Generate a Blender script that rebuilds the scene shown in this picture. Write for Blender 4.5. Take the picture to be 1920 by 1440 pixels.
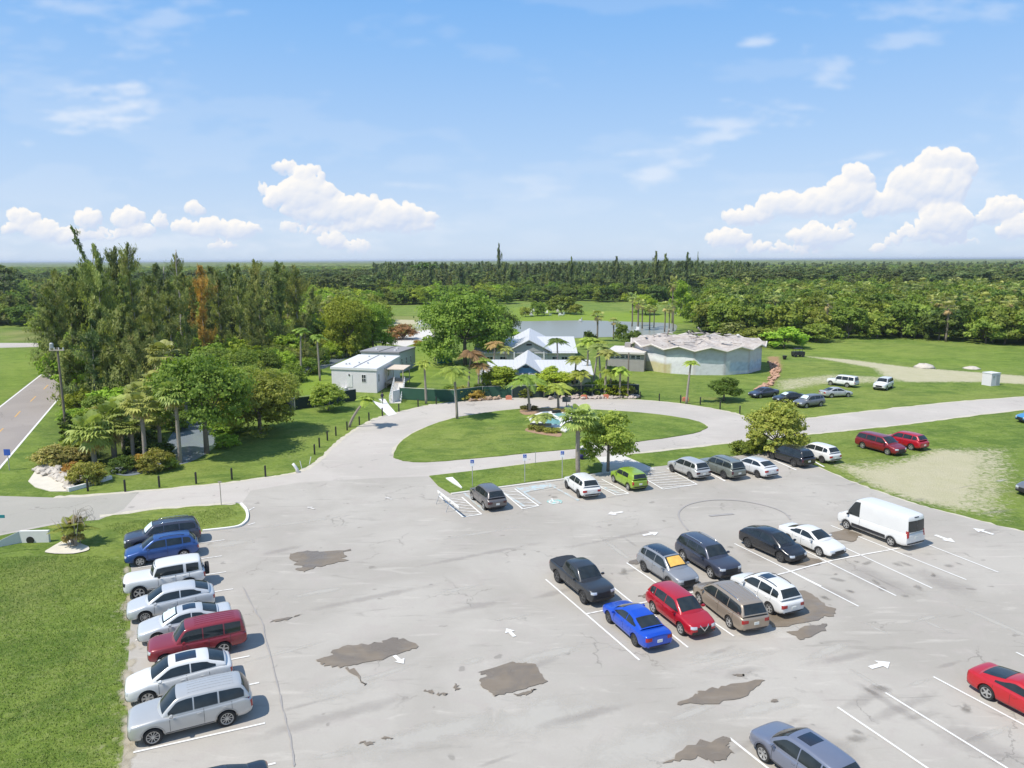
import bpy, bmesh, math, random
import numpy as np
from mathutils import Vector, Matrix
from mathutils.bvhtree import BVHTree
from mathutils.geometry import tessellate_polygon
rad = math.radians
random.seed(7)
rng = np.random.default_rng(7)
scene = bpy.context.scene
for o in list(bpy.data.objects):
    bpy.data.objects.remove(o)
COL = scene.collection
# ------------------------------------------------------------------ camera
CAM_H = 20.1; FPX = 1380.0; PITCH = 9.555; ROLL = -0.21
cd = bpy.data.cameras.new('camera'); cam = bpy.data.objects.new('camera', cd); COL.objects.link(cam)
cam.matrix_world = Matrix.Translation((0, 0, CAM_H)) @ Matrix.Rotation(rad(90 - PITCH), 4, 'X') @ Matrix.Rotation(rad(ROLL), 4, 'Z')
cd.sensor_width = 36; cd.lens = 36 * FPX / 1920; cd.clip_start = 0.5; cd.clip_end = 60000
scene.camera = cam; scene.cycles.transparent_max_bounces = 24
scene.view_settings.view_transform = 'Standard'; scene.view_settings.look = 'None'
scene.view_settings.exposure = 0.06; scene.view_settings.gamma = 1
# ------------------------------------------------------------------ light
SUN_EL = 57.0; SH_DIR = 29.0      # shadows fall towards this angle from +X (towards +Y)
sdx, sdy = math.cos(rad(SH_DIR)), math.sin(rad(SH_DIR))
sl = bpy.data.lights.new('sun', 'SUN'); sl.energy = 4.9; sl.angle = rad(0.53); sl.color = (1.0, 0.945, 0.86)
so = bpy.data.objects.new('sun', sl); COL.objects.link(so)
_d = Vector((sdx * math.cos(rad(SUN_EL)), sdy * math.cos(rad(SUN_EL)), -math.sin(rad(SUN_EL))))
so.rotation_euler = _d.to_track_quat('-Z', 'Y').to_euler()

RM = np.array(cam.matrix_world.to_3x3())
def raydir(px, py):
    return RM @ np.array([(px - 960) / FPX, -(py - 720) / FPX, -1.0])
def G(px, py, h=0.0):
    d = raydir(px, py); t = (h - CAM_H) / d[2]
    return Vector((d[0] * t, d[1] * t, h))
def P(x, y, z=0.0):
    v = RM.T @ np.array([x, y, z - CAM_H])
    return 960 + FPX * v[0] / -v[2], 720 - FPX * v[1] / -v[2]
def Pv(X, Y, Z=0.0):
    V = np.stack([X, Y, np.zeros_like(X) + Z - CAM_H], -1) @ RM
    return 960 + FPX * V[..., 0] / -V[..., 2], 720 - FPX * V[..., 1] / -V[..., 2]
def hgt(b, py):                      # height of a point above ground point b seen at row py
    lo, hi = 0.0, 60.0
    for _ in range(40):
        m = (lo + hi) / 2
        if P(b[0], b[1], m)[1] > py: lo = m
        else: hi = m
    return lo
# ------------------------------------------------------------------ nodes helper
class NT:
    def __init__(s, tree): s.t = tree; s.t.nodes.clear()
    def n(s, typ, **kw):
        nd = s.t.nodes.new(typ)
        for k, v in kw.items():
            if k.startswith('i_'):
                key = k[2:]; key = int(key) if key.isdigit() else key.replace('_', ' ')
                sk = nd.inputs[key]
                if isinstance(v, bpy.types.NodeSocket): s.t.links.new(v, sk)
                else: sk.default_value = v
            else: setattr(nd, k, v)
        return nd
    def link(s, a, b): s.t.links.new(a, b)
    def math(s, op, a, b=0.0, c=0.0, clamp=False):
        nd = s.t.nodes.new('ShaderNodeMath'); nd.operation = op; nd.use_clamp = clamp
        for i, v in enumerate((a, b, c)):
            if isinstance(v, bpy.types.NodeSocket): s.t.links.new(v, nd.inputs[i])
            else: nd.inputs[i].default_value = v
        return nd.outputs[0]
    def vm(s, op, a, b=(0, 0, 0), out=0):
        nd = s.t.nodes.new('ShaderNodeVectorMath'); nd.operation = op
        for i, v in enumerate((a, b)):
            if isinstance(v, bpy.types.NodeSocket): s.t.links.new(v, nd.inputs[i])
            else: nd.inputs[i].default_value = v
        return nd.outputs[out]
    def mix(s, f, a, b, blend='MIX'):
        nd = s.t.nodes.new('ShaderNodeMix'); nd.data_type = 'RGBA'; nd.blend_type = blend
        for k, v in ((0, f), (6, a), (7, b)):
            if isinstance(v, bpy.types.NodeSocket): s.t.links.new(v, nd.inputs[k])
            else: nd.inputs[k].default_value = (v if k == 0 else (tuple(v) + (1,) if len(v) == 3 else v))
        return nd.outputs[2]
    def ss(s, v, a, b):               # smoothstep
        nd = s.t.nodes.new('ShaderNodeMapRange'); nd.interpolation_type = 'SMOOTHSTEP'
        s.t.links.new(v, nd.inputs[0]); nd.inputs[1].default_value = a; nd.inputs[2].default_value = b
        return nd.outputs[0]
    def noise(s, vec, scale, detail=4, rough=0.55, dist=0.0, out=0):
        nd = s.t.nodes.new('ShaderNodeTexNoise'); s.t.links.new(vec, nd.inputs['Vector'])
        nd.inputs['Scale'].default_value = scale; nd.inputs['Detail'].default_value = detail
        nd.inputs['Roughness'].default_value = rough; nd.inputs['Distortion'].default_value = dist
        return nd.outputs[out]
    def pos(s, scale=(1, 1, 1), rotz=0.0):
        g = s.t.nodes.new('ShaderNodeNewGeometry'); m = s.t.nodes.new('ShaderNodeMapping')
        s.t.links.new(g.outputs['Position'], m.inputs[0]); m.inputs['Scale'].default_value = scale
        m.inputs['Rotation'].default_value = (0, 0, rotz); return m.outputs[0]
    def attr(s, name, out=2):
        a = s.t.nodes.new('ShaderNodeAttribute'); a.attribute_name = name; return a.outputs[out]
def newmat(name):
    m = bpy.data.materials.new(name); m.use_nodes = True; return m, NT(m.node_tree)
def finish(nt, base, rough=0.8, bump=None, bstr=0.3, bdist=0.05, **kw):
    p = nt.n('ShaderNodeBsdfPrincipled')
    for k, v in (('Base Color', base), ('Roughness', rough)):
        if isinstance(v, bpy.types.NodeSocket): nt.link(v, p.inputs[k])
        else: p.inputs[k].default_value = (tuple(v) + (1,)) if k == 'Base Color' and len(v) == 3 else v
    for k, v in kw.items():
        k = k.replace('_', ' ')
        if isinstance(v, bpy.types.NodeSocket): nt.link(v, p.inputs[k])
        else: p.inputs[k].default_value = v
    if bump is not None:
        b = nt.n('ShaderNodeBump'); b.inputs['Strength'].default_value = bstr; b.inputs['Distance'].default_value = bdist
        nt.link(bump, b.inputs['Height']); nt.link(b.outputs[0], p.inputs['Normal'])
    o = nt.n('ShaderNodeOutputMaterial'); nt.link(p.outputs[0], o.inputs[0]); return p
def simple(name, col, rough=0.7, metal=0.0, var=0.12, vscale=3.0, coat=0.0, spec=0.5, bump=0.0):
    m, nt = newmat(name)
    tc = nt.n('ShaderNodeTexCoord'); nz = nt.noise(tc.outputs['Object'], vscale, 5)
    c = nt.mix(nz, tuple(max(0, x * (1 - var)) for x in col), tuple(min(1, x * (1 + var)) for x in col))
    finish(nt, c, rough, bump=nz if bump else None, bstr=bump, Metallic=metal, Coat_Weight=coat, Coat_Roughness=0.04, Specular_IOR_Level=spec)
    return m
# ------------------------------------------------------------------ object helpers
def tag(o, label=None, cat=None, group=None, kind=None):
    if label: o['label'] = label
    if cat: o['category'] = cat
    if group: o['group'] = group
    if kind: o['kind'] = kind
    return o
def empty(name, loc=(0, 0, 0), rz=0.0, label=None, cat=None, group=None):
    o = bpy.data.objects.new(name, None); COL.objects.link(o); o.location = loc; o.rotation_euler = (0, 0, rz)
    o.empty_display_size = 0.3
    return tag(o, label, cat, group)
def obj(name, me, mat=None, parent=None, loc=None):
    o = bpy.data.objects.new(name, me); COL.objects.link(o)
    if mat is not None:
        mats = mat if isinstance(mat, (list, tuple)) else [mat]
        if len(me.materials) == 0:
            for m in mats: me.materials.append(m)
    if parent is not None: o.parent = parent
    if loc is not None: o.location = loc
    return o
def copytree(o, parent=None):
    c = o.copy(); COL.objects.link(c)
    if parent is not None: c.parent = parent
    for ch in o.children: copytree(ch, c)
    return c
def npmesh(name, V, Fq, smooth=False):
    me = bpy.data.meshes.new(name); V = np.asarray(V, np.float32); Fq = np.asarray(Fq, np.int32); k = Fq.shape[1]
    me.vertices.add(len(V)); me.vertices.foreach_set('co', V.ravel())
    me.loops.add(Fq.size); me.loops.foreach_set('vertex_index', Fq.ravel())
    me.polygons.add(len(Fq)); me.polygons.foreach_set('loop_start', np.arange(len(Fq), dtype=np.int32) * k)
    me.update(calc_edges=True)
    if smooth: me.polygons.foreach_set('use_smooth', np.ones(len(Fq), bool))
    return me
class MB:
    """collects simple shapes into one mesh"""
    def __init__(s): s.bm = bmesh.new()
    def box(s, c, d, rz=0.0, M=None):
        m = Matrix.Translation(c) @ Matrix.Rotation(rz, 4, 'Z') @ Matrix.Diagonal((d[0], d[1], d[2], 1))
        if M is not None: m = M @ m
        bmesh.ops.create_cube(s.bm, size=1, matrix=m); return s
    def quad(s, pts):
        vs = [s.bm.verts.new(p) for p in pts]; s.bm.faces.new(vs); return s
    def tube(s, pts, r, n=6, r2=None, cap=True):
        pts = [Vector(p) for p in pts]; rr = [r + ((r2 if r2 is not None else r) - r) * i / max(1, len(pts) - 1) for i in range(len(pts))]
        rings = []
        for i, p in enumerate(pts):
            d = (pts[min(i + 1, len(pts) - 1)] - pts[max(i - 1, 0)]).normalized()
            a = d.orthogonal().normalized() if i == 0 else (a - d * a.dot(d)).normalized()
            b = d.cross(a)
            rings.append([s.bm.verts.new(p + (a * math.cos(t) + b * math.sin(t)) * rr[i]) for t in [2 * math.pi * k / n for k in range(n)]])
        for q in range(len(rings) - 1):
            for k in range(n): s.bm.faces.new((rings[q][k], rings[q][(k + 1) % n], rings[q + 1][(k + 1) % n], rings[q + 1][k]))
        if cap: s.bm.faces.new(rings[0][::-1]); s.bm.faces.new(rings[-1])
        return s
    def lathe(s, prof, n=20, M=Matrix.Identity(4), cap=True):   # prof (r,z)
        rings = [[s.bm.verts.new(M @ Vector((r * math.cos(t), r * math.sin(t), z))) for t in [2 * math.pi * k / n for k in range(n)]] for r, z in prof]
        for q in range(len(rings) - 1):
            for k in range(n): s.bm.faces.new((rings[q][k], rings[q][(k + 1) % n], rings[q + 1][(k + 1) % n], rings[q + 1][k]))
        if cap: s.bm.faces.new(rings[0][::-1]); s.bm.faces.new(rings[-1])
        return s
    def prism(s, poly, z0, z1, M=None):
        lo = [Vector((p[0], p[1], z0)) for p in poly]; hi = [Vector((p[0], p[1], z1)) for p in poly]
        if M is not None: lo = [M @ v for v in lo]; hi = [M @ v for v in hi]
        a = [s.bm.verts.new(v) for v in lo]; b = [s.bm.verts.new(v) for v in hi]; n = len(a)
        s.bm.faces.new(a[::-1]); s.bm.faces.new(b)
        for i in range(n): s.bm.faces.new((a[i], a[(i + 1) % n], b[(i + 1) % n], b[i]))
        return s
    def mesh(s, name, smooth=False, angle=None):
        bmesh.ops.recalc_face_normals(s.bm, faces=s.bm.faces)
        me = bpy.data.meshes.new(name); s.bm.to_mesh(me); s.bm.free()
        if smooth:
            me.polygons.foreach_set('use_smooth', np.ones(len(me.polygons), bool))
            if angle: me.set_sharp_from_angle(angle=rad(angle))
        return me
    def build(s, name, mat, parent=None, smooth=False, angle=None, loc=None):
        return obj(name, s.mesh(name, smooth, angle), mat, parent, loc)
def catmull(pts, closed=True, k=6):
    out = []; n = len(pts)
    for i in range(n if closed else n - 1):
        g = (lambda j: pts[j % n]) if closed else (lambda j: pts[min(max(j, 0), n - 1)])
        p0, p1, p2, p3 = [np.array(g(i + j)[:2], float) for j in (-1, 0, 1, 2)]
        for q in range(k):
            t = q / k
            out.append(0.5 * ((2 * p1) + (-p0 + p2) * t + (2 * p0 - 5 * p1 + 4 * p2 - p3) * t * t + (-p0 + 3 * p1 - 3 * p2 + p3) * t ** 3))
    if not closed: out.append(np.array(pts[-1][:2], float))
    return out
_zk = [0]
def sheet(name, pts, z, mat, parent=None, kind='structure', jit=0.0, skirt=0.0):
    if parent is not None: _zk[0] += 1; z += 0.00008 * _zk[0] + (0.018 if parent.name.startswith('parking_lot') else 0)
    V = [Vector((p[0] + random.gauss(0, jit), p[1] + random.gauss(0, jit), z)) for p in pts]
    tris = tessellate_polygon([V]); F_ = [tuple(t) for t in tris]
    fix = []
    for f in F_:
        a, b, c = (V[i] for i in f)
        fix.append(f if (b - a).cross(c - a).z > 0 else f[::-1])
    VV = list(V)
    if skirt:
        n = len(V); VV += [v - Vector((0, 0, skirt)) for v in V]
        fix += [(i, (i + 1) % n, (i + 1) % n + n, i + n) for i in range(n)]
    me = bpy.data.meshes.new(name); me.from_pydata([tuple(v) for v in VV], [], fix); me.update()
    o = obj(name, me, mat, parent)
    if parent is None: o['kind'] = kind
    return o
def pxpoly(pp, smooth=0, z=0.0):
    w = [G(x, y, z) for x, y in pp]
    return catmull(w, True, smooth) if smooth else w
def strip(pts, w):                      # ribbon polygon around a polyline (world)
    L_, R_ = [], []
    pts = [Vector((p[0], p[1], 0)) for p in pts]
    for i, p in enumerate(pts):
        d = (pts[min(i + 1, len(pts) - 1)] - pts[max(i - 1, 0)]).normalized(); n = Vector((-d.y, d.x, 0)) * w / 2
        L_.append(p + n); R_.append(p - n)
    return L_ + R_[::-1]
# ------------------------------------------------------------------ sky: Nishita air, a blue gradient and painted clouds on the far dome, all by world direction
def vnoise(h, w, cell_y, cell_x, r):
    gy, gx = int(h / cell_y) + 3, int(w / cell_x) + 3
    g = r.random((gy, gx)); yy = np.arange(h) / cell_y; xx = np.arange(w) / cell_x
    y0 = yy.astype(int); x0 = xx.astype(int); fy = (yy - y0); fx = (xx - x0); fy = (fy * fy * (3 - 2 * fy))[:, None]; fx = (fx * fx * (3 - 2 * fx))[None]
    a = g[y0][:, x0]; b = g[y0][:, x0 + 1]; c = g[y0 + 1][:, x0]; d = g[y0 + 1][:, x0 + 1]
    return (a * (1 - fx) + b * fx) * (1 - fy) + (c * (1 - fx) + d * fx) * fy
def fbm(h, w, cy, cx, octs, r, gain=.5):
    out = np.zeros((h, w)); amp = 1; tot = 0
    for k in range(octs): out += amp * vnoise(h, w, max(1.5, cy / 2 ** k), max(1.5, cx / 2 ** k), r); tot += amp; amp *= gain
    return out / tot
def blur(a, n):
    for ax in (0, 1):
        for _ in range(2):
            c = np.cumsum(np.concatenate([np.repeat(a.take([0], ax), n + 1, ax), a, np.repeat(a.take([-1], ax), n, ax)], ax), ax)
            hi = c.take(range(2 * n + 1, c.shape[ax]), ax); lo = c.take(range(0, c.shape[ax] - 2 * n - 1), ax); a = (hi - lo) / (2 * n + 1)
    return a
def todir(px, py):
    d = raydir(px, py); return d[0] / d[1], d[2] / d[1]
CU = [(45,410,30,20),(85,437,48,20),(165,413,30,22),(125,444,50,16),(240,410,30,22),(258,436,34,16),(300,415,16,15),(367,390,21,14),(345,425,26,16),(395,430,42,21),(450,432,40,20),(415,462,30,11),(60,428,55,18),(200,442,40,12),
 (537,316,22,15),(577,338,36,25),(520,372,25,22),(570,368,62,32),(632,372,17,16),(620,396,92,27),(680,388,36,24),(740,404,54,28),(700,422,75,20),(803,408,16,14),(772,424,44,16),(625,455,26,17),(658,465,38,13),(540,426,15,9),(492,355,10,9),(590,432,50,11),
 (1605,335,27,28),(1590,366,54,32),(1480,386,62,26),(1540,386,72,29),(1400,408,54,20),(1365,450,44,19),(1425,466,50,13),(1535,445,62,23),(1585,424,20,10),
 (1770,305,55,27),(1803,322,28,22),(1722,345,60,34),(1690,376,60,28),(1760,352,60,36),(1640,395,24,17),(1770,416,56,36),(1745,438,70,19),(1880,395,44,25),(1850,409,50,14),(1910,430,42,26),(1675,452,18,9),(1645,468,18,10),(1790,453,50,8),(1500,470,70,9)]
WI = [(205,205,85,34,.75,-.15),(1355,245,120,26,.50,-.3),(1245,315,70,24,.55,-.35),(1552,128,38,24,.42,0),(1415,80,30,9,.50,-.2),(1700,78,60,16,.30,-.3),(300,55,110,30,.28,-.4),(1010,360,80,30,.34,0),(760,345,70,7,.40,.1),(1430,357,80,5,.45,0),(1610,298,90,4,.35,-.15),(120,20,120,20,.30,0),(1780,20,160,16,.30,0),(60,150,110,50,.16,0),(1760,370,110,60,.30,0),(640,430,170,45,.35,0),(230,455,260,28,.40,0),(1600,440,260,40,.35,0)]
SW, SH_, U0, U1, V1 = 2300, 640, -0.92, 0.92, 0.46
pu = SW / (U1 - U0); sr_ = np.random.default_rng(5); sc_ = pu / FPX
hf = np.zeros((SH_, SW)); cov = np.zeros((SH_, SW))
for px, py, rx, ry in CU:
    u, v = todir(px, py); cx, cy = (u - U0) * pu, v * pu; rx *= sc_; ry *= sc_
    n = int(22 + rx * ry / 12)
    for k in range(n):
        a = sr_.uniform(0, 2 * math.pi); q = math.sqrt(sr_.random()) * .92
        x, y = cx + rx * q * math.cos(a), cy + ry * (q * math.sin(a) * .9 + .05)
        dn = max(0., (y - cy) / ry + .7); r = (sr_.uniform(.14, .38) * min(ry, rx) + 1.6) * (1.1 - .25 * q)
        x0, x1, y0, y1 = max(0, int(x - r - 1)), min(SW, int(x + r + 2)), max(0, int(y - r - 1)), min(SH_, int(y + r + 2))
        if x0 >= x1 or y0 >= y1: continue
        Y2, X2 = np.mgrid[y0:y1, x0:x1]; d2 = 1 - ((X2 - x) ** 2 + (Y2 - y) ** 2) / r ** 2; hh = np.sqrt(np.maximum(0, d2)) * r * .9 + ry * .8 * math.sqrt(max(0, 1 - q * q)) * (d2 > 0)
        hf[y0:y1, x0:x1] = np.maximum(hf[y0:y1, x0:x1], hh)
        soft = np.clip(d2 * 2.2, 0, 1) * min(1, .45 + dn * .55)
        cov[y0:y1, x0:x1] = np.maximum(cov[y0:y1, x0:x1], soft)
n1 = fbm(SH_, SW, 26, 26, 5, sr_); n2 = fbm(SH_, SW, 9, 9, 3, sr_)
wy = ((fbm(SH_, SW, 22, 22, 4, sr_) - .5) * 16).astype(int); wx = ((fbm(SH_, SW, 22, 22, 4, sr_) - .5) * 16).astype(int)
IY, IX = np.mgrid[0:SH_, 0:SW]; IY2, IX2 = np.clip(IY + wy, 0, SH_ - 1), np.clip(IX + wx, 0, SW - 1)
hf = hf[IY2, IX2]; cov = cov[IY2, IX2]
hs = blur(hf, 1) + (n2 - .5) * 2.5; gy_, gx_ = np.gradient(hs); hb = blur(hf, 5); gyb, gxb = np.gradient(hb)
lit = .5 + .22 * (-(gy_) * .8 + gx_ * .45) + .45 * (-(gyb) * .85 + gxb * .4)
lit = np.clip(lit * .6 + blur(lit, 1) * .4, 0, 1); lit = lit * .9 + .1
alpha = np.clip((cov * .6 + blur(cov, 1) * .4) * (.75 + .6 * n1) * 1.35 - .12, 0, 1); alpha = alpha * alpha * (3 - 2 * alpha); alpha *= np.clip(blur(alpha, 8) * 1.8, .3, 1)
col = np.array((.60, .70, .89))[None, None] * (1 - lit[..., None]) + np.array((1.0, .975, .945))[None, None] * lit[..., None]
wa = np.zeros((SH_, SW)); st = fbm(SH_, SW, 13, 60, 6, sr_, .62); st2 = fbm(SH_, SW, 60, 200, 6, sr_, .55)
for px, py, rx, ry, am, rot in WI:
    u, v = todir(px, py); cx, cy = (u - U0) * pu, v * pu
    X2, Y2 = (IX - cx) / (rx * sc_), (IY - cy) / (ry * sc_); c_, s_ = math.cos(rot), math.sin(rot)
    dx = (IX - cx) * c_ - (IY - cy) * s_; dy = (IX - cx) * s_ + (IY - cy) * c_
    e = 1 - np.sqrt((dx / (rx * sc_ * 1.3)) ** 2 + (dy / (ry * sc_ * 1.2)) ** 2); wa = np.maximum(wa, np.clip((e * .8 + (st - .5) * 2.6) * 1.05, 0, 1) * am)
wa = blur(np.maximum(wa, np.clip((st2 - .55) * 1.2, 0, .10)), 2)
A_ = alpha + wa * (1 - alpha); wc = np.array((.86, .91, .99))
col = (col * alpha[..., None] + wc * (wa * (1 - alpha))[..., None]) / np.maximum(A_, 1e-4)[..., None]
edge = np.clip(np.minimum(IX, SW - 1 - IX) / 60., 0, 1) * np.clip((SH_ - 1 - IY) / 60., 0, 1); A_ = A_ * edge
buf = np.concatenate([col, A_[..., None]], -1).astype(np.float32)
img = bpy.data.images.new('clouds', SW, SH_, alpha=True, float_buffer=True); img.colorspace_settings.name = 'Non-Color'; img.alpha_mode = 'CHANNEL_PACKED'
img.pixels.foreach_set(buf.ravel()); img.update(); img.pack()
del hf, cov, n1, n2, wy, wx, IY, IX, IY2, IX2, hs, hb, gy_, gx_, gyb, gxb, lit, alpha, col, wa, st, st2, A_, buf, edge
w = bpy.data.worlds.new('World'); scene.world = w; w.use_nodes = True; nt = NT(w.node_tree)
tc = nt.n('ShaderNodeTexCoord')
sk = nt.n('ShaderNodeTexSky', sky_type='NISHITA'); sk.sun_disc = False
sk.sun_elevation = rad(SUN_EL); sk.sun_rotation = math.atan2(-sdx, -sdy); sk.altitude = 50; sk.air_density = 1.0; sk.dust_density = 0.4; sk.ozone_density = 2.0
SKS = 0.12
sep = nt.n('ShaderNodeSeparateXYZ', i_0=nt.vm('NORMALIZE', tc.outputs['Generated']))
X_, Y_, Z_ = sep.outputs
cr = nt.n('ShaderNodeValToRGB'); nt.link(Z_, cr.inputs[0]); el = cr.color_ramp.elements
stops = [(0.0, (.60, .735, .93)), (0.06, (.56, .71, .94)), (0.14, (.44, .645, .95)), (0.26, (.28, .54, .95)), (0.34, (.19, .47, .94)), (1.0, (.10, .28, .66))]
while len(el) < len(stops): el.new(0.5)
for e, (p_, c_) in zip(el, stops): e.position = p_; e.color = c_ + (1,)
grad = nt.vm('SCALE', cr.outputs[0]); grad.node.inputs[3].default_value = 0.985 / SKS
base = nt.mix(0.85, sk.outputs[0], grad)
oc = nt.noise(tc.outputs['Generated'], 4.0, 3, .6)       # unseen broken cloud over the rest of the sky, added for whiter ambient light
far_ = nt.math('MULTIPLY', nt.math('MAXIMUM', nt.ss(Y_, 0.25, -0.25), nt.ss(Z_, 0.42, 0.62)), nt.ss(oc, .38, .55))
wsk = nt.vm('SCALE', nt.mix(0.0, (.86, .83, .80), (1, 1, 1))); wsk.node.inputs[3].default_value = 0.75 / SKS
base = nt.mix(nt.math('MULTIPLY', far_, 0.30), base, wsk)
yy = nt.math('MAXIMUM', Y_, 0.05)
iu = nt.math('DIVIDE', nt.math('SUBTRACT', nt.math('DIVIDE', X_, yy), U0), U1 - U0); iv = nt.math('DIVIDE', nt.math('DIVIDE', Z_, yy), SH_ / pu)
it = nt.n('ShaderNodeTexImage', extension='CLIP', interpolation='Linear'); it.image = img
nt.link(nt.n('ShaderNodeCombineXYZ', i_0=iu, i_1=iv).outputs[0], it.inputs[0])
cs = nt.vm('SCALE', it.outputs[0]); cs.node.inputs[3].default_value = 0.97 / SKS
c2 = nt.mix(nt.math('MULTIPLY', it.outputs[1], nt.ss(Y_, 0.1, 0.3)), base, cs)
bg = nt.n('ShaderNodeBackground'); nt.link(c2, bg.inputs[0]); bg.inputs[1].default_value = SKS
ou = nt.n('ShaderNodeOutputWorld'); nt.link(bg.outputs[0], ou.inputs[0])
w.cycles.sampling_method = 'MANUAL'; w.cycles.sample_map_resolution = 512
# ------------------------------------------------------------------ materials for the setting
def mat_grass():
    m, nt = newmat('grass'); p = nt.pos()
    big = nt.noise(p, 0.045, 3); mid = nt.noise(p, 0.35, 5, 0.6, 0.6); fine = nt.noise(p, 3.2, 6, 0.7, 0.8); vf = nt.noise(p, 14, 3, 0.8)
    c = nt.mix(nt.ss(mid, 0.32, 0.68), (0.105, 0.165, 0.020), (0.175, 0.245, 0.036))
    c = nt.mix(nt.math('MULTIPLY', nt.ss(big, 0.42, 0.62), 0.5), c, (0.235, 0.270, 0.055))
    c = nt.mix(nt.math('MULTIPLY', nt.ss(fine, 0.45, 0.72), 0.55), c, (0.255, 0.310, 0.090))
    c = nt.mix(nt.math('MULTIPLY', nt.ss(fine, 0.5, 0.28), 0.6), c, (0.052, 0.105, 0.014))
    st = nt.noise(nt.pos((0.6, 2.4, 1), 0.5), 1.6, 4, 0.6, 1.2)
    c = nt.mix(nt.math('MULTIPLY', nt.ss(st, 0.56, 0.74), 0.45), c, (0.26, 0.30, 0.13))
    mt2 = nt.noise(p, 0.9, 6, 0.72, 1.0); c = nt.mix(nt.math('MULTIPLY', nt.ss(mt2, 0.56, 0.70), 0.40), c, (0.30, 0.31, 0.12)); c = nt.mix(nt.math('MULTIPLY', nt.ss(mt2, 0.42, 0.30), 0.45), c, (0.055, 0.115, 0.016))
    pt_ = nt.noise(nt.pos((1, 1.6, 1), .35), 0.17, 6, 0.66, 1.2); c = nt.mix(nt.math('MULTIPLY', nt.ss(pt_, 0.47, 0.62), 0.50), c, (0.062, 0.122, 0.018)); c = nt.mix(nt.math('MULTIPLY', nt.ss(pt_, 0.40, 0.28), 0.40), c, (0.27, 0.285, 0.085))
    dry = nt.attr('dry'); c = nt.mix(nt.math('MULTIPLY', nt.ss(nt.math('ADD', dry, nt.math('MULTIPLY', nt.math('SUBTRACT', fine, 0.5), 0.9)), 0.25, 0.9), 0.75), c, (0.24, 0.235, 0.085))
    lush = nt.attr('lush'); c = nt.mix(nt.math('MULTIPLY', lush, 0.7), c, (0.20, 0.29, 0.022))
    sand = nt.attr('sand'); tuft = nt.noise(p, 2.1, 5, 0.75, 0.7)
    edge = nt.math('ADD', sand, nt.math('MULTIPLY', nt.math('SUBTRACT', tuft, 0.5), 1.5))
    sc = nt.mix(nt.noise(p, 0.5, 5), (0.40, 0.375, 0.22), (0.53, 0.475, 0.34))
    c = nt.mix(nt.math('MULTIPLY', nt.ss(edge, 0.35, 0.75), 0.92), c, sc)
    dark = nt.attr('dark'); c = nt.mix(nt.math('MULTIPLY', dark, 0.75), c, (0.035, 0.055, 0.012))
    red = nt.attr('red'); c = nt.mix(nt.math('MULTIPLY', nt.ss(nt.math('ADD', red, nt.math('MULTIPLY', nt.math('SUBTRACT', tuft, 0.5), 1.2)), 0.4, 0.8), 0.8), c, (0.36, 0.20, 0.12))
    h = nt.math('ADD', fine, nt.math('MULTIPLY', vf, 0.5))
    hsg = nt.n('ShaderNodeHueSaturation'); nt.link(c, hsg.inputs['Color']); hsg.inputs['Saturation'].default_value = 0.98; hsg.inputs['Value'].default_value = 1.06
    finish(nt, hsg.outputs[0], 0.95, bump=h, bstr=0.9, bdist=0.12, Specular_IOR_Level=0.15); return m
def mat_asphalt(name, c0, c1, c2, streak=1.0, rz=0.3):
    m, nt = newmat(name); p = nt.pos(); ps = nt.pos((0.25, 1.5, 1), rz)
    a = nt.noise(p, 0.10, 4, 0.6, 0.5); b = nt.noise(ps, 0.9, 6, 0.62, 1.0); f = nt.noise(p, 9, 4, 0.8); g = nt.noise(p, 0.6, 6, 0.6, 0.8)
    c = nt.mix(nt.ss(a, 0.35, 0.65), c0, c1)
    c = nt.mix(nt.math('MULTIPLY', nt.ss(g, 0.50, 0.66), 0.5), c, c2)
    c = nt.mix(nt.math('MULTIPLY', nt.ss(b, 0.57, 0.72), 0.50 * streak), c, tuple(min(1, x * 1.26) for x in c1))
    c = nt.mix(nt.math('MULTIPLY', nt.ss(b, 0.42, 0.27), 0.55 * streak), c, tuple(x * 0.70 for x in c0))
    c = nt.mix(nt.math('MULTIPLY', nt.math('SUBTRACT', f, 0.3), 0.5), c, tuple(x * 0.72 for x in c0))
    w1 = nt.noise(p, 1.4, 5, 0.6, 0.2, out=1)
    wp = nt.vm('ADD', p, nt.vm('MULTIPLY', nt.vm('SUBTRACT', w1, (0.5, 0.5, 0.5)), (1.6, 1.6, 0)))
    vo = nt.n('ShaderNodeTexVoronoi', feature='DISTANCE_TO_EDGE'); nt.link(wp, vo.inputs['Vector']); vo.inputs['Scale'].default_value = 0.22
    cr = nt.math('MULTIPLY', nt.ss(vo.outputs['Distance'], 0.012, 0.003), nt.ss(nt.noise(p, 0.16, 2), 0.54, 0.62))
    c = nt.mix(nt.math('MULTIPLY', cr, 0.5), c, tuple(x * 0.45 for x in c0))
    # faint polished lanes and tyre-darkened arcs
    sp = nt.noise(p, 0.9, 2, 0.5); c = nt.mix(nt.math('MULTIPLY', nt.ss(sp, 0.70, 0.74), 0.55), c, tuple(x * 0.55 for x in c0))
    finish(nt, c, 0.88, bump=f, bstr=0.35, bdist=0.02, Specular_IOR_Level=0.25); return m
M_GRASS = mat_grass()
M_LOT = mat_asphalt('lot_asphalt', (0.372, 0.343, 0.297), (0.448, 0.416, 0.364), (0.410, 0.368, 0.328), 1.0, 0.32)
M_DRIVE = mat_asphalt('drive_asphalt', (0.445, 0.408, 0.360), (0.510, 0.468, 0.415), (0.47, 0.415, 0.375), 0.6, 0.15)
M_ROAD = mat_asphalt('road_asphalt', (0.305, 0.270, 0.240), (0.345, 0.305, 0.270), (0.32, 0.28, 0.255), 0.5, 0.9)
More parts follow.
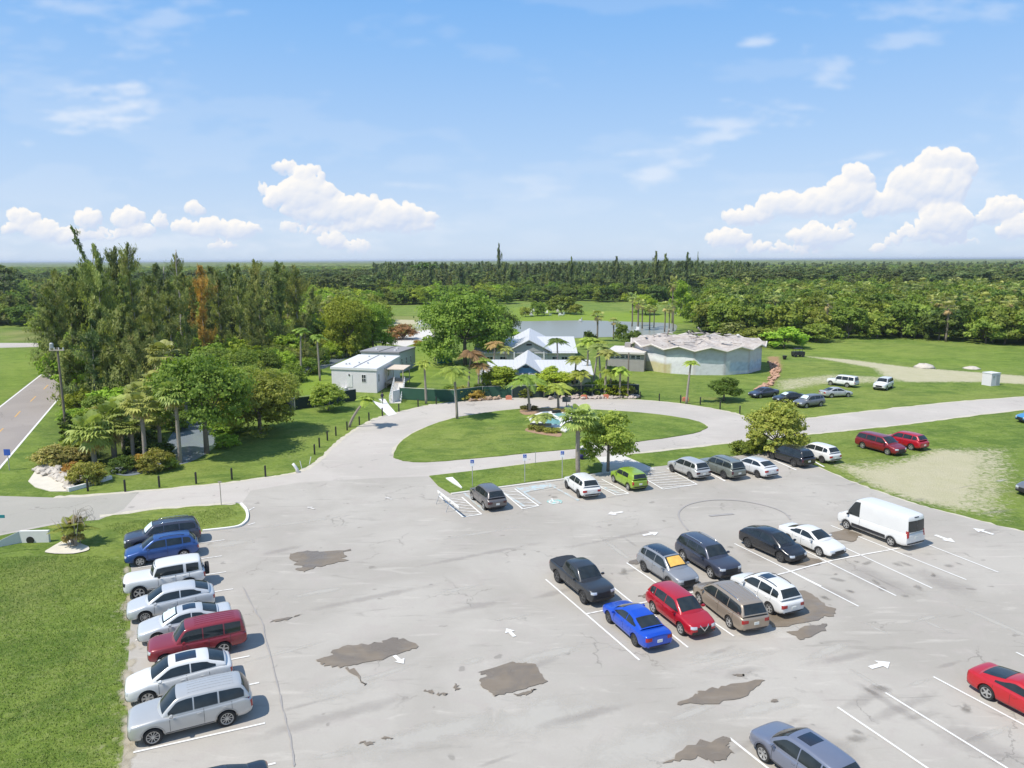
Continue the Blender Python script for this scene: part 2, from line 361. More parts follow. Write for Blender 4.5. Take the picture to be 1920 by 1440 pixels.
M_DRIVE2 = mat_asphalt('apron_asphalt', (0.365, 0.345, 0.295), (0.41, 0.385, 0.33), (0.39, 0.36, 0.315), 0.5, 0.1)
M_PAINT = simple('line_paint', (0.74, 0.73, 0.69), 0.75, var=0.14, vscale=5)
def mat_wornpaint(name, col, cover=0.5):
    m, nt = newmat(name); p = nt.pos(); a = nt.noise(p, 2.2, 6, 0.7, 0.6)
    c = nt.mix(nt.ss(a, cover - 0.08, cover + 0.10), col, (0.44, 0.415, 0.375))
    finish(nt, c, 0.85); return m
M_WORN = mat_wornpaint('worn_line_paint', (0.74, 0.72, 0.68), 0.58)
M_FAINT = mat_wornpaint('faint_line_paint', (0.62, 0.59, 0.54), 0.5)
M_BLUEP = mat_wornpaint('worn_blue_paint', (0.42, 0.52, 0.54), 0.47)
M_TEALP = mat_wornpaint('teal_paint', (0.24, 0.52, 0.47), 0.49)
M_YELP = simple('yellow_paint', (0.62, 0.36, 0.10), 0.7)
M_KERB = simple('kerb_paint', (0.78, 0.76, 0.70), 0.7, var=0.12)
M_CONC = simple('concrete', (0.60, 0.57, 0.51), 0.85, var=0.12, vscale=1.5)
M_CONCW = simple('pale_concrete', (0.70, 0.69, 0.66), 0.8, var=0.10, vscale=2)
def mat_wet():
    m, nt = newmat('wet_asphalt'); p = nt.pos(); a = nt.noise(p, 1.3, 5, 0.6, 0.5); b = nt.noise(nt.pos((0.5, 2, 1), 0.3), 1.2, 4)
    c = nt.mix(a, (0.180, 0.145, 0.105), (0.245, 0.200, 0.150)); c = nt.mix(nt.math('MULTIPLY', nt.ss(b, 0.5, 0.7), 0.4), c, (0.27, 0.235, 0.19))
    w2 = nt.ss(nt.noise(p, .55, 4, .6, .6), .42, .62); c = nt.mix(nt.math('MULTIPLY', w2, .35), c, (.135, .112, .085)); finish(nt, c, nt.math('SUBTRACT', .62, nt.math('MULTIPLY', w2, .35)), bump=a, bstr=0.1, Specular_IOR_Level=0.4); return m
M_WET = mat_wet()
M_TYREMARK = simple('tyre_mark', (0.325, 0.305, 0.285), 0.9, var=0.15)
def mat_water(name, deep, rough=0.06, bs=0.12, sc=1.2):
    m, nt = newmat(name); p = nt.pos((1, 0.5, 1)); a = nt.noise(p, sc, 5, 0.6)
    finish(nt, deep, rough, bump=a, bstr=bs, bdist=0.08, Specular_IOR_Level=0.6, IOR=1.33); return m
M_POND = mat_water('pond_water', (0.26, 0.26, 0.21), 0.30, 0.5)
M_CANAL = mat_water('canal_water', (0.22, 0.255, 0.285), 0.05, 0.08)
M_SAND = simple('sandy_soil', (0.62, 0.57, 0.47), 0.9, var=0.18, vscale=1.2, bump=0.3)
M_MULCH = simple('mulch', (0.34, 0.215, 0.13), 0.95, var=0.35, vscale=6, bump=0.5)

# ------------------------------------------------------------------ ground (one sheet, painted by attributes)
def insd(pts, X, Y):
    """signed distance (positive inside) to polygon"""
    n = len(pts); ins = np.zeros(X.shape, bool); D = np.full(X.shape, 1e9)
    for i in range(n):
        x0, y0 = pts[i][0], pts[i][1]; x1, y1 = pts[(i + 1) % n][0], pts[(i + 1) % n][1]
        c = ((y0 > Y) != (y1 > Y)) & (X < (x1 - x0) * (Y - y0) / ((y1 - y0) if y1 != y0 else 1e-9) + x0); ins ^= c
        dx, dy = x1 - x0, y1 - y0; t = np.clip(((X - x0) * dx + (Y - y0) * dy) / (dx * dx + dy * dy + 1e-9), 0, 1)
        D = np.minimum(D, np.hypot(X - x0 - t * dx, Y - y0 - t * dy))
    return np.where(ins, D, -D)
def geo(a, b, first, ratio):
    out = []; x = a; s = first
    while x < b: x += s; s *= ratio; out.append(x)
    return np.array(out)
xs = np.concatenate([-(geo(100, 30000, 2, 1.35))[::-1], np.arange(-100, 150.1, 1.0), geo(150, 30000, 2, 1.35)])
ys = np.concatenate([-(geo(-16, 3000, 3, 1.5))[::-1], np.arange(17, 262, 1.0), geo(261, 40000, 2, 1.3)])
GX, GY = np.meshgrid(xs, ys); ny_, nx_ = GX.shape
V = np.stack([GX.ravel(), GY.ravel(), np.zeros(GX.size)], -1)
ii = np.arange(ny_ * nx_).reshape(ny_, nx_)
Fq = np.stack([ii[:-1, :-1], ii[:-1, 1:], ii[1:, 1:], ii[1:, :-1]], -1).reshape(-1, 4)
gme = npmesh('ground', V, Fq)
def blob(polys, soft=3.0):
    a = np.zeros(GX.size)
    for pp, s in polys:
        d = insd(pxpoly(pp), GX.ravel(), GY.ravel()); a = np.maximum(a, np.clip(0.5 + d / (2 * soft), 0, 1) * s)
    return a
ATT = {
 'sand': blob([([(1560, 868), (1640, 880), (1760, 842), (1850, 850), (1840, 905), (1815, 960), (1700, 935), (1640, 912)], 1.05),
               ([(1580, 862), (1700, 858), (1790, 838), (1900, 838), (1915, 880), (1900, 985), (1760, 950), (1640, 915)], 0.62),
               ([(1510, 668), (1590, 674), (1700, 688), (1920, 705), (1980, 715), (1980, 724), (1850, 716), (1700, 716), (1660, 706), (1640, 690), (1560, 676)], 1.1),
               ([(1445, 712), (1560, 700), (1700, 708), (1690, 716), (1600, 722), (1545, 722), (1500, 732), (1450, 735)], 0.62),
               ([(236, 1075), (252, 1075), (250, 1440), (215, 1440), (232, 1250)], 0.8),
               ([(700, 598), (790, 600), (810, 606), (720, 612)], 0.9), ([(758, 602), (815, 600), (812, 625), (770, 630)], 0.55)], 2.2) ,
 'dry': blob([([(120, 1220), (200, 1200), (200, 1260), (130, 1290)], 0.7), ([(20, 1300), (110, 1280), (90, 1360), (20, 1370)], 0.7), ([(140, 1340), (215, 1330), (210, 1440), (120, 1440)], 0.65), ([(860, 790), (960, 785), (1000, 830), (880, 850)], 0.5), ([(520, 830), (600, 790), (640, 800), (560, 850)], 0.55), ([(1600, 730), (1760, 725), (1700, 750)], 0.5), ([(1700, 650), (1900, 660), (1880, 680), (1650, 665)], 0.4), ([(20, 1060), (120, 1040), (90, 1130), (30, 1200), (0, 1150)], 0.8), ([(0, 1150), (60, 1120), (40, 1440), (0, 1440)], 0.5),
              ([(70, 1180), (190, 1150), (215, 1300), (120, 1400), (60, 1300)], 0.45),
              ([(820, 895), (1100, 870), (1120, 875), (1050, 893), (860, 915)], 0.5), ([(0, 617), (95, 617), (95, 640), (0, 640)], 0.9),
              ([(1200, 735), (1420, 735), (1400, 770), (1250, 757)], 0.4), ([(700, 592), (960, 592), (960, 606), (700, 606)], 0.7), ([(90, 990), (230, 975), (440, 950), (430, 970), (200, 1000)], 0.5)], 4),
 'lush': blob([([(960, 578), (1300, 590), (1290, 606), (960, 606)], 0.9), ([(530, 700), (640, 700), (620, 745), (540, 742)], 0.95), ([(785, 645), (830, 645), (820, 690), (770, 720), (775, 660)], 0.8),
               ([(1480, 645), (1920, 655), (1920, 700), (1600, 670), (1500, 665)], 0.25), ([(0, 655), (90, 655), (60, 710), (0, 750)], 0.45)], 4),
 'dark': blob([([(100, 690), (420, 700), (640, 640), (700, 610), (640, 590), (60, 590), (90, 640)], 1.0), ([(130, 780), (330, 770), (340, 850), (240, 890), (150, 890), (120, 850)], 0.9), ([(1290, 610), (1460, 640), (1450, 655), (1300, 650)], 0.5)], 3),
 'red': blob([([(1436, 668), (1462, 668), (1468, 690), (1452, 722), (1420, 740), (1405, 738), (1440, 715), (1448, 690)], 1.0), ([(1300, 742), (1370, 745), (1360, 752), (1300, 750)], 0.5), ([(740, 748), (760, 750), (758, 754), (742, 753)], 0.8)], 1.2)}
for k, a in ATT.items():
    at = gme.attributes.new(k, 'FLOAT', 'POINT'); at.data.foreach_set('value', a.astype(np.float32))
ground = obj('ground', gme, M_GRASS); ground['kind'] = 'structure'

# ------------------------------------------------------------------ roads, lot
DRV_TOP = [(-160, 925), (0, 930), (100, 933), (215, 925), (400, 908), (480, 898), (555, 886), (592, 868), (612, 850), (630, 832), (665, 806), (710, 783), (760, 770), (810, 758), (870, 751), (940, 747), (1000, 746), (1100, 747), (1200, 750), (1290, 759), (1370, 773), (1400, 783), (1440, 789), (1500, 786), (1600, 774), (1700, 763), (1800, 753), (1920, 744), (2100, 731)]
DRV_BOT = [(2100, 755), (1920, 768), (1800, 782), (1700, 795), (1600, 806), (1500, 816), (1400, 827), (1300, 838), (1165, 853), (1230, 880), (1255, 876), (1256, 900), (1000, 960), (800, 985), (463, 985), (300, 972), (185, 978), (100, 984), (0, 1004), (-160, 1040)]
dr = sheet('driveway', pxpoly(DRV_TOP + DRV_BOT), 0.004, M_DRIVE)
ap = sheet('street_apron', pxpoly([(-160, 925), (0, 930), (100, 933), (215, 925), (262, 921), (232, 955), (185, 975), (100, 980), (0, 1002), (-160, 1040)]), 0.008, M_DRIVE2)
LOT = [(380, 997), (440, 990), (458, 982), (464, 972), (462, 958), (452, 946), (470, 920), (560, 905), (700, 897), (808, 893), (822, 912), (846, 926), (1060, 897), (1140, 884), (1240, 874), (1400, 852), (1500, 838), (1524, 872), (1600, 905), (1700, 941), (1800, 968), (1920, 998), (2150, 1060), (2150, 1600), (180, 1600), (228, 1440), (240, 1350), (240, 1250), (246, 1150), (246, 1070), (238, 1020), (300, 1005)]
lot = sheet('parking_lot', pxpoly(LOT), 0.012, M_LOT)
EDGE = pxpoly([(1524, 872), (1600, 905), (1700, 941), (1800, 968), (1920, 998), (2150, 1060)])
if 0: sheet('lot_edge_strip', strip(catmull(EDGE, False, 10), 0.28), 0.016, M_CONC, parent=lot, jit=0.04)
# grass islands with kerb step
ISL = pxpoly([(738, 852), (752, 829), (790, 805), (850, 785), (920, 773), (1000, 766), (1100, 768), (1200, 774), (1290, 786), (1325, 799), (1318, 807), (1290, 815), (1200, 828), (1100, 840), (1000, 849), (900, 859), (800, 867), (750, 863)], 5)
GI = sheet('oval_lawn', ISL, 0.07, M_GRASS, jit=0.04, skirt=0.08)
ST1 = pxpoly([(805, 893), (900, 882), (1000, 869), (1100, 858), (1118, 858), (1130, 872), (1128, 885), (1058, 897), (1000, 903), (900, 918), (845, 926), (822, 912)])
sheet('lawn_strip', ST1, 0.06, M_GRASS, jit=0.02, skirt=0.07)
KE = pxpoly([(380, 997), (440, 990), (458, 982), (464, 972), (462, 958), (452, 946)])
sheet('lawn_tongue', pxpoly([(100, 984), (185, 968), (300, 953), (445, 943), (452, 946), (462, 958), (464, 972), (458, 982), (440, 990), (380, 997), (238, 1025), (200, 1040), (100, 1020)]), 0.0055, M_GRASS)
def kerb(pts, w=0.2, h=0.15, mat=None, label='', z=0.0):
    poly = strip(catmull(pts, False, 6), w); return MB().prism(poly, z, h).build('kerb', mat or M_KERB)
k = kerb(KE); tag(k, 'white painted kerb round the tip of the lawn by the parking lot', 'kerb')
k = kerb(pxpoly([(846, 927), (950, 913), (1060, 899), (1130, 888)]), 0.3, 0.09, M_CONC); tag(k, 'low concrete kerb along the accessible parking bays', 'kerb')
M_VERGE = simple('pale_dirt', (0.52, 0.475, 0.375), .95, var=.25, vscale=2)
for vp, cl in ((DRV_TOP[2:14], 1), (DRV_TOP[14:], 1), ([(2100, 755), (1920, 768), (1800, 782), (1700, 795), (1600, 806), (1500, 816), (1400, 827), (1300, 838), (1165, 853)], 1), ([(738, 852), (752, 829), (790, 805), (850, 785), (920, 773), (1000, 766), (1100, 768), (1200, 774), (1290, 786), (1325, 799)], 1), ([(808, 893), (900, 882), (1000, 869), (1100, 858)], 1), ([(185, 969), (300, 953), (445, 943)], 1), ([(1524, 872), (1600, 905), (1700, 941), (1800, 968), (1920, 998)], 1)):
    sheet('dirt_verge', strip(catmull(pxpoly(vp), False, 9), .55), .0095, M_VERGE, parent=dr, jit=.09)
# left road
rd = sheet('road', pxpoly([(-260, 955), (0, 761), (82, 697), (140, 650), (158, 650), (118, 739), (0, 880), (-150, 1060)]), 0.006, M_ROAD)
for a, b in (((0, 763), (82, 699)), ((0, 877), (116, 740))):
    A, B = G(*a), G(*b); D = (A - B); sheet('edge_line', strip([B, A + D * 0.5], 0.22), 0.011, M_PAINT, parent=rd)
for a, b in (((-3, 812), (6, 803)), ((28, 782), (38, 771)), ((57, 753), (67, 743)), ((82, 730), (90, 722))):
    sheet('centre_dash', strip([G(*a), G(*b)], 0.16), 0.011, M_YELP, parent=rd)
sheet('side_street', pxpoly([(-250, 655), (0, 652), (95, 650), (110, 643), (0, 643), (-250, 644)]), 0.006, M_DRIVE)
# path to the office ramp
sheet('path', pxpoly([(744, 776), (728, 780), (698, 752), (704, 748), (722, 748), (730, 760)]), 0.012, M_CONCW)
sheet('walkway', pxpoly([(1118, 858), (1166, 853), (1230, 880), (1190, 886), (1130, 888)]), 0.017, M_CONC)
sheet('garden_path', pxpoly([(770, 622), (805, 618), (815, 632), (790, 640), (760, 650), (700, 640), (710, 634), (760, 630)]), 0.01, M_CONC)
# water
pond = sheet('pond', pxpoly([(950, 604), (1010, 602), (1100, 601), (1200, 604), (1262, 607), (1268, 618), (1256, 625), (1215, 630), (1140, 632), (1060, 634), (960, 632), (940, 620)], 5), 0.03, M_POND)
can = sheet('canal', pxpoly([(205, 884), (232, 892), (262, 889), (330, 873), (362, 864), (394, 846), (410, 826), (412, 800), (396, 784), (352, 780), (330, 800), (300, 845), (240, 868)], 4), 0.02, M_CANAL)
can2 = sheet('canal', pxpoly([(470, 730), (505, 716), (560, 702), (610, 690), (650, 672), (690, 655), (684, 650), (640, 664), (600, 680), (540, 694), (490, 705), (455, 722)], 4), 0.02, M_CANAL)
# ---- parking markings
def line(a, b, w=0.12, mat=None, z=0.018):
    return sheet('parking_line', strip([G(*a), G(*b)], w), z, mat or M_PAINT, parent=lot)
d0 = (G(497, 1357) - G(250, 1412))
for e in ((517, 1432), (497, 1357), (486, 1281), (468, 1231), (447, 1168), (437, 1105), (424, 1073), (416, 1043), (421, 1013)):
    E = G(*e); sheet('parking_line', strip([E - d0, E], 0.11), 0.018, M_PAINT if e[1] in (1357, 1231, 1281) else M_WORN, parent=lot)
line((465, 985), (478, 981), mat=M_WORN); line((464, 959), (477, 952), mat=M_WORN)
for a, b in (((1023, 1087), (1199, 1239)), ((1120, 1078), (1290, 1215)), ((1175, 1056), (1376, 1194)), ((1275, 1040), (1460, 1150)), ((1377, 1020), (1540, 1100)), ((1470, 1066), (1610, 1138)), ((1462, 1010), (1680, 1118)),
             ((1516, 996), (1748, 1104)), ((1558, 986), (1812, 1088)), ((1740, 1022), (1872, 1074)), ((1368, 1385), (1450, 1450)), ((1570, 1327), (1760, 1456)),
             ((1660, 1300), (1900, 1449)), ((1750, 1270), (1990, 1398)), ((1905, 1224), (2060, 1300))):
    line(a, b, 0.11)
c = catmull([G(*q) for q in ((1100, 1152), (1250, 1122), (1360, 1098), (1460, 1078), (1560, 1052), (1690, 1028))], False, 4)
sheet('parking_line', strip(c, 0.13), 0.022, M_WORN, parent=lot)
def hatch(q, n, mat=None, edges=True):      # q: four pixel corners top-left, top-right, bottom-right, bottom-left
    A, B, C_, D = [G(*p) for p in q]
    if edges:
        for a, b in ((A, D), (B, C_), (D, C_)): sheet('parking_line', strip([a, b], 0.13), 0.018, M_PAINT, parent=lot)
    for i in range(n):
        t = (i + 0.35) / n; u = min(1, t + 0.16)
        sheet('hatch_line', strip([A.lerp(D, t), B.lerp(C_, u)], 0.11), 0.022, mat or M_WORN, parent=lot)
hatch(((823, 930), (866, 933), (903, 965), (868, 970)), 6)
hatch(((936, 918), (965, 917), (1010, 949), (980, 955)), 5)
hatch(((1101, 901), (1128, 899), (1179, 926), (1155, 929)), 5)
hatch(((1196, 890), (1250, 878), (1307, 909), (1243, 918)), 7)
for a, b in (((1317, 880), (1360, 903)), ((1378, 874), (1427, 899)), ((1443, 860), (1493, 882)), ((1502, 852), (1545, 876))): line(a, b, 0.22, M_WORN)
for a, b in (((1022, 905), (1085, 939)), ((870, 925), (908, 958)), ((942, 923), (985, 951)), ((968, 914), (1014, 946)), ((1106, 905), (1160, 925))): line(a, b, 0.26, M_BLUEP, 0.014)
sheet('faded_paint', pxpoly([(972, 916), (1032, 906), (1045, 912), (985, 924)]), 0.014, M_BLUEP, parent=lot)
# wheelchair symbol
S = G(1040, 941)
S.z = 0
mb = MB()
mb.prism([(S.x + 0.66 * math.cos(t), S.y + 0.62 * math.sin(t) + .08 * math.cos(5 * t)) for t in np.linspace(0, 6.28, 18)[:-1]], 0.034, 0.038)
o = mb.build('wheelchair_symbol', M_TEALP, lot)
mb = MB()
arc = [(S.x - 0.05 + 0.42 * math.cos(t), S.y - 0.12 + 0.42 * math.sin(t)) for t in np.linspace(2.2, 6.3, 14)]
mb.prism([tuple(p[:2]) for p in strip(arc, 0.12)], 0.0385, 0.0415); mb.prism([tuple(p[:2]) for p in strip([(S.x - 0.2, S.y + 0.5), (S.x - 0.12, S.y + 0.02), (S.x + 0.28, S.y), (S.x + 0.45, S.y - 0.42)], 0.13)], 0.0385, 0.0415)
mb.prism([(S.x - 0.2 + 0.12 * math.cos(t), S.y + 0.66 + 0.12 * math.sin(t)) for t in np.linspace(0, 6.28, 10)[:-1]], 0.0385, 0.0415)
mb.build('wheelchair_figure', M_WORN, lot)
def arrow(c, tip, L=1.9, mat=None):
    C0 = G(*c); T = G(*tip); d = (T - C0); d.z = 0; d.normalize(); n = Vector((-d.y, d.x, 0))
    pts = [(-.5, -.10), (.05, -.10), (.05, -.30), (.5, 0), (.05, .30), (.05, .10), (-.5, .10)]
    sheet('arrow_marking', [C0 + d * L * a + n * L * b for a, b in pts], 0.020, mat or M_PAINT, parent=lot)
arrow((957, 1187), (948, 1178), 1.0); arrow((748, 1238), (756, 1245), 1.0, M_WORN); arrow((1650, 1248), (1668, 1243), 1.35)
arrow((583, 953), (575, 950), 1.0, M_FAINT); arrow((728, 935), (720, 932), 1.0, M_FAINT); arrow((1153, 963), (1136, 966), 1.5, M_WORN); arrow((1220, 1002), (1236, 999), 1.4, M_WORN)
arrow((1843, 997), (1830, 993), 1.5); arrow((1772, 1011), (1788, 1017), 1.6)
# puddles
def puddle(pp, jit=0.0, name='damp_patch'):
    w = []
    for i in range(len(pp)):
        a, b = G(*pp[i]), G(*pp[(i + 1) % len(pp)])
        for t in (0, .25, .5, .75): w.append(a.lerp(b, t) + Vector((random.gauss(0, 0.07), random.gauss(0, 0.07), 0)))
    return sheet(name, w, 0.0165, M_WET, parent=lot)
puddle([(543, 1040), (575, 1033), (600, 1036), (660, 1031), (645, 1037), (650, 1044), (640, 1047), (653, 1052), (620, 1058), (595, 1064), (570, 1073), (553, 1068), (570, 1062), (549, 1060), (560, 1054), (545, 1050)])
puddle([(590, 1240), (620, 1231), (622, 1220), (650, 1212), (690, 1209), (715, 1205), (735, 1197), (760, 1198), (785, 1213), (760, 1222), (715, 1238), (672, 1246), (640, 1252), (608, 1250), (604, 1244)])
puddle([(650, 1252), (662, 1254), (686, 1284), (682, 1285)])
puddle([(893, 1262), (960, 1242), (975, 1245), (1005, 1248), (1012, 1262), (1027, 1278), (995, 1290), (960, 1300), (925, 1305), (920, 1300), (905, 1290), (897, 1274), (915, 1268)])
puddle([(963, 1303), (985, 1297), (1005, 1293), (988, 1303), (970, 1307)])
puddle([(1268, 1322), (1290, 1312), (1310, 1302), (1305, 1296), (1335, 1292), (1370, 1284), (1433, 1275), (1425, 1285), (1400, 1302), (1345, 1322), (1300, 1320)])
puddle([(1245, 1430), (1275, 1413), (1300, 1396), (1355, 1380), (1368, 1384), (1360, 1398), (1374, 1410), (1360, 1425), (1335, 1428), (1312, 1422), (1285, 1427)])
puddle([(1438, 1160), (1455, 1120), (1480, 1110), (1510, 1108), (1535, 1122), (1548, 1137), (1570, 1143), (1560, 1155), (1540, 1160), (1500, 1172), (1450, 1178)])
puddle([(1480, 1187), (1520, 1172), (1552, 1172), (1545, 1183), (1520, 1195), (1500, 1200)])
puddle([(1490, 1050), (1510, 1043), (1540, 1052), (1530, 1062), (1480, 1060)])
puddle([(1555, 1000), (1590, 992), (1615, 1005), (1600, 1016), (1560, 1012)])
puddle([(1372, 1300), (1395, 1292), (1400, 1265), (1377, 1267)][:2] + [(1405, 1264), (1376, 1269)]) if False else None
puddle([(508, 1165), (540, 1159), (570, 1151), (540, 1162), (515, 1167)])
for p_ in ((805, 1298, 9, 3), (828, 1302, 12, 2), (855, 1290, 5, 8), (690, 1395, 14, 3), (725, 1385, 8, 2), (1385, 1267, 12, 2), (1453, 1315, 6, 3), (1210, 1118, 12, 4), (1190, 1055, 14, 5)):
    x, y, a, b = p_; puddle([(x - a, y + b * .3), (x, y - b), (x + a, y - b * .4), (x + a * .4, y + b)])
arcp = [G(*q) for q in ((1290, 995), (1278, 980), (1272, 965), (1280, 953), (1300, 944), (1340, 938), (1390, 940), (1440, 950), (1470, 962), (1482, 975))]
sheet('tyre_mark', strip(catmull(arcp, False, 5), 0.14), 0.0145, M_TYREMARK, parent=lot)
sheet('tyre_mark', strip([G(1330, 968), G(1350, 966), G(1375, 964)], 0.35), 0.0145, M_TYREMARK, parent=lot)
sk = catmull([G(*q) for q in ((455, 1100), (475, 1140), (492, 1170), (498, 1200), (520, 1280), (530, 1330), (545, 1390), (552, 1440))], False, 6)
sheet('pavement_joint', strip(sk, 0.07), 0.0145, M_TYREMARK, parent=lot, jit=0.02)

# soft stains, patches and streaks in the lot surface
def softmat(name, col, k=1.0, sc=1.6):
    m, nt = newmat(name); p = nt.pos(); a = nt.noise(p, sc, 5, .65, .6); e = nt.attr('edge')
    al = nt.math('MULTIPLY', nt.ss(nt.math('ADD', e, nt.math('MULTIPLY', nt.math('SUBTRACT', a, .5), 1.1)), .25, .85), k)
    d = nt.n('ShaderNodeBsdfPrincipled'); d.inputs['Base Color'].default_value = col + (1,); d.inputs['Roughness'].default_value = .85; d.inputs['Specular IOR Level'].default_value = .2
    tr = nt.n('ShaderNodeBsdfTransparent'); mx = nt.n('ShaderNodeMixShader'); nt.link(al, mx.inputs[0]); nt.link(tr.outputs[0], mx.inputs[1]); nt.link(d.outputs[0], mx.inputs[2])
    o = nt.n('ShaderNodeOutputMaterial'); nt.link(mx.outputs[0], o.inputs[0]); return m
MS_D = softmat('oil_stain', (.25, .23, .20), .36); MS_L = softmat('pale_patch', (.56, .53, .47), .6, .9); MS_P = softmat('pinkish_patch', (.34, .31, .285), .22, .8); MS_S = softmat('dirt_edge', (.47, .42, .32), .8, 1.4)
r4 = random.Random(21)
SOFT = {}
def soft(c, rx, ry, rot, key):
    SOFT.setdefault(key, []).append((c, rx, ry, rot))
for i in range(60):
    c = G(r4.uniform(480, 1900), r4.uniform(900, 1430)); soft(c, r4.uniform(1.2, 4.5), r4.uniform(.15, .7), rad(r4.choice((26, 26, 20, 115)) + r4.uniform(-6, 6)), 'L' if r4.random() < .55 else 'P')
for x, y in ((1080, 1070), (1120, 1110), (1160, 1075), (1235, 1100), (1330, 1060), (1420, 1010), (1360, 1030), (1450, 1035), (1500, 1010), (1560, 1080), (1620, 1060), (1650, 1100), (1690, 1060), (1740, 1080), (1600, 1110), (1790, 1060), (1710, 1110), (1560, 1120), (1640, 1300), (1800, 1330), (1600, 1380), (1500, 1400), (330, 1240), (310, 1150), (300, 1200), (420, 1180), (430, 1260), (460, 1320), (1290, 900), (1200, 905), (1040, 925), (1340, 890), (1470, 870)):
    for _ in range(2): c = G(x + r4.uniform(-14, 14), y + r4.uniform(-9, 9)); soft(c, r4.uniform(.25, .9), r4.uniform(.2, .5), r4.uniform(0, 3), 'D')
for x, y, rx, ry in ((1640, 1085, 5, 2.2), (1760, 1090, 4, 2), (1840, 1400, 4, 1.6), (1560, 1400, 3, 1.4), (640, 1340, 6, .8), (700, 1120, 7, .6), (900, 1040, 8, .5), (1150, 1010, 8, .5), (1130, 1090, 2.4, 1.1), (1410, 1040, 2.4, 1.2)): soft(G(x, y), rx, ry, rad(26 if rx > 5 else 115), 'P')
for x, y, rx, ry in ((600, 1110, 3, .5), (860, 1105, 2.5, .35), (1010, 1345, 5, 2.2), (1200, 1400, 5, 2), (800, 1380, 6, 1.5), (560, 980, 6, .5), (900, 1000, 5, .4), (640, 1290, 3, 1.4), (1380, 1240, 4, .6), (430, 1020, 3, 1.0)): soft(G(x, y), rx, ry, rad(24), 'L')
for i in range(34):
    c = G(240 + r4.uniform(-5, 7), r4.uniform(1065, 1455)); soft(c, r4.uniform(.5, 1.3), r4.uniform(.25, .55), rad(115), 'S')
for key, mt in (('L', MS_L), ('P', MS_P), ('D', MS_D), ('S', MS_S)):
    Vs, Fs, Es = [], [], []; 
    for q, (c, rx, ry, rot) in enumerate(SOFT[key]):
        b = len(Vs); z = .0123 + .00009 * (q + dict(L=0, P=50, D=95, S=0)[key]) + (.008 if key == 'S' else 0); Vs.append((c.x, c.y, z)); Es.append(1.0)
        for k in range(20): t = 6.2832 * k / 20; x, y = rx * math.cos(t), ry * math.sin(t); Vs.append((c.x + x * math.cos(rot) - y * math.sin(rot), c.y + x * math.sin(rot) + y * math.cos(rot), z)); Es.append(0.0)
        Fs += [(b, b + 1 + k, b + 1 + (k + 1) % 20) for k in range(20)]
    me = bpy.data.meshes.new('surface_stains'); me.from_pydata(Vs, [], Fs); at = me.attributes.new('edge', 'FLOAT', 'POINT'); at.data.foreach_set('value', np.array(Es, np.float32)); o = obj('surface_stains', me, mt, lot); o['kind'] = 'stuff'
# grass blades on the nearer lawns
r5 = np.random.default_rng(9); TV, TT = [], []
for pl, n, sz in (([(-60, 1045), (100, 1042), (200, 1042), (238, 1060), (243, 1150), (238, 1250), (236, 1350), (222, 1460), (-80, 1460)], 30000, .075), ([(190, 985), (300, 970), (430, 950), (450, 965), (380, 990), (240, 1015)], 4000, .08)):
    W = pxpoly(pl); xs2, ys2 = [p[0] for p in W], [p[1] for p in W]; X = r5.uniform(min(xs2), max(xs2), n * 3); Y = r5.uniform(min(ys2), max(ys2), n * 3); k = np.where(insd(W, X, Y) > .1)[0][:n]; X, Y = X[k], Y[k]; m_ = len(k)
    z0 = 0.03 if pl[0][0] not in (-60, 0) else 0.0; a = r5.uniform(0, 6.28, m_); s_ = sz * r5.uniform(.5, 1.4, m_); lx, ly = r5.normal(size=m_) * s_ * .5, r5.normal(size=m_) * s_ * .5
    v = np.stack([np.stack([X - np.cos(a) * s_ * .22, Y - np.sin(a) * s_ * .22, np.full(m_, z0)], -1), np.stack([X + np.cos(a) * s_ * .22, Y + np.sin(a) * s_ * .22, np.full(m_, z0)], -1), np.stack([X + lx, Y + ly, z0 + s_], -1)], 1); TV.append(v.reshape(-1, 3)); TT.append(np.repeat(r5.random(m_), 3))
TV = np.concatenate(TV); me = npmesh('grass_blades', TV, np.arange(len(TV)).reshape(-1, 3)); at = me.attributes.new('tint', 'FLOAT', 'POINT'); at.data.foreach_set('value', np.concatenate(TT).astype(np.float32))
m, nt = newmat('grass_blade'); c = nt.mix(nt.attr('tint'), (.14, .21, .03), (.27, .33, .085)); finish(nt, c, .8, Specular_IOR_Level=.2)
tag(obj('grass_blades', me, m), 'grass blades on the nearer lawns', 'grass', None, 'stuff')
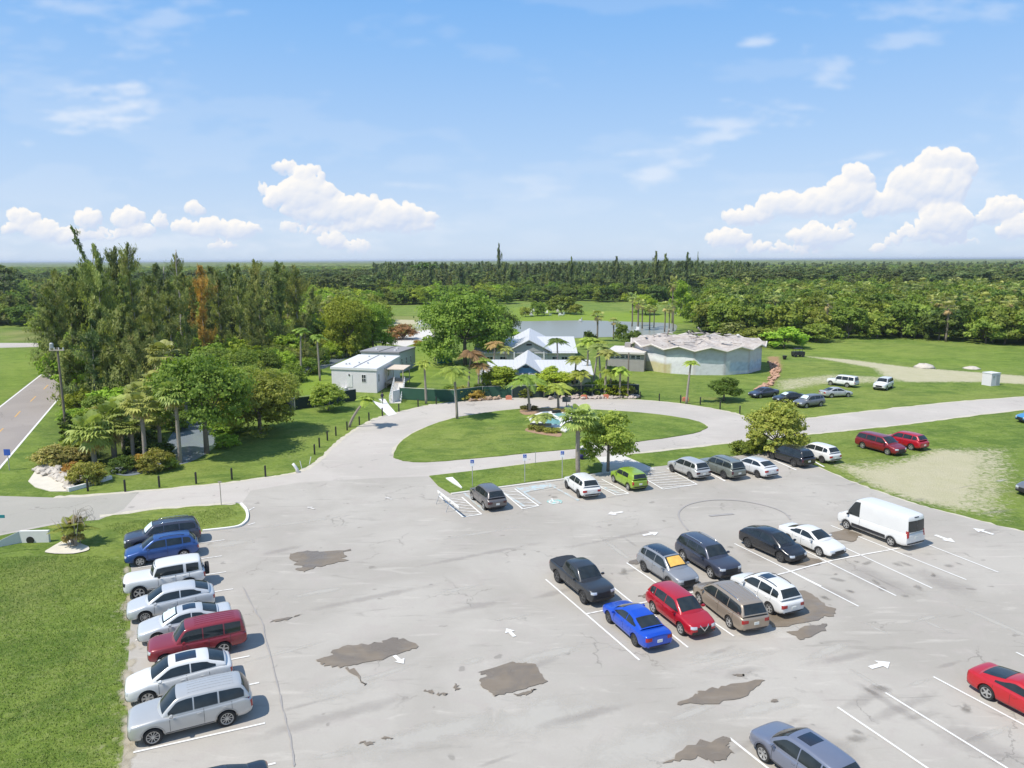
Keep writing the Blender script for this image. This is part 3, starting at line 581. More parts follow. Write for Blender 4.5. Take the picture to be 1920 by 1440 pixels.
# ------------------------------------------------------------------ cars
def paint(name, col, metal=0.35, rough=0.32):
    m, nt = newmat('paint_' + name)
    lw = nt.n('ShaderNodeTexCoord'); nz = nt.noise(lw.outputs['Object'], 1.5, 2)
    c = nt.mix(nz, tuple(x * 0.94 for x in col), tuple(min(1, x * 1.05) for x in col))
    finish(nt, c, rough, Metallic=metal, Coat_Weight=0.7, Coat_Roughness=0.05); return m
PAINTS = {k: paint(k, *v) for k, v in {
 'white': ((0.70, 0.70, 0.68), 0.0, 0.35), 'pearl': ((0.66, 0.67, 0.67), 0.05, 0.35), 'silver': ((0.50, 0.50, 0.485), 0.35, 0.38), 'lightsilver': ((0.60, 0.61, 0.61), 0.25, 0.38),
 'grey': ((0.20, 0.205, 0.215), 0.4, 0.36), 'midgrey': ((0.30, 0.31, 0.325), 0.35, 0.36), 'bluegrey': ((0.215, 0.235, 0.30), 0.45, 0.34), 'darkgrey': ((0.038, 0.040, 0.043), 0.3, 0.34), 'slate': ((0.060, 0.066, 0.092), 0.35, 0.3),
 'black': ((0.016, 0.017, 0.020), 0.0, 0.25), 'blue': ((0.010, 0.075, 0.52), 0.2, 0.3), 'steelblue': ((0.030, 0.085, 0.27), 0.3, 0.3), 'red': ((0.42, 0.010, 0.020), 0.15, 0.3), 'brightred': ((0.47, 0.012, 0.018), 0.1, 0.28),
 'maroon': ((0.22, 0.012, 0.020), 0.2, 0.34), 'darkred': ((0.24, 0.022, 0.032), 0.1, 0.36), 'green': ((0.26, 0.40, 0.035), 0.1, 0.35), 'tan': ((0.36, 0.295, 0.225), 0.4, 0.38), 'sage': ((0.20, 0.215, 0.185), 0.3, 0.36), 'taupe': ((0.155, 0.145, 0.14), 0.35, 0.34), 'skyblue': ((0.06, 0.26, 0.50), 0.1, 0.3)}.items()}
M_GLASS = simple('car_glass', (0.022, 0.028, 0.030), 0.06, spec=0.55, var=0.85, vscale=1.6)
M_GLASSR = simple('roof_glass', (0.012, 0.014, 0.022), 0.06, spec=0.7, coat=0.5)
M_TRIM = simple('black_trim', (0.022, 0.022, 0.024), 0.55)
M_TYRE = simple('tyre_rubber', (0.022, 0.022, 0.022), 0.85)
M_RIM = simple('wheel_alloy', (0.50, 0.50, 0.49), 0.35, metal=0.6)
M_RIMD = simple('dark_wheel_alloy', (0.10, 0.10, 0.10), 0.4, metal=0.4)
M_WELL = simple('wheel_well', (0.012, 0.012, 0.012), 0.95)
M_CHROME = simple('chrome', (0.72, 0.72, 0.72), 0.18, metal=0.9)
M_HEAD = simple('headlight_lens', (0.62, 0.65, 0.68), 0.12, metal=0.3, coat=0.8)
M_TAIL = simple('taillight_lens', (0.33, 0.012, 0.012), 0.2, coat=0.6)
M_TAILD = simple('smoked_taillight', (0.06, 0.01, 0.012), 0.2, coat=0.6)
M_PLATE = simple('plate', (0.68, 0.70, 0.66), 0.5)
M_SHADE_GLARE = simple('silver_sunshade_and_glare', (0.66, 0.76, 0.75), 0.35, metal=0.15, vscale=4, var=0.2)
M_GOLD = simple('gold_sunshade', (0.80, 0.46, 0.10), 0.4, vscale=4, var=0.3)

SPEC = dict(
 suv=dict(L=4.60, W=1.86, H=1.68, wb=2.69, fo=0.93, r=0.355, sill=0.27, nose=0.86, cowl=1.06, belt=1.04, beltr=1.13, deck=1.02, cab=(1.10, 1.92, 3.98, 4.40), wr=0.60),
 bigsuv=dict(L=4.99, W=1.97, H=1.76, wb=2.92, fo=0.95, r=0.385, sill=0.28, nose=0.98, cowl=1.13, belt=1.10, beltr=1.16, deck=1.08, cab=(1.32, 2.02, 4.50, 4.85), wr=0.665),
 boxy=dict(L=4.60, W=1.93, H=1.86, wb=2.75, fo=0.85, r=0.42, sill=0.42, nose=1.14, cowl=1.20, belt=1.18, beltr=1.19, deck=1.17, cab=(1.62, 1.95, 4.28, 4.42), wr=0.76),
 oldsuv=dict(L=4.70, W=1.82, H=1.80, wb=2.70, fo=0.80, r=0.38, sill=0.36, nose=1.00, cowl=1.10, belt=1.09, beltr=1.10, deck=1.08, cab=(1.30, 1.88, 4.42, 4.62), wr=0.68),
 cross=dict(L=4.65, W=1.85, H=1.60, wb=2.70, fo=0.93, r=0.36, sill=0.25, nose=0.82, cowl=1.02, belt=1.00, beltr=1.14, deck=1.06, cab=(1.12, 1.98, 3.55, 4.35), wr=0.58),
 sedan=dict(L=4.75, W=1.82, H=1.44, wb=2.72, fo=0.95, r=0.335, sill=0.22, nose=0.72, cowl=0.93, belt=0.92, beltr=0.98, deck=1.02, cab=(1.22, 2.08, 3.18, 4.02), wr=0.56),
 coupe=dict(L=4.70, W=1.88, H=1.40, wb=2.74, fo=0.92, r=0.355, sill=0.20, nose=0.70, cowl=0.93, belt=0.91, beltr=1.00, deck=1.03, cab=(1.35, 2.20, 2.95, 4.15), wr=0.55),
 ev=dict(L=4.72, W=1.90, H=1.60, wb=2.88, fo=0.86, r=0.37, sill=0.22, nose=0.74, cowl=1.02, belt=0.99, beltr=1.13, deck=1.08, cab=(0.95, 2.00, 3.40, 4.45), wr=0.56),
 minivan=dict(L=5.12, W=1.98, H=1.74, wb=3.03, fo=0.95, r=0.355, sill=0.22, nose=0.86, cowl=1.08, belt=1.04, beltr=1.10, deck=1.06, cab=(0.98, 1.92, 4.62, 5.00), wr=0.69),
 hatch=dict(L=4.14, W=1.80, H=1.61, wb=2.57, fo=0.82, r=0.34, sill=0.23, nose=0.90, cowl=1.06, belt=1.03, beltr=1.12, deck=1.06, cab=(0.98, 1.62, 3.80, 4.05), wr=0.66),
 pickup=dict(L=5.40, W=1.90, H=1.80, wb=3.24, fo=0.92, r=0.40, sill=0.36, nose=1.06, cowl=1.16, belt=1.13, beltr=1.15, deck=1.16, cab=(1.42, 2.15, 3.42, 3.72), wr=0.65),
 van=dict(L=5.98, W=2.06, H=2.52, wb=3.75, fo=1.02, r=0.36, sill=0.30, nose=1.02, cowl=1.26, belt=1.22, beltr=1.28, deck=1.28, cab=(0.78, 1.72, 5.78, 5.94), wr=0.90))

def interp(x, pts):
    xs_, ys_ = zip(*pts); return float(np.interp(x, xs_, ys_))
def car_shell(s):
    L, W, hw = s['L'], s['W'], s['W'] / 2
    x0, x1, x2, x3 = s['cab']
    st = [0, .05, .16, .36, .6, .85, x0 - .12, x0 + .1, x0 + .5, x1, (x1 + x2) / 2 - .4, (x1 + x2) / 2 + .4, x2, L - 1.0, L - .65, L - .36, L - .15, L - .04, L]
    st = sorted(set(round(v, 3) for v in st)); st = [v for i, v in enumerate(st) if i == 0 or v - st[i - 1] > .035]
    blunt = 1 if s is SPEC['van'] else 0
    def w(x): return hw * interp(x, [(0, .70), (.05, .80), (.16, .90), (.36, .965), (.85, 1), (L - .9, 1), (L - .36, .965), (L - .15, .93 + .03 * blunt), (L - .04, .86 + .08 * blunt), (L, .78 + .12 * blunt)])
    def bot(x): return interp(x, [(0, s['sill'] + .10), (.1, s['sill']), (L - .3, s['sill']), (L, s['sill'] + .12)])
    def top(x): return interp(x, [(0, s['nose'] - .16), (.05, s['nose'] - .05), (.16, s['nose'] + .02), (.4, s['nose'] + .07), (x0 - .12, s['cowl']), (x0 + .1, s['belt']), (x2, s['beltr']), (x3 - .1, s['beltr']), (max(x3 + .02, L - .30), s['deck'] - .01), (L - .15, s['deck'] - .02), (L - .04, s['deck'] - .07), (L, s['deck'] - .20)])
    bm = bmesh.new(); rings = []
    for x in st:
        ww, b, t = w(x), bot(x), top(x); h = t - b
        half = [(0, b), (.80 * ww, b), (.955 * ww, b + .07), (ww, b + .30 * h), (ww * .995, b + .62 * h), (ww * .965, t - .09), (ww * .90, t - .01), (ww * .55, t + .02), (0, t + .035)]
        ring = half + [(-y, z) for y, z in half[-2:0:-1]]
        rings.append([bm.verts.new((x, y, z)) for y, z in ring])
    n = len(rings[0])
    for q in range(len(rings) - 1):
        for k in range(n): bm.faces.new((rings[q][k], rings[q + 1][k], rings[q + 1][(k + 1) % n], rings[q][(k + 1) % n]))
    for rg, fl in ((rings[0], 0), (rings[-1], 1)):      # end caps as strips
        for k in range(n // 2 - 0):
            a, b_, c, d = rg[k], rg[k + 1], rg[(n - k - 1) % n], rg[(n - k) % n]
            vs = []
            for v in (a, b_, c, d):
                if v not in vs: vs.append(v)
            if len(vs) >= 3:
                try: bm.faces.new(vs if fl else vs[::-1])
                except ValueError: pass
    bmesh.ops.recalc_face_normals(bm, faces=bm.faces)
    me = bpy.data.meshes.new('shell'); bm.to_mesh(me); bm.free()
    ob = bpy.data.objects.new('tmp_shell', me); COL.objects.link(ob)
    me.materials.append(M_TRIM); me.materials.append(M_WELL)
    md = ob.modifiers.new('s', 'SUBSURF'); md.levels = 2; md.render_levels = 2
    mb = MB(); r = s['r']
    for xa in (s['fo'], s['fo'] + s['wb']):
        for sg in (-1, 1):
            M = Matrix.Translation((xa, sg * (hw + .1), r)) @ Matrix.Rotation(rad(90), 4, 'X')
            mb.lathe([(r + .065, -.42), (r + .065, .42)], 28, M)
    cm = mb.mesh('cut'); cm.materials.append(M_TRIM); cm.materials.append(M_WELL)
    cm.polygons.foreach_set('material_index', np.ones(len(cm.polygons), np.int32))
    cut = bpy.data.objects.new('tmp_cut', cm); COL.objects.link(cut)
    b = ob.modifiers.new('b', 'BOOLEAN'); b.object = cut; b.operation = 'DIFFERENCE'; b.solver = 'EXACT'; b.material_mode = 'INDEX'
    dg = bpy.context.evaluated_depsgraph_get(); dg.update()
    body = bpy.data.meshes.new_from_object(ob.evaluated_get(dg))
    for t in (ob, cut): bpy.data.objects.remove(t)
    # cabin
    def ztop(x): return interp(x, [(x0, s['belt']), (x0 + .08, s['belt'] + .09), (x1 - .12, s['H'] - .115), (x1, s['H'] - .07), (x1 + .3, s['H'] - .035), ((x1 + x2) / 2, s['H'] - .02), (x2 - .25, s['H'] - .05), (x2, s['H'] - .09), (x2 + .08, s['H'] - .15), (x3 - .03, s['beltr'] + .07), (x3, s['beltr'])])
    def zb(x): return interp(x, [(x0, s['belt']), (x3, s['beltr'])]) - .04
    wbelt = hw * .925
    def yw(x): return wbelt * interp(x, [(x0, .90), (x0 + .5, 1), (x3 - .6, 1), (x3, .90)])
    def ye(x):
        f = (ztop(x) - zb(x)) / (s['H'] - s['belt']); return yw(x) + (s['wr'] - wbelt) * min(1, f)
    xst = sorted(set([x0, x0 + .08, x0 + .3, (x0 + x1) / 2, x1 - .12, x1, x1 + .12, x1 + .5, (x1 + x2) / 2, x2 - .5, x2 - .12, x2, x2 + .08, (x2 + x3) / 2, x3 - .03, x3]))
    xst = [v for i, v in enumerate(xst) if i == 0 or v - xst[i - 1] > .03]
    bm = bmesh.new(); rows = []
    for x in xst:
        a, b2, z0, z1 = yw(x), ye(x), zb(x), ztop(x); cr = .045
        pts = [(a, z0), ((a * .55 + b2 * .45) + .012, z0 * .5 + z1 * .5), (b2 + .004, z1 - .045), (b2 * .95, z1), (b2 * .70, z1 + cr * .6), (b2 * .35, z1 + cr * .9), (0, z1 + cr)]
        full = pts + [(-y, z) for y, z in pts[-2::-1]]
        rows.append([bm.verts.new((x - .16 * (1 - (y / a) ** 2) * (1 if x < x0 + .2 else (.9 if x <= (x0 + x1) / 2 else (.6 if x < x1 + .05 else 0))) * (1 if x < x1 + .05 else 0) + (.07 * (1 - (y / a) ** 2) if x > x2 + .02 else 0), y, z)) for y, z in full])
    for q in range(len(rows) - 1):
        for k in range(len(rows[0]) - 1): bm.faces.new((rows[q][k], rows[q][k + 1], rows[q + 1][k + 1], rows[q + 1][k]))
    bmesh.ops.recalc_face_normals(bm, faces=bm.faces)
    me = bpy.data.meshes.new('cab'); bm.to_mesh(me); bm.free()
    ob = bpy.data.objects.new('tmp_cab', me); COL.objects.link(ob); md = ob.modifiers.new('s', 'SUBSURF'); md.levels = 1; md.render_levels = 1
    dg = bpy.context.evaluated_depsgraph_get(); dg.update()
    cab = bpy.data.meshes.new_from_object(ob.evaluated_get(dg)); bpy.data.objects.remove(ob)
    bm = bmesh.new(); bm.from_mesh(body); bm.from_mesh(cab)
    bv = BVHTree.FromBMesh(bm)
    me = bpy.data.meshes.new('car_body'); bm.to_mesh(me); bm.free()
    me.materials.clear(); me.materials.append(PAINTS['white']); me.materials.append(M_WELL)
    me.polygons.foreach_set('use_smooth', np.ones(len(me.polygons), bool)); me.set_sharp_from_angle(angle=rad(38))
    return me, bv, ztop, zb, ye, yw, top, w
class CarParts:
    def __init__(s, spec): s.s = spec; s.me, s.bv, s.ztop, s.zb, s.ye, s.yw, s.top, s.w = car_shell(spec); s.parts = []
    def add(s, name, me, mat, parent=None): s.parts.append((name, me, mat, parent)); return len(s.parts) - 1
    def patch(s, grid, d, off=.012):           # grid of start points, ray direction d(function or vec)
        V, F_ = [], []; ok = True; nr, nc = len(grid), len(grid[0]); last = None; norms = []
        for r_ in grid:
            for p in r_:
                dd = Vector(d(p) if callable(d) else d).normalized()
                hit, nrm, _, _ = s.bv.ray_cast(Vector(p) - dd * 3, dd, 6)
                if hit is None: hit, nrm, _, _ = s.bv.find_nearest(Vector(p))
                if nrm.dot(dd) > 0: nrm = -nrm
                V.append(hit + nrm * off); norms.append(nrm)
        for i in range(nr - 1):
            for j in range(nc - 1): F_.append((i * nc + j, i * nc + j + 1, (i + 1) * nc + j + 1, (i + 1) * nc + j))
        # rim going back into the body gives the panel thickness
        rim = list(range(nc)) + [i * nc + nc - 1 for i in range(1, nr)] + [(nr - 1) * nc + j for j in range(nc - 2, -1, -1)] + [i * nc for i in range(nr - 2, 0, -1)]
        base = len(V)
        for k in rim: V.append(V[k] - norms[k] * (off + .01))
        for q in range(len(rim)): F_.append((rim[q], rim[(q + 1) % len(rim)], base + (q + 1) % len(rim), base + q))
        me = bpy.data.meshes.new('panel'); me.from_pydata([tuple(v) for v in V], [], F_); me.update()
        bm = bmesh.new(); bm.from_mesh(me); bmesh.ops.remove_doubles(bm, verts=bm.verts, dist=.0005); bmesh.ops.recalc_face_normals(bm, faces=bm.faces); bm.to_mesh(me); bm.free()
        me.polygons.foreach_set('use_smooth', np.ones(len(me.polygons), bool)); me.set_sharp_from_angle(angle=rad(40)); return me
    def side(s, x0, x1, zf0, zf1, sg, nx=8, nz=3, off=.012):
        g = []
        for i in range(nz + 1):
            row = []
            for k in range(nx + 1):
                x = x0 + (x1 - x0) * k / nx; a, b = zf0(x), zf1(x); row.append((x, sg * 1.0, a + (b - a) * i / nz))
            g.append(row)
        return s.patch(g, (0, -sg, 0), off)
    def front(s, y0, y1, z0, z1, x, sx, n=4, m=3, off=.012, yaw=0.0):   # sx=+1: ray goes +x (front), -1 rear
        g = [[(x, y0 + (y1 - y0) * k / n, (z0[0] + (z0[1] - z0[0]) * k / n) * (1 - i / m) + (z1[0] + (z1[1] - z1[0]) * k / n) * i / m) for k in range(n + 1)] for i in range(m + 1)]
        return s.patch(g, (sx, yaw, 0), off)
def ring_side(cp, xa, r0, r1, sg, a0, a1, zmax=9):
    g = [[(xa + rr * math.cos(t), sg, cp.s['r'] + rr * math.sin(t)) for t in np.linspace(a0, a1, 15)] for rr in (r0, r1)]
    return cp.patch(g, (0, -sg, 0), .018)
def make_wheel(r, style=0, w=.235):
    mb = MB(); M = Matrix.Rotation(rad(90), 4, 'X')
    mb.lathe([(r * .66, -w / 2 + .01), (r * .93, -w / 2), (r, -w / 2 + .04), (r, w / 2 - .04), (r * .93, w / 2), (r * .70, w / 2 - .005), (r * .66, w / 2 - .05), (.02, w / 2 - .07)], 28, M)
    ty = mb.mesh('tyre', True, 35)
    mb = MB(); zo = w / 2 - .035
    mb.lathe([(r * .69, zo - .02), (r * .69, zo + .025), (r * .62, zo + .02), (r * .60, zo - .02)], 28, M, cap=False)
    mb.lathe([(.06, zo - .03), (.06, zo + .01), (.03, zo + .015)], 10, M)
    ns = (5, 6, 10)[style % 3]
    for k in range(ns):
        a = 2 * math.pi * k / ns; ww = (.075, .05, .03)[style % 3]
        for da in ((0,) if style != 1 else (-.13, .13)):
            mm = Matrix.Rotation(rad(90), 4, 'X') @ Matrix.Rotation(a + da, 4, 'Z')
            mb.box((r * .34, 0, zo - .005), (r * .56, ww, .022), M=mm)
    ri = mb.mesh('rim', True, 35)
    return ty, ri
def build_model(key, opts):
    s = SPEC[key]; cp = CarParts(s); L, hw, r = s['L'], s['W'] / 2, s['r']; x0, x1, x2, x3 = s['cab']
    cp.add('body', cp.me, 'PAINT')
    m = .075
    # side windows
    if key == 'van': rng_ = [(x0 + .28, x1 + .35)]
    elif key == 'pickup': rng_ = [(x0 + .22, 2.5), (2.57, x3 - .12)]
    elif key in ('sedan', 'coupe', 'ev', 'cross'): mid = x0 + (x3 - x0) * .52; rng_ = [(x0 + .22, mid - .03), (mid + .03, x3 - .45)]
    elif key == 'minivan': rng_ = [(x0 + .3, 2.45), (2.52, 3.62), (3.68, x3 - .18)]
    elif key == 'boxy': rng_ = [(x0 + .12, 3.35), (3.52, 4.22)]
    elif key == 'hatch': rng_ = [(x0 + .2, 2.25), (2.31, 3.25)]
    else: rng_ = [(x0 + .25, 2.55), (2.61, 3.55), (3.62, x3 - (.30 if key == 'suv' else .22))]
    if key == 'coupe': rng_ = [(x0 + .3, x3 - .75)]
    for sg in (1, -1):
        for a, b in rng_:
            lo = lambda x: cp.zb(x) + .085; hi = lambda x: max(cp.ztop(x) - .10, cp.zb(x) + .10)
            cp.add('side_window', cp.side(a, b, lo, hi, sg, 9, 3), M_GLASS)
    # windscreen and rear window: rays along the slope normal
    def slope(xa, xb, za, zb_, t0, t1, inset, n=8, mm=5):
        nx, nz = (zb_ - za), -(xb - xa)
        if nz < 0: pass
        nv = Vector((-(zb_ - za), 0, (xb - xa))).normalized()
        if nv.z < 0: nv = -nv
        if xa > xb: nv = Vector((abs(nv.x), 0, abs(nv.z)))
        else: nv = Vector((-abs(nv.x), 0, abs(nv.z)))
        g = []
        for i in range(mm + 1):
            t = t0 + (t1 - t0) * i / mm; x = xa + (xb - xa) * t; z = za + (zb_ - za) * t
            yy = min(cp.ye(min(max(x, x0), x3)), 9) - inset
            g.append([(x, -yy + 2 * yy * k / n, z) for k in range(n + 1)])
        return cp.patch(g, tuple(-nv), .012)
    cp.add('windshield', slope(x0, x1, s['belt'], s['H'] - .07, .10, .93, .075), M_GLASS)
    ws = len(cp.parts) - 1
    if opts.get('shade'): cp.add('sunshade', cp_shade(cp, slope, x0, x1, s), opts['shade'])  # sunshade panel, on the dark meadow sedan a painted windshield reflection
    if key == 'van':
        for y0, y1 in ((-.80, -.012), (.012, .80)): cp.add('rear_window', cp.front(y0, y1, (1.36, 1.36), (2.14, 2.14), L, -1, 5, 4), M_GLASS)
        cp.add('brake_light', cp.front(-.22, .22, (2.33, 2.33), (2.39, 2.39), L, -1, 3, 1, .02), M_TRIM)
    else: cp.add('rear_window', slope(x3, x2, s['beltr'], s['H'] - .09, .10, .90, .085), M_GLASS)
    sr = opts.get('sunroof')
    if sr:
        xa, xb = (x1 + .22, x2 - .45) if sr == 'long' else (x1 + .2, x1 + .85)
        yy = s['wr'] * (.68 if sr == 'long' else .62)
        cp.add('sunroof', cp.patch([[(xa + (xb - xa) * i / 5, -yy + 2 * yy * k / 6, 2.0) for k in range(7)] for i in range(6)], (0, 0, -1), .008), M_GLASSR)
    if opts.get('roof') is not None:     # dark or contrasting roof skin
        g = [[(x1 + .06 + (x2 - x1 - .12) * i / 7, (-1 + 2 * k / 6) * s['wr'] * .93, 2.0) for k in range(7)] for i in range(8)]
        cp.add('roof', cp.patch(g, (0, 0, -1), .006), opts['roof'])
    if opts.get('rails'):
        for sg in (1, -1):
            xa, xb = x1 + .25, x2 - .25; pts = []
            for k in range(7):
                x = xa + (xb - xa) * k / 6; pts.append((x, sg * s['wr'] * .88, cp.ztop(x) + (.075 if 0 < k < 6 else .02)))
            cp.add('roof_rail', MB().tube(pts, .02, 6).mesh('rail', True), opts['rails'])
    if opts.get('ribs'):
        for k in range(-2, 3):
            y = k * s['wr'] * .32
            cp.add('roof_rib', cp.patch([[(x1 + .35 + (x2 - x1 - .6) * i / 8, y - .03 + .06 * q, 2.0) for q in range(2)] for i in range(9)], (0, 0, -1), .012), 'PAINT')
    # lights, grille, plates
    nz_ = s['nose']; zt = nz_ - .07
    hz = .15 if key not in ('boxy',) else .2
    for sg in (1, -1):
        cp.add('headlight', cp.front(sg * hw * .50, sg * hw * .90, (zt - hz, zt - hz + .03), (zt, zt + .02), 0, 1, 5, 3, .01, -sg * .35), M_HEAD if key != 'boxy' else M_TRIM)
        tz0, tz1 = (s['deck'] - .34, s['deck'] - .14) if key not in ('bigsuv', 'van', 'hatch', 'boxy') else (s['deck'] - .42, s['deck'] - .02)
        if key == 'van': tz0, tz1 = .95, 1.45
        yi = hw * (.52 if key in ('sedan', 'coupe', 'cross', 'suv', 'minivan', 'ev') else .74)
        cp.add('taillight', cp.front(sg * yi, sg * hw * .93, (tz0 + .03, tz0), (tz1, tz1), L, -1, 5, 3, .012, -sg * .45), opts.get('tail', M_TAIL))
        mx = x0 + .38
        mb = MB(); mb.box((mx, sg * (hw * .96 + .10), s['belt'] + .07), (.16, .20, .13)); bmesh.ops.bevel(mb.bm, geom=mb.bm.edges[:], offset=.035, segments=2, affect='EDGES')
        cp.add('mirror', mb.mesh('mirror', True, 40), opts.get('mirror', 'PAINT'))
        for hx in ((x0 + x3) / 2 - .30, x3 - 1.05):
            if key in ('coupe', 'van') and hx > 3: continue
            cp.add('door_handle', MB().box((hx, sg * (hw * .985), s['belt'] - .12), (.17, .035, .03)).mesh('h'), 'PAINT' if key != 'van' else M_TRIM)
        for gx in ((x0 + .30, (x0 + x3) / 2 - .12, x3 - .75) if key != 'van' else (x0 + .2, x1 + .42)):
            gx2 = gx
            cp.add('door_seam', cp.side(gx2, gx2 + .016, lambda x: s['sill'] + .10, lambda x: cp.zb(x) + .03, sg, 1, 6, .004), M_TRIM)
        if opts.get('clad', True):
            for xa in (s['fo'], s['fo'] + s['wb']):
                cp.add('wheel_arch_trim', ring_side(cp, xa, r + .055, r + .11, sg, -.15, math.pi + .15), opts.get('archmat', M_TRIM))
        cp.add('side_sill', cp.side(s['fo'] + r + .1, s['fo'] + s['wb'] - r - .1, lambda x: s['sill'] + .03, lambda x: s['sill'] + (.16 if opts.get('clad', True) else .07), sg, 6, 1, .02), M_TRIM)
        if opts.get('chromeline'):
            cp.add('chrome_strip', cp.side(x0 + .4, x3 - .3, lambda x: cp.ztop(x) - .085, lambda x: cp.ztop(x) - .06, sg, 10, 1, .02), M_CHROME)
            cp.add('chrome_strip', cp.side(s['fo'] + r + .15, s['fo'] + s['wb'] - r - .15, lambda x: s['sill'] + .17, lambda x: s['sill'] + .20, sg, 6, 1, .024), M_CHROME)
        if key == 'van': cp.add('side_moulding', cp.side(s['fo'] + r + .12, s['fo'] + s['wb'] - r - .1, lambda x: .50, lambda x: .70, sg, 8, 1, .03), M_TRIM)
    gz0, gz1 = (nz_ - .42, nz_ - .13)
    cp.add('grille', cp.front(-hw * .46, hw * .46, (gz0, gz0), (gz1, gz1), 0, 1, 8, 3, .012), opts.get('grille', M_TRIM))
    cp.add('front_bumper', cp.front(-hw * .78, hw * .78, (s['sill'] + .08,) * 2, (s['sill'] + .24,) * 2, 0, 1, 8, 2, .02), M_TRIM)
    if opts.get('vgrille'):
        g = [[(0, -.27 + .54 * k / 8, gz1 + .05 - .30 * (1 - abs(-1 + 2 * k / 8)) + .06 * q) for k in range(9)] for q in range(2)]
        cp.add('grille_badge', cp.patch(g, (1, 0, 0), .03), M_CHROME)
    cp.add('rear_bumper', cp.front(-hw * .84, hw * .84, (s['sill'] + .10,) * 2, (s['sill'] + (.28 if opts.get('clad', True) else .20),) * 2, L, -1, 8, 2, .02), M_TRIM)
    cp.add('plate', cp.front(-.15, .15, (s['deck'] - .44,) * 2, (s['deck'] - .29,) * 2, L, -1, 2, 1, .025), M_PLATE)
    if key == 'pickup':
        cp.add('bed_cover', cp.patch([[(x3 + .12 + (L - .16 - x3 - .12) * i / 5, (-1 + 2 * k / 4) * hw * .84, 1.5) for k in range(5)] for i in range(6)], (0, 0, -1), .03), M_TRIM)
    if key == 'boxy':
        M = Matrix.Translation((L + .13, 0, .95)) @ Matrix.Rotation(rad(90), 4, 'Y'); mb = MB()
        mb.lathe([(.12, -.11), (.36, -.12), (.40, -.07), (.40, .07), (.36, .12), (.22, .10), (.18, .05), (.05, .05)], 24, M); cp.add('spare_wheel', mb.mesh('spare', True, 35), M_TYRE)
    if opts.get('spoiler'):
        cp.add('spoiler', cp.patch([[(L - .16 + .12 * i, (-1 + 2 * k / 6) * hw * .72, 1.5) for k in range(7)] for i in range(2)], (0, 0, -1), .05), 'PAINT')
    ty, ri = make_wheel(r, opts.get('rim', 0))
    wl = []
    for xa in (s['fo'], s['fo'] + s['wb']):
        for sg in (1, -1): wl.append((xa, sg * (hw - .135), sg))
    cp.wheels = (ty, ri, wl); return cp
def cp_shade(cp, slope, x0, x1, s):
    me = slope(x0, x1, s['belt'], s['H'] - .07, .18, .86, .17)
    for v in me.vertices: v.co += Vector((-.004, 0, .006))
    return me
_models = {}
def car(key, paintk, label, cat, group=None, wf=None, wr_=None, side='L', heading=None, pos=None, **opts):
    """place a car from the two ground points under its near-side wheels (or one and a heading)"""
    mk = (key, str(sorted((k, str(v)) for k, v in opts.items())))
    if mk not in _models: _models[mk] = build_model(key, opts)
    cp = _models[mk]; s = cp.s; hw = s['W'] / 2; r = s['r']
    if wf and wr_:
        A, B = G(*wf), G(*wr_); mid = (A + B) / 2; d = (A - B); heading = math.atan2(d.y, d.x) if heading is None else rad(heading)
        print('CAR %-58s wb %.2f (spec %.2f) heading %.0f' % (label[:58], d.length, s['wb'], math.degrees(heading)))
    else:
        heading = rad(heading); f = Vector((math.cos(heading), math.sin(heading), 0))
        mid = (G(*wf) - f * s['wb'] / 2) if wf else ((G(*wr_) + f * s['wb'] / 2) if wr_ else G(*pos))
    f = Vector((math.cos(heading), math.sin(heading), 0)); lf = Vector((-f.y, f.x, 0)); sg = 1 if side == 'L' else -1
    ctr = mid - lf * sg * (hw - .10) if pos is None else mid          # axle midpoint
    # model x runs backwards from the front bumper
    org = ctr + f * (s['fo'] + s['wb'] / 2)
    kind = {'sedan': 'sedan', 'coupe': 'coupe', 'minivan': 'minivan', 'van': 'cargo_van', 'pickup': 'pickup_truck', 'hatch': 'hatchback'}.get(key, 'suv')
    root = empty(kind, ctr, heading, label, cat, group)
    T = Matrix.Rotation(math.pi, 4, 'Z'); off = Matrix.Translation((s['fo'] + s['wb'] / 2, 0, 0)) @ T
    pm = PAINTS[paintk]
    for name, me, mat, par in cp.parts:
        o = bpy.data.objects.new(name, me); COL.objects.link(o); o.parent = root; o.matrix_local = off
        m = pm if mat == 'PAINT' else mat
        if name == 'body': o.material_slots[0].link = 'OBJECT'; o.material_slots[0].material = pm
        else:
            if len(me.materials) == 0: me.materials.append(m)
            o.material_slots[0].link = 'OBJECT'; o.material_slots[0].material = m
    ty, ri, wl = cp.wheels
    for xa, y, sg in wl:
        wrt = bpy.data.objects.new('wheel', ty); COL.objects.link(wrt); wrt.parent = root
        wrt.matrix_local = off @ Matrix.Translation((xa, y, r)) @ (Matrix.Identity(4) if sg < 0 else Matrix.Rotation(math.pi, 4, 'Z'))
        if len(ty.materials) == 0: ty.materials.append(M_TYRE)
        q = bpy.data.objects.new('rim', ri); COL.objects.link(q); q.parent = wrt
        if len(ri.materials) == 0: ri.materials.append(opts.get('rimmat', M_RIM))
    return root
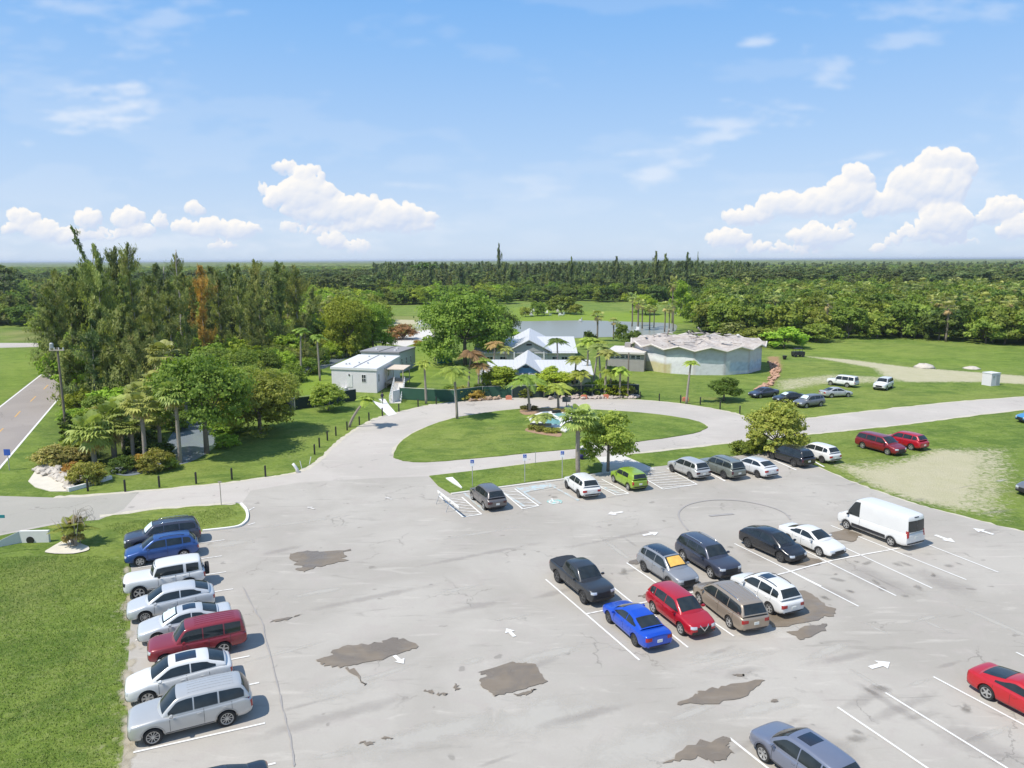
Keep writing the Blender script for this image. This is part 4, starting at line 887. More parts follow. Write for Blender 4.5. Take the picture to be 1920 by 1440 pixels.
# ---- left row (fronts to the left, driver side towards the camera)
GL = 'cars parked in the row along the left lawn'
HL = 206
car('bigsuv', 'silver', 'large silver suv with ribbed roof, nearest the camera in the left row', 'car', GL, wf=(287, 1397), wr_=(428, 1361), ribs=True, mirror='PAINT', rim=2, archmat=M_TRIM)
car('cross', 'white', 'white crossover with long dark glass roof, between the big silver and dark red suvs', 'car', GL, wf=(278, 1322), heading=HL, sunroof='long', rim=1, clad=False)
car('oldsuv', 'darkred', 'dark red boxy suv in the left row', 'car', GL, wf=(312, 1252), heading=HL, rim=0, clad=False, ribs=True)
car('sedan', 'lightsilver', 'silver sedan with a small sunroof and a pale green sunshade behind its windshield', 'car', GL, wf=(296, 1208), heading=HL, sunroof='short', shade=M_SHADE_GLARE, rim=0, clad=False)
car('cross', 'lightsilver', 'pale silver hatchback-backed crossover between the white off-roader and the silver sedan', 'car', GL, wf=(273, 1168), heading=HL, rim=2, clad=False)
car('boxy', 'white', 'white boxy off-roader with a spare wheel on its back door', 'car', GL, wf=(262, 1124), heading=HL, rim=0, mirror=M_TRIM)
car('suv', 'steelblue', 'blue crossover parked second from the top of the left row', 'car', GL, wf=(264, 1064), wr_=(345, 1047), rim=1, heading=HL, rails=M_TRIM)
car('bigsuv', 'slate', 'dark blue grey suv, last in the left row beside the kerbed lawn tip', 'car', GL, wf=(262, 1036), heading=HL, shade=M_SHADE_GLARE, rails=M_CHROME, rim=2)
car('sedan', 'black', 'black car at the bottom edge of the picture with only its roof showing', 'car', GL, wf=(304, 1578), heading=HL, rim=0, clad=False, side='L')
# ---- middle block
GM = 'cars parked in the middle block of the lot'
HM = -63
car('pickup', 'darkgrey', 'black crew cab pickup truck with a covered bed beside the blue sedan', 'pickup', GM, wf=(1093, 1131), wr_=(1046, 1092), side='R', rim=0, rimmat=M_RIMD)
car('suv', 'midgrey', 'grey suv with a golden sunshade behind its windshield', 'car', GM, wf=(1254, 1102), wr_=(1208, 1072), side='R', shade=M_GOLD, roof=M_GLASSR, rim=1, rimmat=M_RIMD)
car('bigsuv', 'slate', 'dark slate suv parked between the grey suv with the golden sunshade and the empty bay', 'car', GM, wf=(1336, 1086), wr_=(1278, 1050), side='R', rails=M_CHROME, rim=0)
car('ev', 'black', 'glossy black crossover with a glass roof beside the white sedan', 'car', GM, wf=(1463, 1054), wr_=(1402, 1027), side='R', sunroof='long', rim=1, rimmat=M_RIMD, clad=False)
car('sedan', 'white', 'white sedan facing the camera between the black crossover and the white van', 'car', GM, wf=(1536, 1043), heading=-63, side='R', rim=1, clad=False, grille=M_TRIM, spoiler=True)
car('van', 'white', 'long white cargo van with dark rear windows', 'van', GM, wf=(1587, 992), wr_=(1670, 1024), rim=0, mirror=M_TRIM)
car('sedan', 'blue', 'bright blue sedan with its trunk towards the camera', 'car', GM, wf=(1143, 1168), wr_=(1190, 1210), rim=1, spoiler=True, clad=False, rimmat=M_RIMD)
car('suv', 'red', 'bright red suv facing the camera with a chrome v on its grille', 'car', GM, wf=(1277, 1190), wr_=(1225, 1149), side='R', vgrille=True, rim=0, clad=False, chromeline=False)
car('minivan', 'tan', 'beige minivan with its rear towards the camera', 'car', GM, wf=(1310, 1131), wr_=(1370, 1179), rails=M_CHROME, ribs=True, rim=0, clad=False)
car('suv', 'white', 'white suv with a sunroof, standing beside the beige minivan on the wet patch', 'car', GM, wr_=(1443, 1151), heading=113, sunroof='short', rails=M_TRIM, rim=0, clad=False)
car('suv', 'bluegrey', 'blue grey suv with a sunroof at the bottom edge, its bonnet pointing up and left', 'car', None, wf=(1431, 1427), heading=117, sunroof='short', rim=1)
car('coupe', 'brightred', 'bright red coupe cut by the right edge of the picture', 'car', None, wr_=(1849, 1311), heading=-64, side='R', rim=0, clad=False, rimmat=M_RIM)
# ---- bays beyond the lot
GB = 'cars parked in the bays by the lawn strip'
HB = 128
car('suv', 'taupe', 'dark brownish grey suv alone in the leftmost accessible bay', 'car', GB, wf=(887, 938), wr_=(907, 955), rim=0, clad=False, tail=M_TAILD)
car('suv', 'white', 'white suv beside the empty blue accessible bay', 'car', GB, wf=(1063, 916), wr_=(1085, 933), roof=PAINTS['white'], rim=1, rimmat=M_RIMD)
car('hatch', 'green', 'lime green boxy hatchback parked by the tree', 'car', GB, wf=(1152, 905), wr_=(1177, 919), rim=0, rimmat=M_RIM, tail=M_TAIL)
car('suv', 'silver', 'silver suv parked beside the widest striped area', 'car', GB, wf=(1260, 885), wr_=(1294, 899), rim=1, rimmat=M_RIMD, tail=M_TAILD)
car('bigsuv', 'sage', 'greenish grey suv with black roof rails', 'car', GB, wr_=(1357, 898), heading=115, rails=M_TRIM, rim=1, rimmat=M_RIMD, tail=M_TAILD)
car('cross', 'pearl', 'pearl white crossover with dark lower trim between the greenish grey and the black suv', 'car', GB, wr_=(1420, 896), heading=115, rim=1, rimmat=M_RIMD, roof=PAINTS['lightsilver'])
car('bigsuv', 'black', 'black suv half under the yellow green bush', 'car', GB, wf=(1448, 862), wr_=(1487, 875), rim=0, rails=M_TRIM, rimmat=M_RIMD, tail=M_TAILD)
car('suv', 'white', 'white suv last in the bays by the lawn edge, right of the black suv', 'car', GB, wr_=(1541, 868), heading=115, rim=1, rimmat=M_RIMD)
# ---- cars on the grass
GG = 'cars parked on the right meadow'
car('minivan', 'maroon', 'maroon minivan on the grass with its nose to the lower right', 'car', GG, wf=(1663, 853), wr_=(1618, 841), side='R', rim=0, clad=False)
car('suv', 'red', 'red suv on the grass with its rear to the camera, behind the maroon minivan', 'car', GG, wr_=(1708, 844), heading=118, rim=0, clad=False)
car('sedan', 'slate', 'dark blue sedan half hidden above the yellow green bush', 'car', GG, wf=(1425, 747), heading=205, rim=0, clad=False)
car('sedan', 'darkgrey', 'dark sedan squeezed between the dark blue sedan and the grey suv on the grass', 'car', GG, wf=(1470, 756), heading=195, rim=0, clad=False, shade=M_SHADE_GLARE)  # silver panel paints the windshield's silvery reflection, not a sunshade on this car
car('suv', 'grey', 'dark grey suv on the grass facing left, nearest the driveway in its row', 'car', GG, wf=(1511, 766), wr_=(1539, 762), heading=205, rim=0, shade=M_SHADE_GLARE)
car('sedan', 'silver', 'silver sedan on the grass right of the dark grey suv', 'car', GG, wf=(1588, 744), wr_=(1560, 747), side='R', heading=12, rim=0, clad=False)
car('oldsuv', 'white', 'white boxy suv on the worn grass with its rear to the camera', 'car', GG, wf=(1564, 722), wr_=(1581, 727), heading=130, rim=0, clad=False)
car('bigsuv', 'white', 'white suv on the grass facing the camera, alone by the track', 'car', GG, wf=(1659, 733), wr_=(1675, 727), heading=228, rim=0, clad=False, grille=M_TRIM)
car('suv', 'skyblue', 'light blue suv at the right edge beyond the driveway verge', 'car', GG, wf=(1934, 795), heading=188, rim=0, clad=False)
car('suv', 'grey', 'dark grey car at the right edge below the light blue suv', 'car', GG, wf=(1950, 934), heading=200, rim=0, clad=False)
# ------------------------------------------------------------------ vegetation
def mat_leaf(name, dark, light, odd=None, oddf=0.0, trans=0.42, rough=0.62):
    m, nt = newmat('leaf_' + name)
    t = nt.attr('tint'); oi = nt.n('ShaderNodeObjectInfo')
    c = nt.mix(t, dark, light)
    if odd: c = nt.mix(nt.math('MULTIPLY', nt.ss(nt.attr('odd'), 1 - oddf, 1.0), 0.9), c, odd)
    hs = nt.n('ShaderNodeHueSaturation'); nt.link(c, hs.inputs['Color'])
    nt.link(nt.math('ADD', nt.math('MULTIPLY', oi.outputs['Random'], 0.045), 0.478), hs.inputs['Hue'])
    nt.link(nt.math('ADD', nt.math('MULTIPLY', nt.math('FRACT', nt.math('MULTIPLY', oi.outputs['Random'], 7.3)), 0.5), 0.75), hs.inputs['Value'])
    d = nt.n('ShaderNodeBsdfPrincipled'); nt.link(hs.outputs[0], d.inputs['Base Color']); d.inputs['Roughness'].default_value = rough; d.inputs['Specular IOR Level'].default_value = 0.3
    tr = nt.n('ShaderNodeBsdfTranslucent'); nt.link(nt.mix(0.5, hs.outputs[0], (0.5, 0.6, 0.05), 'SOFT_LIGHT'), tr.inputs[0])
    mx = nt.n('ShaderNodeMixShader'); mx.inputs[0].default_value = trans; nt.link(d.outputs[0], mx.inputs[1]); nt.link(tr.outputs[0], mx.inputs[2])
    o = nt.n('ShaderNodeOutputMaterial'); nt.link(mx.outputs[0], o.inputs[0]); return m
L = {
 'oak': mat_leaf('oak', (0.130, 0.201, 0.029), (0.324, 0.406, 0.061)),
 'lightoak': mat_leaf('lightoak', (0.202, 0.274, 0.040), (0.446, 0.516, 0.095)),
 'dark': mat_leaf('dark', (0.074, 0.128, 0.027), (0.194, 0.261, 0.048)),
 'lime': mat_leaf('lime', (0.230, 0.338, 0.029), (0.497, 0.599, 0.071)),
 'yellow': mat_leaf('yellow', (0.222, 0.252, 0.042), (0.480, 0.491, 0.105), (0.528, 0.445, 0.126), 0.2),
 'fir': mat_leaf('fir', (0.150, 0.187, 0.050), (0.384, 0.415, 0.121), (0.432, 0.339, 0.105), 0.10, 0.42),
 'darkfir': mat_leaf('darkfir', (0.102, 0.146, 0.047), (0.258, 0.316, 0.095), (0.336, 0.281, 0.105), 0.06, 0.36),
 'rust': mat_leaf('rust', (0.346, 0.216, 0.053), (0.620, 0.383, 0.095), (0.620, 0.344, 0.063), 0.3),
 'palm': mat_leaf('palm', (0.194, 0.249, 0.053), (0.475, 0.510, 0.142), (0.620, 0.484, 0.210), 0.14, 0.3, 0.45),
 'coco': mat_leaf('coco', (0.209, 0.300, 0.040), (0.490, 0.574, 0.100), (0.620, 0.523, 0.147), 0.15, 0.3, 0.45),
 'brownpalm': mat_leaf('brownpalm', (0.288, 0.179, 0.074), (0.605, 0.370, 0.168), (0.202, 0.242, 0.053), 0.4),
 'reed': mat_leaf('reed', (0.346, 0.319, 0.095), (0.620, 0.549, 0.200), (0.620, 0.421, 0.137), 0.2)}
M_BARK = simple('bark', (0.20, 0.165, 0.13), 0.9, var=0.3, vscale=4, bump=0.5)
M_BARKP = simple('pale_bark', (0.38, 0.34, 0.28), 0.9, var=0.25, vscale=3, bump=0.4)
M_PTR = simple('palm_trunk', (0.30, 0.265, 0.22), 0.9, var=0.3, vscale=5, bump=0.5)
M_DEAD = simple('dead_wood', (0.40, 0.36, 0.31), 0.9, var=0.2)

def leafmesh(name, C, N, size, aspect=1.0, tint=None, odd=None, up=None, r=rng):
    """quads at C with normals ~N; size per quad; 'up' gives the long direction"""
    n = len(C); N = N / (np.linalg.norm(N, axis=1, keepdims=True) + 1e-9)
    ref = r.normal(size=(n, 3)) if up is None else up
    A = np.cross(N, ref); A /= (np.linalg.norm(A, axis=1, keepdims=True) + 1e-9); B = np.cross(N, A)
    s = (size * r.uniform(.65, 1.35, n))[:, None] * .5; k = r.uniform(.75, 1.25, (n, 4, 1))
    P4 = np.stack([C - A * s - B * s * aspect, C + A * s - B * s * aspect, C + A * s + B * s * aspect, C - A * s + B * s * aspect], 1)
    P4 = C[:, None] + (P4 - C[:, None]) * k
    P4 += (r.normal(size=(n, 4, 3)) * .12) * s[:, None]
    me = npmesh(name, P4.reshape(-1, 3), np.arange(4 * n).reshape(-1, 4))
    for an, v in (('tint', tint), ('odd', odd)):
        if v is not None:
            at = me.attributes.new(an, 'FLOAT', 'POINT'); at.data.foreach_set('value', np.repeat(v, 4).astype(np.float32))
    return me
def unit(n, r=rng):
    d = r.normal(size=(n, 3)); return d / np.linalg.norm(d, axis=1, keepdims=True)
def crown_round(seed, h=10., rad_=5., nl=14, leaf=.30, n=8000, base=.28, flat=1.0, inner=.15):
    r = np.random.default_rng(seed); lob = []
    for k in range(nl):
        a = 2.4 * k + r.uniform(-.4, .4); q = math.sqrt((k + .5) / nl) * .72; z = base + (1 - base) * (.30 + .42 * (1 - q ** 2)) * r.uniform(.72, 1.12)
        lr = rad_ * r.uniform(.26, .44); lob.append((rad_ * q * math.cos(a), rad_ * q * math.sin(a), h * z * flat, lr))
    for k in range(int(nl * .8)):
        a = r.uniform(0, 6.28); q = r.uniform(.55, .85); lob.append((rad_ * q * math.cos(a), rad_ * q * math.sin(a), h * (base + r.uniform(.06, .34)), rad_ * r.uniform(.20, .34)))
    lob = np.array(lob); wgt = lob[:, 3] ** 2; wgt /= wgt.sum(); ids = r.choice(len(lob), n, p=wgt)
    # clumps on each lobe surface
    ncl = max(20, n // 22); ci = r.choice(len(lob), ncl, p=wgt); cd_ = unit(ncl, r); cd_[:, 2] = np.abs(cd_[:, 2]) * 1.0 - .35 * (r.random(ncl) < .4)
    cd_ /= np.linalg.norm(cd_, axis=1, keepdims=True); cpos = lob[ci, :3] + cd_ * (lob[ci, 3] * r.uniform(.75, 1.12, ncl))[:, None] * np.array([1, 1, .8])
    k = r.integers(0, ncl, n); cs = lob[ci[k], 3] * r.uniform(.12, .30, ncl)[k]
    C = cpos[k] + r.normal(size=(n, 3)) * cs[:, None] * np.array([1, 1, .7]) * .8
    N = cd_[k] * 1.0 + unit(n, r) * .75; N[:, 2] += .25
    ni = int(n * inner)
    if ni: C[:ni] = lob[ids[:ni], :3] + unit(ni, r) * (lob[ids[:ni], 3] * r.uniform(.1, .85, ni))[:, None]
    ct = r.uniform(0, 1, ncl); tint = np.clip(ct[k] * .6 + r.uniform(0, .4, n), 0, 1)
    C[:, 2] = np.maximum(C[:, 2], .05)
    return leafmesh('crown', C, N, leaf, .8, tint, np.clip(r.random(ncl)[k] * .8 + r.random(n) * .2, 0, 1), r=r), lob
def trunk_limbs(lob, h, r0=.28, base=.28, lean=0.0):
    mb = MB(); f = (lean, 0, h * base * 1.1); mb.tube([(0, 0, -.1), (lean * .3, 0, h * base * .5), f], r0, 8, r0 * .72)
    for l in sorted(lob.tolist(), key=lambda q: -q[3])[:9]:
        m_ = ((f[0] + l[0]) / 2 + random.uniform(-.3, .3), (f[1] + l[1]) / 2, f[2] * .45 + l[2] * .55 - .3); mb.tube([f, m_, (l[0] * .95, l[1] * .95, l[2])], r0 * .42, 5, .03)
    return mb.mesh('trunk', True)
def crown_fir(seed, h=20., rad_=3.0, n=6000, leaf=.34, lo=.12, gap=.25):
    """wispy casuarina: drooping sprays on many ascending branches"""
    r = np.random.default_rng(seed); nb = 70; C = []; N = []; T = []; O = []; U_ = []; br = []
    lean = r.uniform(-.05, .05, 2)
    for k in range(nb):
        t = (k + r.random()) / nb; z0 = h * (lo + (1 - lo) * t); a = r.uniform(0, 6.28)
        Lb = rad_ * ((1 - t) ** .6 * r.uniform(.15, 1.35) * (.75 + .5 * math.sin(t * 9 + seed)) + .12)
        if r.random() < gap: Lb *= .45
        m = int(n / nb * (Lb / rad_ * 1.2 + .25)) + 4; q = r.random(m) ** .8
        rise = Lb * r.uniform(.25, .9); x = np.cos(a) * Lb * q + lean[0] * z0; y = np.sin(a) * Lb * q + lean[1] * z0; z = z0 + rise * q ** 1.3
        br.append(((lean[0] * z0, lean[1] * z0, z0), (np.cos(a) * Lb * .9 + lean[0] * z0, np.sin(a) * Lb * .9 + lean[1] * z0, z0 + rise * .85)))
        c = np.stack([x, y, z], 1) + r.normal(size=(m, 3)) * np.array([.16, .16, .32]) * (.5 + Lb / rad_); C.append(c)
        nn = np.stack([np.cos(a) * np.ones(m), np.sin(a) * np.ones(m), .35 * np.ones(m)], 1) + unit(m, r) * .7; N.append(nn)
        T.append(np.clip(r.random() * .6 + r.random(m) * .4, 0, 1)); O.append(np.full(m, r.random()) * .85 + r.random(m) * .15)
        U_.append(np.stack([r.normal(size=m) * .25 + .3 * np.cos(a), r.normal(size=m) * .25 + .3 * np.sin(a), np.ones(m)], 1))
    C = np.concatenate(C); U_ = np.concatenate(U_); N = np.concatenate(N)
    # long side of the quad follows the hanging sprays
    n_ = len(C); N /= np.linalg.norm(N, axis=1, keepdims=True); A = np.cross(N, U_); A /= np.linalg.norm(A, axis=1, keepdims=True); B = np.cross(N, A)
    s = (leaf * r.uniform(.6, 1.3, n_))[:, None] * .5
    P4 = np.stack([C - A * s * .42 - B * s * 1.5, C + A * s * .42 - B * s * 1.5, C + A * s * .30 + B * s * 1.5, C - A * s * .30 + B * s * 1.5], 1)
    me = npmesh('crown', P4.reshape(-1, 3), np.arange(4 * n_).reshape(-1, 4))
    for an, v in (('tint', np.concatenate(T)), ('odd', np.concatenate(O))): at = me.attributes.new(an, 'FLOAT', 'POINT'); at.data.foreach_set('value', np.repeat(v, 4).astype(np.float32))
    mb = MB(); mb.tube([(lean[0] * z, lean[1] * z, z) for z in np.linspace(-.1, h * .97, 7)], .26 * h / 20, 6, .03)
    for a, b in br[::3]: mb.tube([a, b], .045, 4, .015, cap=False)
    return me, mb.mesh('trunk', True)
def palm_sabal(seed, h=7., cr_=1.9, n=52, skirt=9):
    """trunk with a round head of fan fronds"""
    r = np.random.default_rng(seed); P_, T, O = [], [], []
    for k in range(n + skirt):
        dead = k >= n; a = 2.4 * k + r.uniform(-.3, .3); e = math.asin(r.uniform(-.62, .99)) if not dead else r.uniform(-1.35, -.8)
        Lp = cr_ * r.uniform(.45, .65) * (.75 if dead else 1); d = np.array([math.cos(a) * math.cos(e), math.sin(a) * math.cos(e), math.sin(e)]); hub = np.array([0, 0, h]) + d * Lp
        sd = np.array([-math.sin(a), math.cos(a), 0]); nb = 9; tt = r.uniform(0, 1); R_ = cr_ * r.uniform(.36, .50)
        nrm = np.cross(d, sd)
        P_.append([np.array([0, 0, h]) - sd * .03, hub - sd * .03, hub + sd * .03, np.array([0, 0, h]) + sd * .03]); T.append(tt * .5); O.append(1.0 if dead else 0)
        for q in range(nb):
            th = (q / (nb - 1) - .5) * 3.6; dq = d * math.cos(th) + sd * math.sin(th); tip = hub + dq * R_ * (1 - .12 * abs(th)) + np.array([0, 0, -1]) * R_ * .38 + nrm * .05
            mid = hub + dq * R_ * .55; wv = np.cross(dq, nrm); wv = wv / (np.linalg.norm(wv) + 1e-6) * R_ * .125
            P_.append([hub, mid - wv, tip, mid + wv]); T.append(np.clip(tt * .6 + r.random() * .4, 0, 1)); O.append(1.0 if dead else r.random() * .8)
    P_ = np.array(P_); me = npmesh('fronds', P_.reshape(-1, 3), np.arange(4 * len(P_)).reshape(-1, 4))
    for an, v in (('tint', T), ('odd', O)): at = me.attributes.new(an, 'FLOAT', 'POINT'); at.data.foreach_set('value', np.repeat(np.array(v), 4).astype(np.float32))
    mb = MB(); ln = r.uniform(-.15, .15)
    mb.tube([(ln * h * .3 * (t * (1 - t)) * 2, 0, h * t) for t in np.linspace(-.02, .98, 7)], .20, 9, .17)
    for k in range(16): a = 2.4 * k; z = h * (.62 + .022 * k); mb.tube([(0.1 * math.cos(a), 0.1 * math.sin(a), z), (.33 * math.cos(a), .33 * math.sin(a), z + .22)], .05, 4, .02)
    return me, mb.mesh('trunk', True)
def palm_coco(seed, h=7., cr_=2.3, n=22, lean=0.0, leafw=.075, droop=.9):
    r = np.random.default_rng(seed); P_, T, O = [], [], []; top = np.array([lean, 0, h])
    for k in range(n):
        a = 2.4 * k + r.uniform(-.25, .25); e = r.uniform(.05, 1.25); L_ = cr_ * r.uniform(.8, 1.1); tt = r.random(); od = r.random() * .9; hd = np.array([math.cos(a), math.sin(a), 0]); sd = np.array([-math.sin(a), math.cos(a), 0])
        pts = []
        for i in range(13):
            t = i / 12; pts.append(top + hd * L_ * (t * math.cos(e) + .25 * t * t) + np.array([0, 0, 1]) * (L_ * t * math.sin(e) * .8 - droop * L_ * t * t * .75))
        for i in range(12):
            t = (i + .5) / 12; p, q = pts[i], pts[i + 1]; d = (q - p); d /= np.linalg.norm(d); wl_ = L_ * .30 * math.sin(math.pi * min(1, t * .85 + .13)) + .05
            P_.append([p - sd * .025, q - sd * .02, q + sd * .02, p + sd * .025]); T.append(tt); O.append(od)
            for s_ in (1, -1):
                for f in (0, .5):
                    b = p + (q - p) * f; tip = b + sd * s_ * wl_ * .85 + d * wl_ * .45 + np.array([0, 0, -wl_ * .42]); w_ = d * leafw * (1.1 + cr_ * .35)
                    P_.append([b, b + w_, tip + w_ * .3, tip]); T.append(np.clip(tt * .6 + r.random() * .4, 0, 1)); O.append(od)
    P_ = np.array(P_); me = npmesh('fronds', P_.reshape(-1, 3), np.arange(4 * len(P_)).reshape(-1, 4))
    for an, v in (('tint', T), ('odd', O)): at = me.attributes.new(an, 'FLOAT', 'POINT'); at.data.foreach_set('value', np.repeat(np.array(v), 4).astype(np.float32))
    mb = MB(); mb.tube([(lean * max(0, t) ** 1.4, 0, h * t) for t in np.linspace(-.02, 1, 8)], .19, 9, .12)
    return me, mb.mesh('trunk', True)
def dead_tree(seed, h=18.):
    r = random.Random(seed); mb = MB(); pts = [(0, 0, -.1)]; x = y = 0
    for k in range(1, 9): x += r.uniform(-.25, .35); y += r.uniform(-.2, .2); pts.append((x, y, h * k / 8))
    mb.tube(pts, .26, 6, .07)
    for k in range(14):
        i = r.randint(3, 7); p = Vector(pts[i]); a = r.uniform(0, 6.28); L_ = r.uniform(1.0, 3.0) * (1.2 - i / 10)
        e = p + Vector((math.cos(a) * L_ * .7, math.sin(a) * L_ * .7, L_)); mb.tube([p, p.lerp(e, .5) + Vector((.1, 0, -.1)), e], .055, 4, .015)
        for q in range(2): f = p.lerp(e, r.uniform(.4, .9)); mb.tube([f, f + Vector((r.uniform(-.8, .8), r.uniform(-.8, .8), r.uniform(.2, .9)))], .025, 3, .01)
    return mb.mesh('wood', True)
# prototype meshes: (crown, trunk, height, width)
PR = {}
def proto(kind, i):
    k = (kind, i)
    if k in PR: return PR[k]
    s = 100 + i * 7 + sum(map(ord, kind))
    if kind == 'oak': me, lob = crown_round(s, 10, 5.2, 22, .21, 24000, .04); r_ = (me, trunk_limbs(lob, 10), 10., 10.5)
    elif kind == 'round': me, lob = crown_round(s, 5, 2.1, 18, .125, 12000, .12); r_ = (me, trunk_limbs(lob, 5, .13, .36), 5., 4.0)
    elif kind == 'oakhigh': me, lob = crown_round(s, 10, 5.2, 20, .21, 21000, .34); r_ = (me, trunk_limbs(lob, 10, .3, .34), 10., 10.5)
    elif kind == 'roundlow': me, lob = crown_round(s, 5, 2.1, 22, .125, 14000, .0); r_ = (me, trunk_limbs(lob, 5, .13, .2), 5., 4.2)
    elif kind == 'bush': me, lob = crown_round(s, 3, 2.2, 14, .15, 6000, .0); r_ = (me, trunk_limbs(lob, 3, .08, .1), 3., 4.4)
    elif kind == 'fir': me, tr = crown_fir(s, 20, 4.0, 12000, .24); r_ = (me, tr, 20., 6.)
    elif kind == 'column': me, tr = crown_fir(s, 12, 1.9, 5200, .28, .03, .1); r_ = (me, tr, 12., 3.8)
    elif kind == 'sabal': me, tr = palm_sabal(s, 7); r_ = (me, tr, 8., 3.8)
    elif kind == 'sabalshort': me, tr = palm_sabal(s, 2.6, 1.9); r_ = (me, tr, 3.8, 3.8)
    elif kind == 'coco': me, tr = palm_coco(s, 7); r_ = (me, tr, 8.0, 4.4)
    elif kind == 'cocothin': me, tr = palm_coco(s, 8.5, 1.5, 13); r_ = (me, tr, 9.2, 2.8)
    elif kind == 'faroak': me, lob = crown_round(s, 10, 5.4, 12, .62, 2000); r_ = (me, trunk_limbs(lob, 10), 10., 10.5)
    elif kind == 'farfir': me, tr = crown_fir(s, 18, 3.2, 1500, .80, .1); r_ = (me, tr, 18., 6.)
    elif kind == 'farpine': me, lob = crown_round(s, 18, 3.6, 9, .62, 1300, .55); r_ = (me, trunk_limbs(lob, 18, .2, .55), 18., 7.)
    elif kind == 'farbush': me, lob = crown_round(s, 3, 2.4, 9, .42, 900, .02); r_ = (me, trunk_limbs(lob, 3, .08, .1), 3., 4.6)
    PR[k] = r_; return r_
NAMES = dict(oak='broadleaf_tree', round='broadleaf_tree', roundlow='broadleaf_tree', oakhigh='broadleaf_tree', bush='bush', fir='casuarina_tree', column='casuarina_tree', sabal='sabal_palm', sabalshort='sabal_palm', coco='palm_tree', cocothin='palm_tree', faroak='broadleaf_tree', farfir='casuarina_tree', farpine='pine_tree', farbush='bush')
TRUNKM = dict(fir=M_BARKP, column=M_BARK, sabal=M_PTR, sabalshort=M_PTR, coco=M_PTR, cocothin=M_PTR)
ALLT = []
def plant(kind, i, loc, hs, ws, leaf, label, group=None, rz=None, name=None):
    cm, tm, h, w_ = proto(kind, i); nm = name or NAMES[kind]; isp = 'palm' in nm
    root = empty(nm, loc, random.uniform(0, 6.28) if rz is None else rz, label, 'palm' if isp else ('bush' if nm in ('bush', 'hedge') else 'tree'), group)
    root.scale = (ws / w_, ws / w_, hs / h)
    for pn, me, mt in ((('fronds' if isp else 'crown'), cm, L[leaf]), ('trunk', tm, TRUNKM.get(kind, M_BARK))):
        if len(me.materials) == 0: me.materials.append(mt)
        o = bpy.data.objects.new(pn, me); COL.objects.link(o); o.parent = root; o.material_slots[0].link = 'OBJECT'; o.material_slots[0].material = mt
    ALLT.append((loc[0], loc[1])); return root
def pt(kind, i, base, top, wpx, leaf, label, group=None, rz=None, name=None, dx=0):
    """tree standing on the ground pixel 'base', as high as pixel row 'top', wpx pixels wide"""
    b = G(*base); h = hgt(b, top); d = (b - Vector((0, 0, CAM_H))).length; return plant(kind, i, b, h, wpx * d / FPX, leaf, label, group, rz, name)
# --- near trees
GP = 'palms around the oval drive'
pt('oakhigh', 0, (388, 850), 664, 165, 'oak', 'large spreading oak leaning over the canal beside the lawn', 'oaks along the canal')
pt('oak', 1, (488, 812), 686, 150, 'lightoak', 'oak with its shadow on the lawn behind the row of black posts', 'oaks along the canal')
pt('oak', 2, (420, 742), 640, 130, 'oak', 'oak behind the two canal side oaks', 'oaks along the canal')
pt('oak', 3, (520, 758), 690, 80, 'lightoak', 'small oak by the end of the dark screened fence')
pt('round', 0, (616, 770), 711, 60, 'lightoak', 'small round tree in front of the dark screened fence')
pt('sabal', 0, (272, 868), 743, 68, 'palm', 'sabal palm with its trunk rising from the orange shrub', 'sabal palms on the canal bank')
pt('sabal', 1, (338, 868), 716, 66, 'palm', 'sabal palm with a long leaning trunk at the water', 'sabal palms on the canal bank')
pt('sabal', 2, (316, 800), 645, 62, 'palm', 'sabal palm with a dense head in front of the tall casuarinas', 'sabal palms on the canal bank')
pt('sabal', 0, (352, 790), 676, 60, 'palm', 'sabal palm half hidden by the big canal oak', 'sabal palms on the canal bank')
pt('sabalshort', 0, (215, 858), 758, 86, 'palm', 'low wide sabal palm over the dark water', 'low palms by the riprap')
pt('sabalshort', 1, (178, 870), 782, 82, 'palm', 'low sabal palm above the broken stones', 'low palms by the riprap')
pt('sabalshort', 2, (245, 830), 748, 80, 'palm', 'low sabal palm behind the two palms over the water', 'low palms by the riprap')
pt('bush', 0, (262, 800), 752, 90, 'lightoak', 'pale green bush between the sabal palms')
pt('bush', 1, (222, 770), 722, 92, 'lime', 'bright green bush under the tall casuarinas')
pt('bush', 2, (100, 872), 832, 62, 'reed', 'straw coloured reeds above the broken stones', name='reed_clump')
pt('bush', 0, (128, 868), 838, 60, 'reed', 'straw coloured reeds beside the ivy covered pole', name='reed_clump')
pt('bush', 1, (165, 905), 862, 60, 'yellow', 'yellow green bush at the end of the white headwall')
pt('bush', 2, (292, 882), 838, 62, 'yellow', 'yellow shrub on the bank in front of the palms')
pt('bush', 0, (262, 878), 850, 34, 'rust', 'orange leaved shrub at the foot of the sabal palm')
pt('bush', 3, (150, 795), 765, 62, 'lime', 'bright green bush beside the ivy covered pole')
pt('bush', 2, (200, 790), 758, 74, 'reed', 'pale brownish bush in front of the casuarinas')
pt('bush', 3, (135, 890), 865, 28, 'rust', 'small rusty red shrub behind the riprap')
pt('bush', 1, (420, 812), 785, 70, 'lime', 'bright bush on the bank under the oaks')
pt('round', 1, (1140, 884), 762, 98, 'lightoak', 'leafy tree with a pale trunk by the lime green hatchback')
pt('roundlow', 3, (1455, 850), 745, 102, 'yellow', 'yellow green spreading tree over the black suv')
pt('bush', 3, (1392, 850), 824, 46, 'oak', 'dark green bush by the pearl crossover', 'bushes beside the yellow green tree')
pt('bush', 0, (1420, 846), 818, 40, 'lightoak', 'green bush under the yellow green tree', 'bushes beside the yellow green tree')
pt('sabal', 3, (1084, 892), 766, 84, 'palm', 'thick stemmed palm behind the white suv')
pt('bush', 2, (1090, 786), 764, 38, 'dark', 'small dark palmetto by the garden pool')
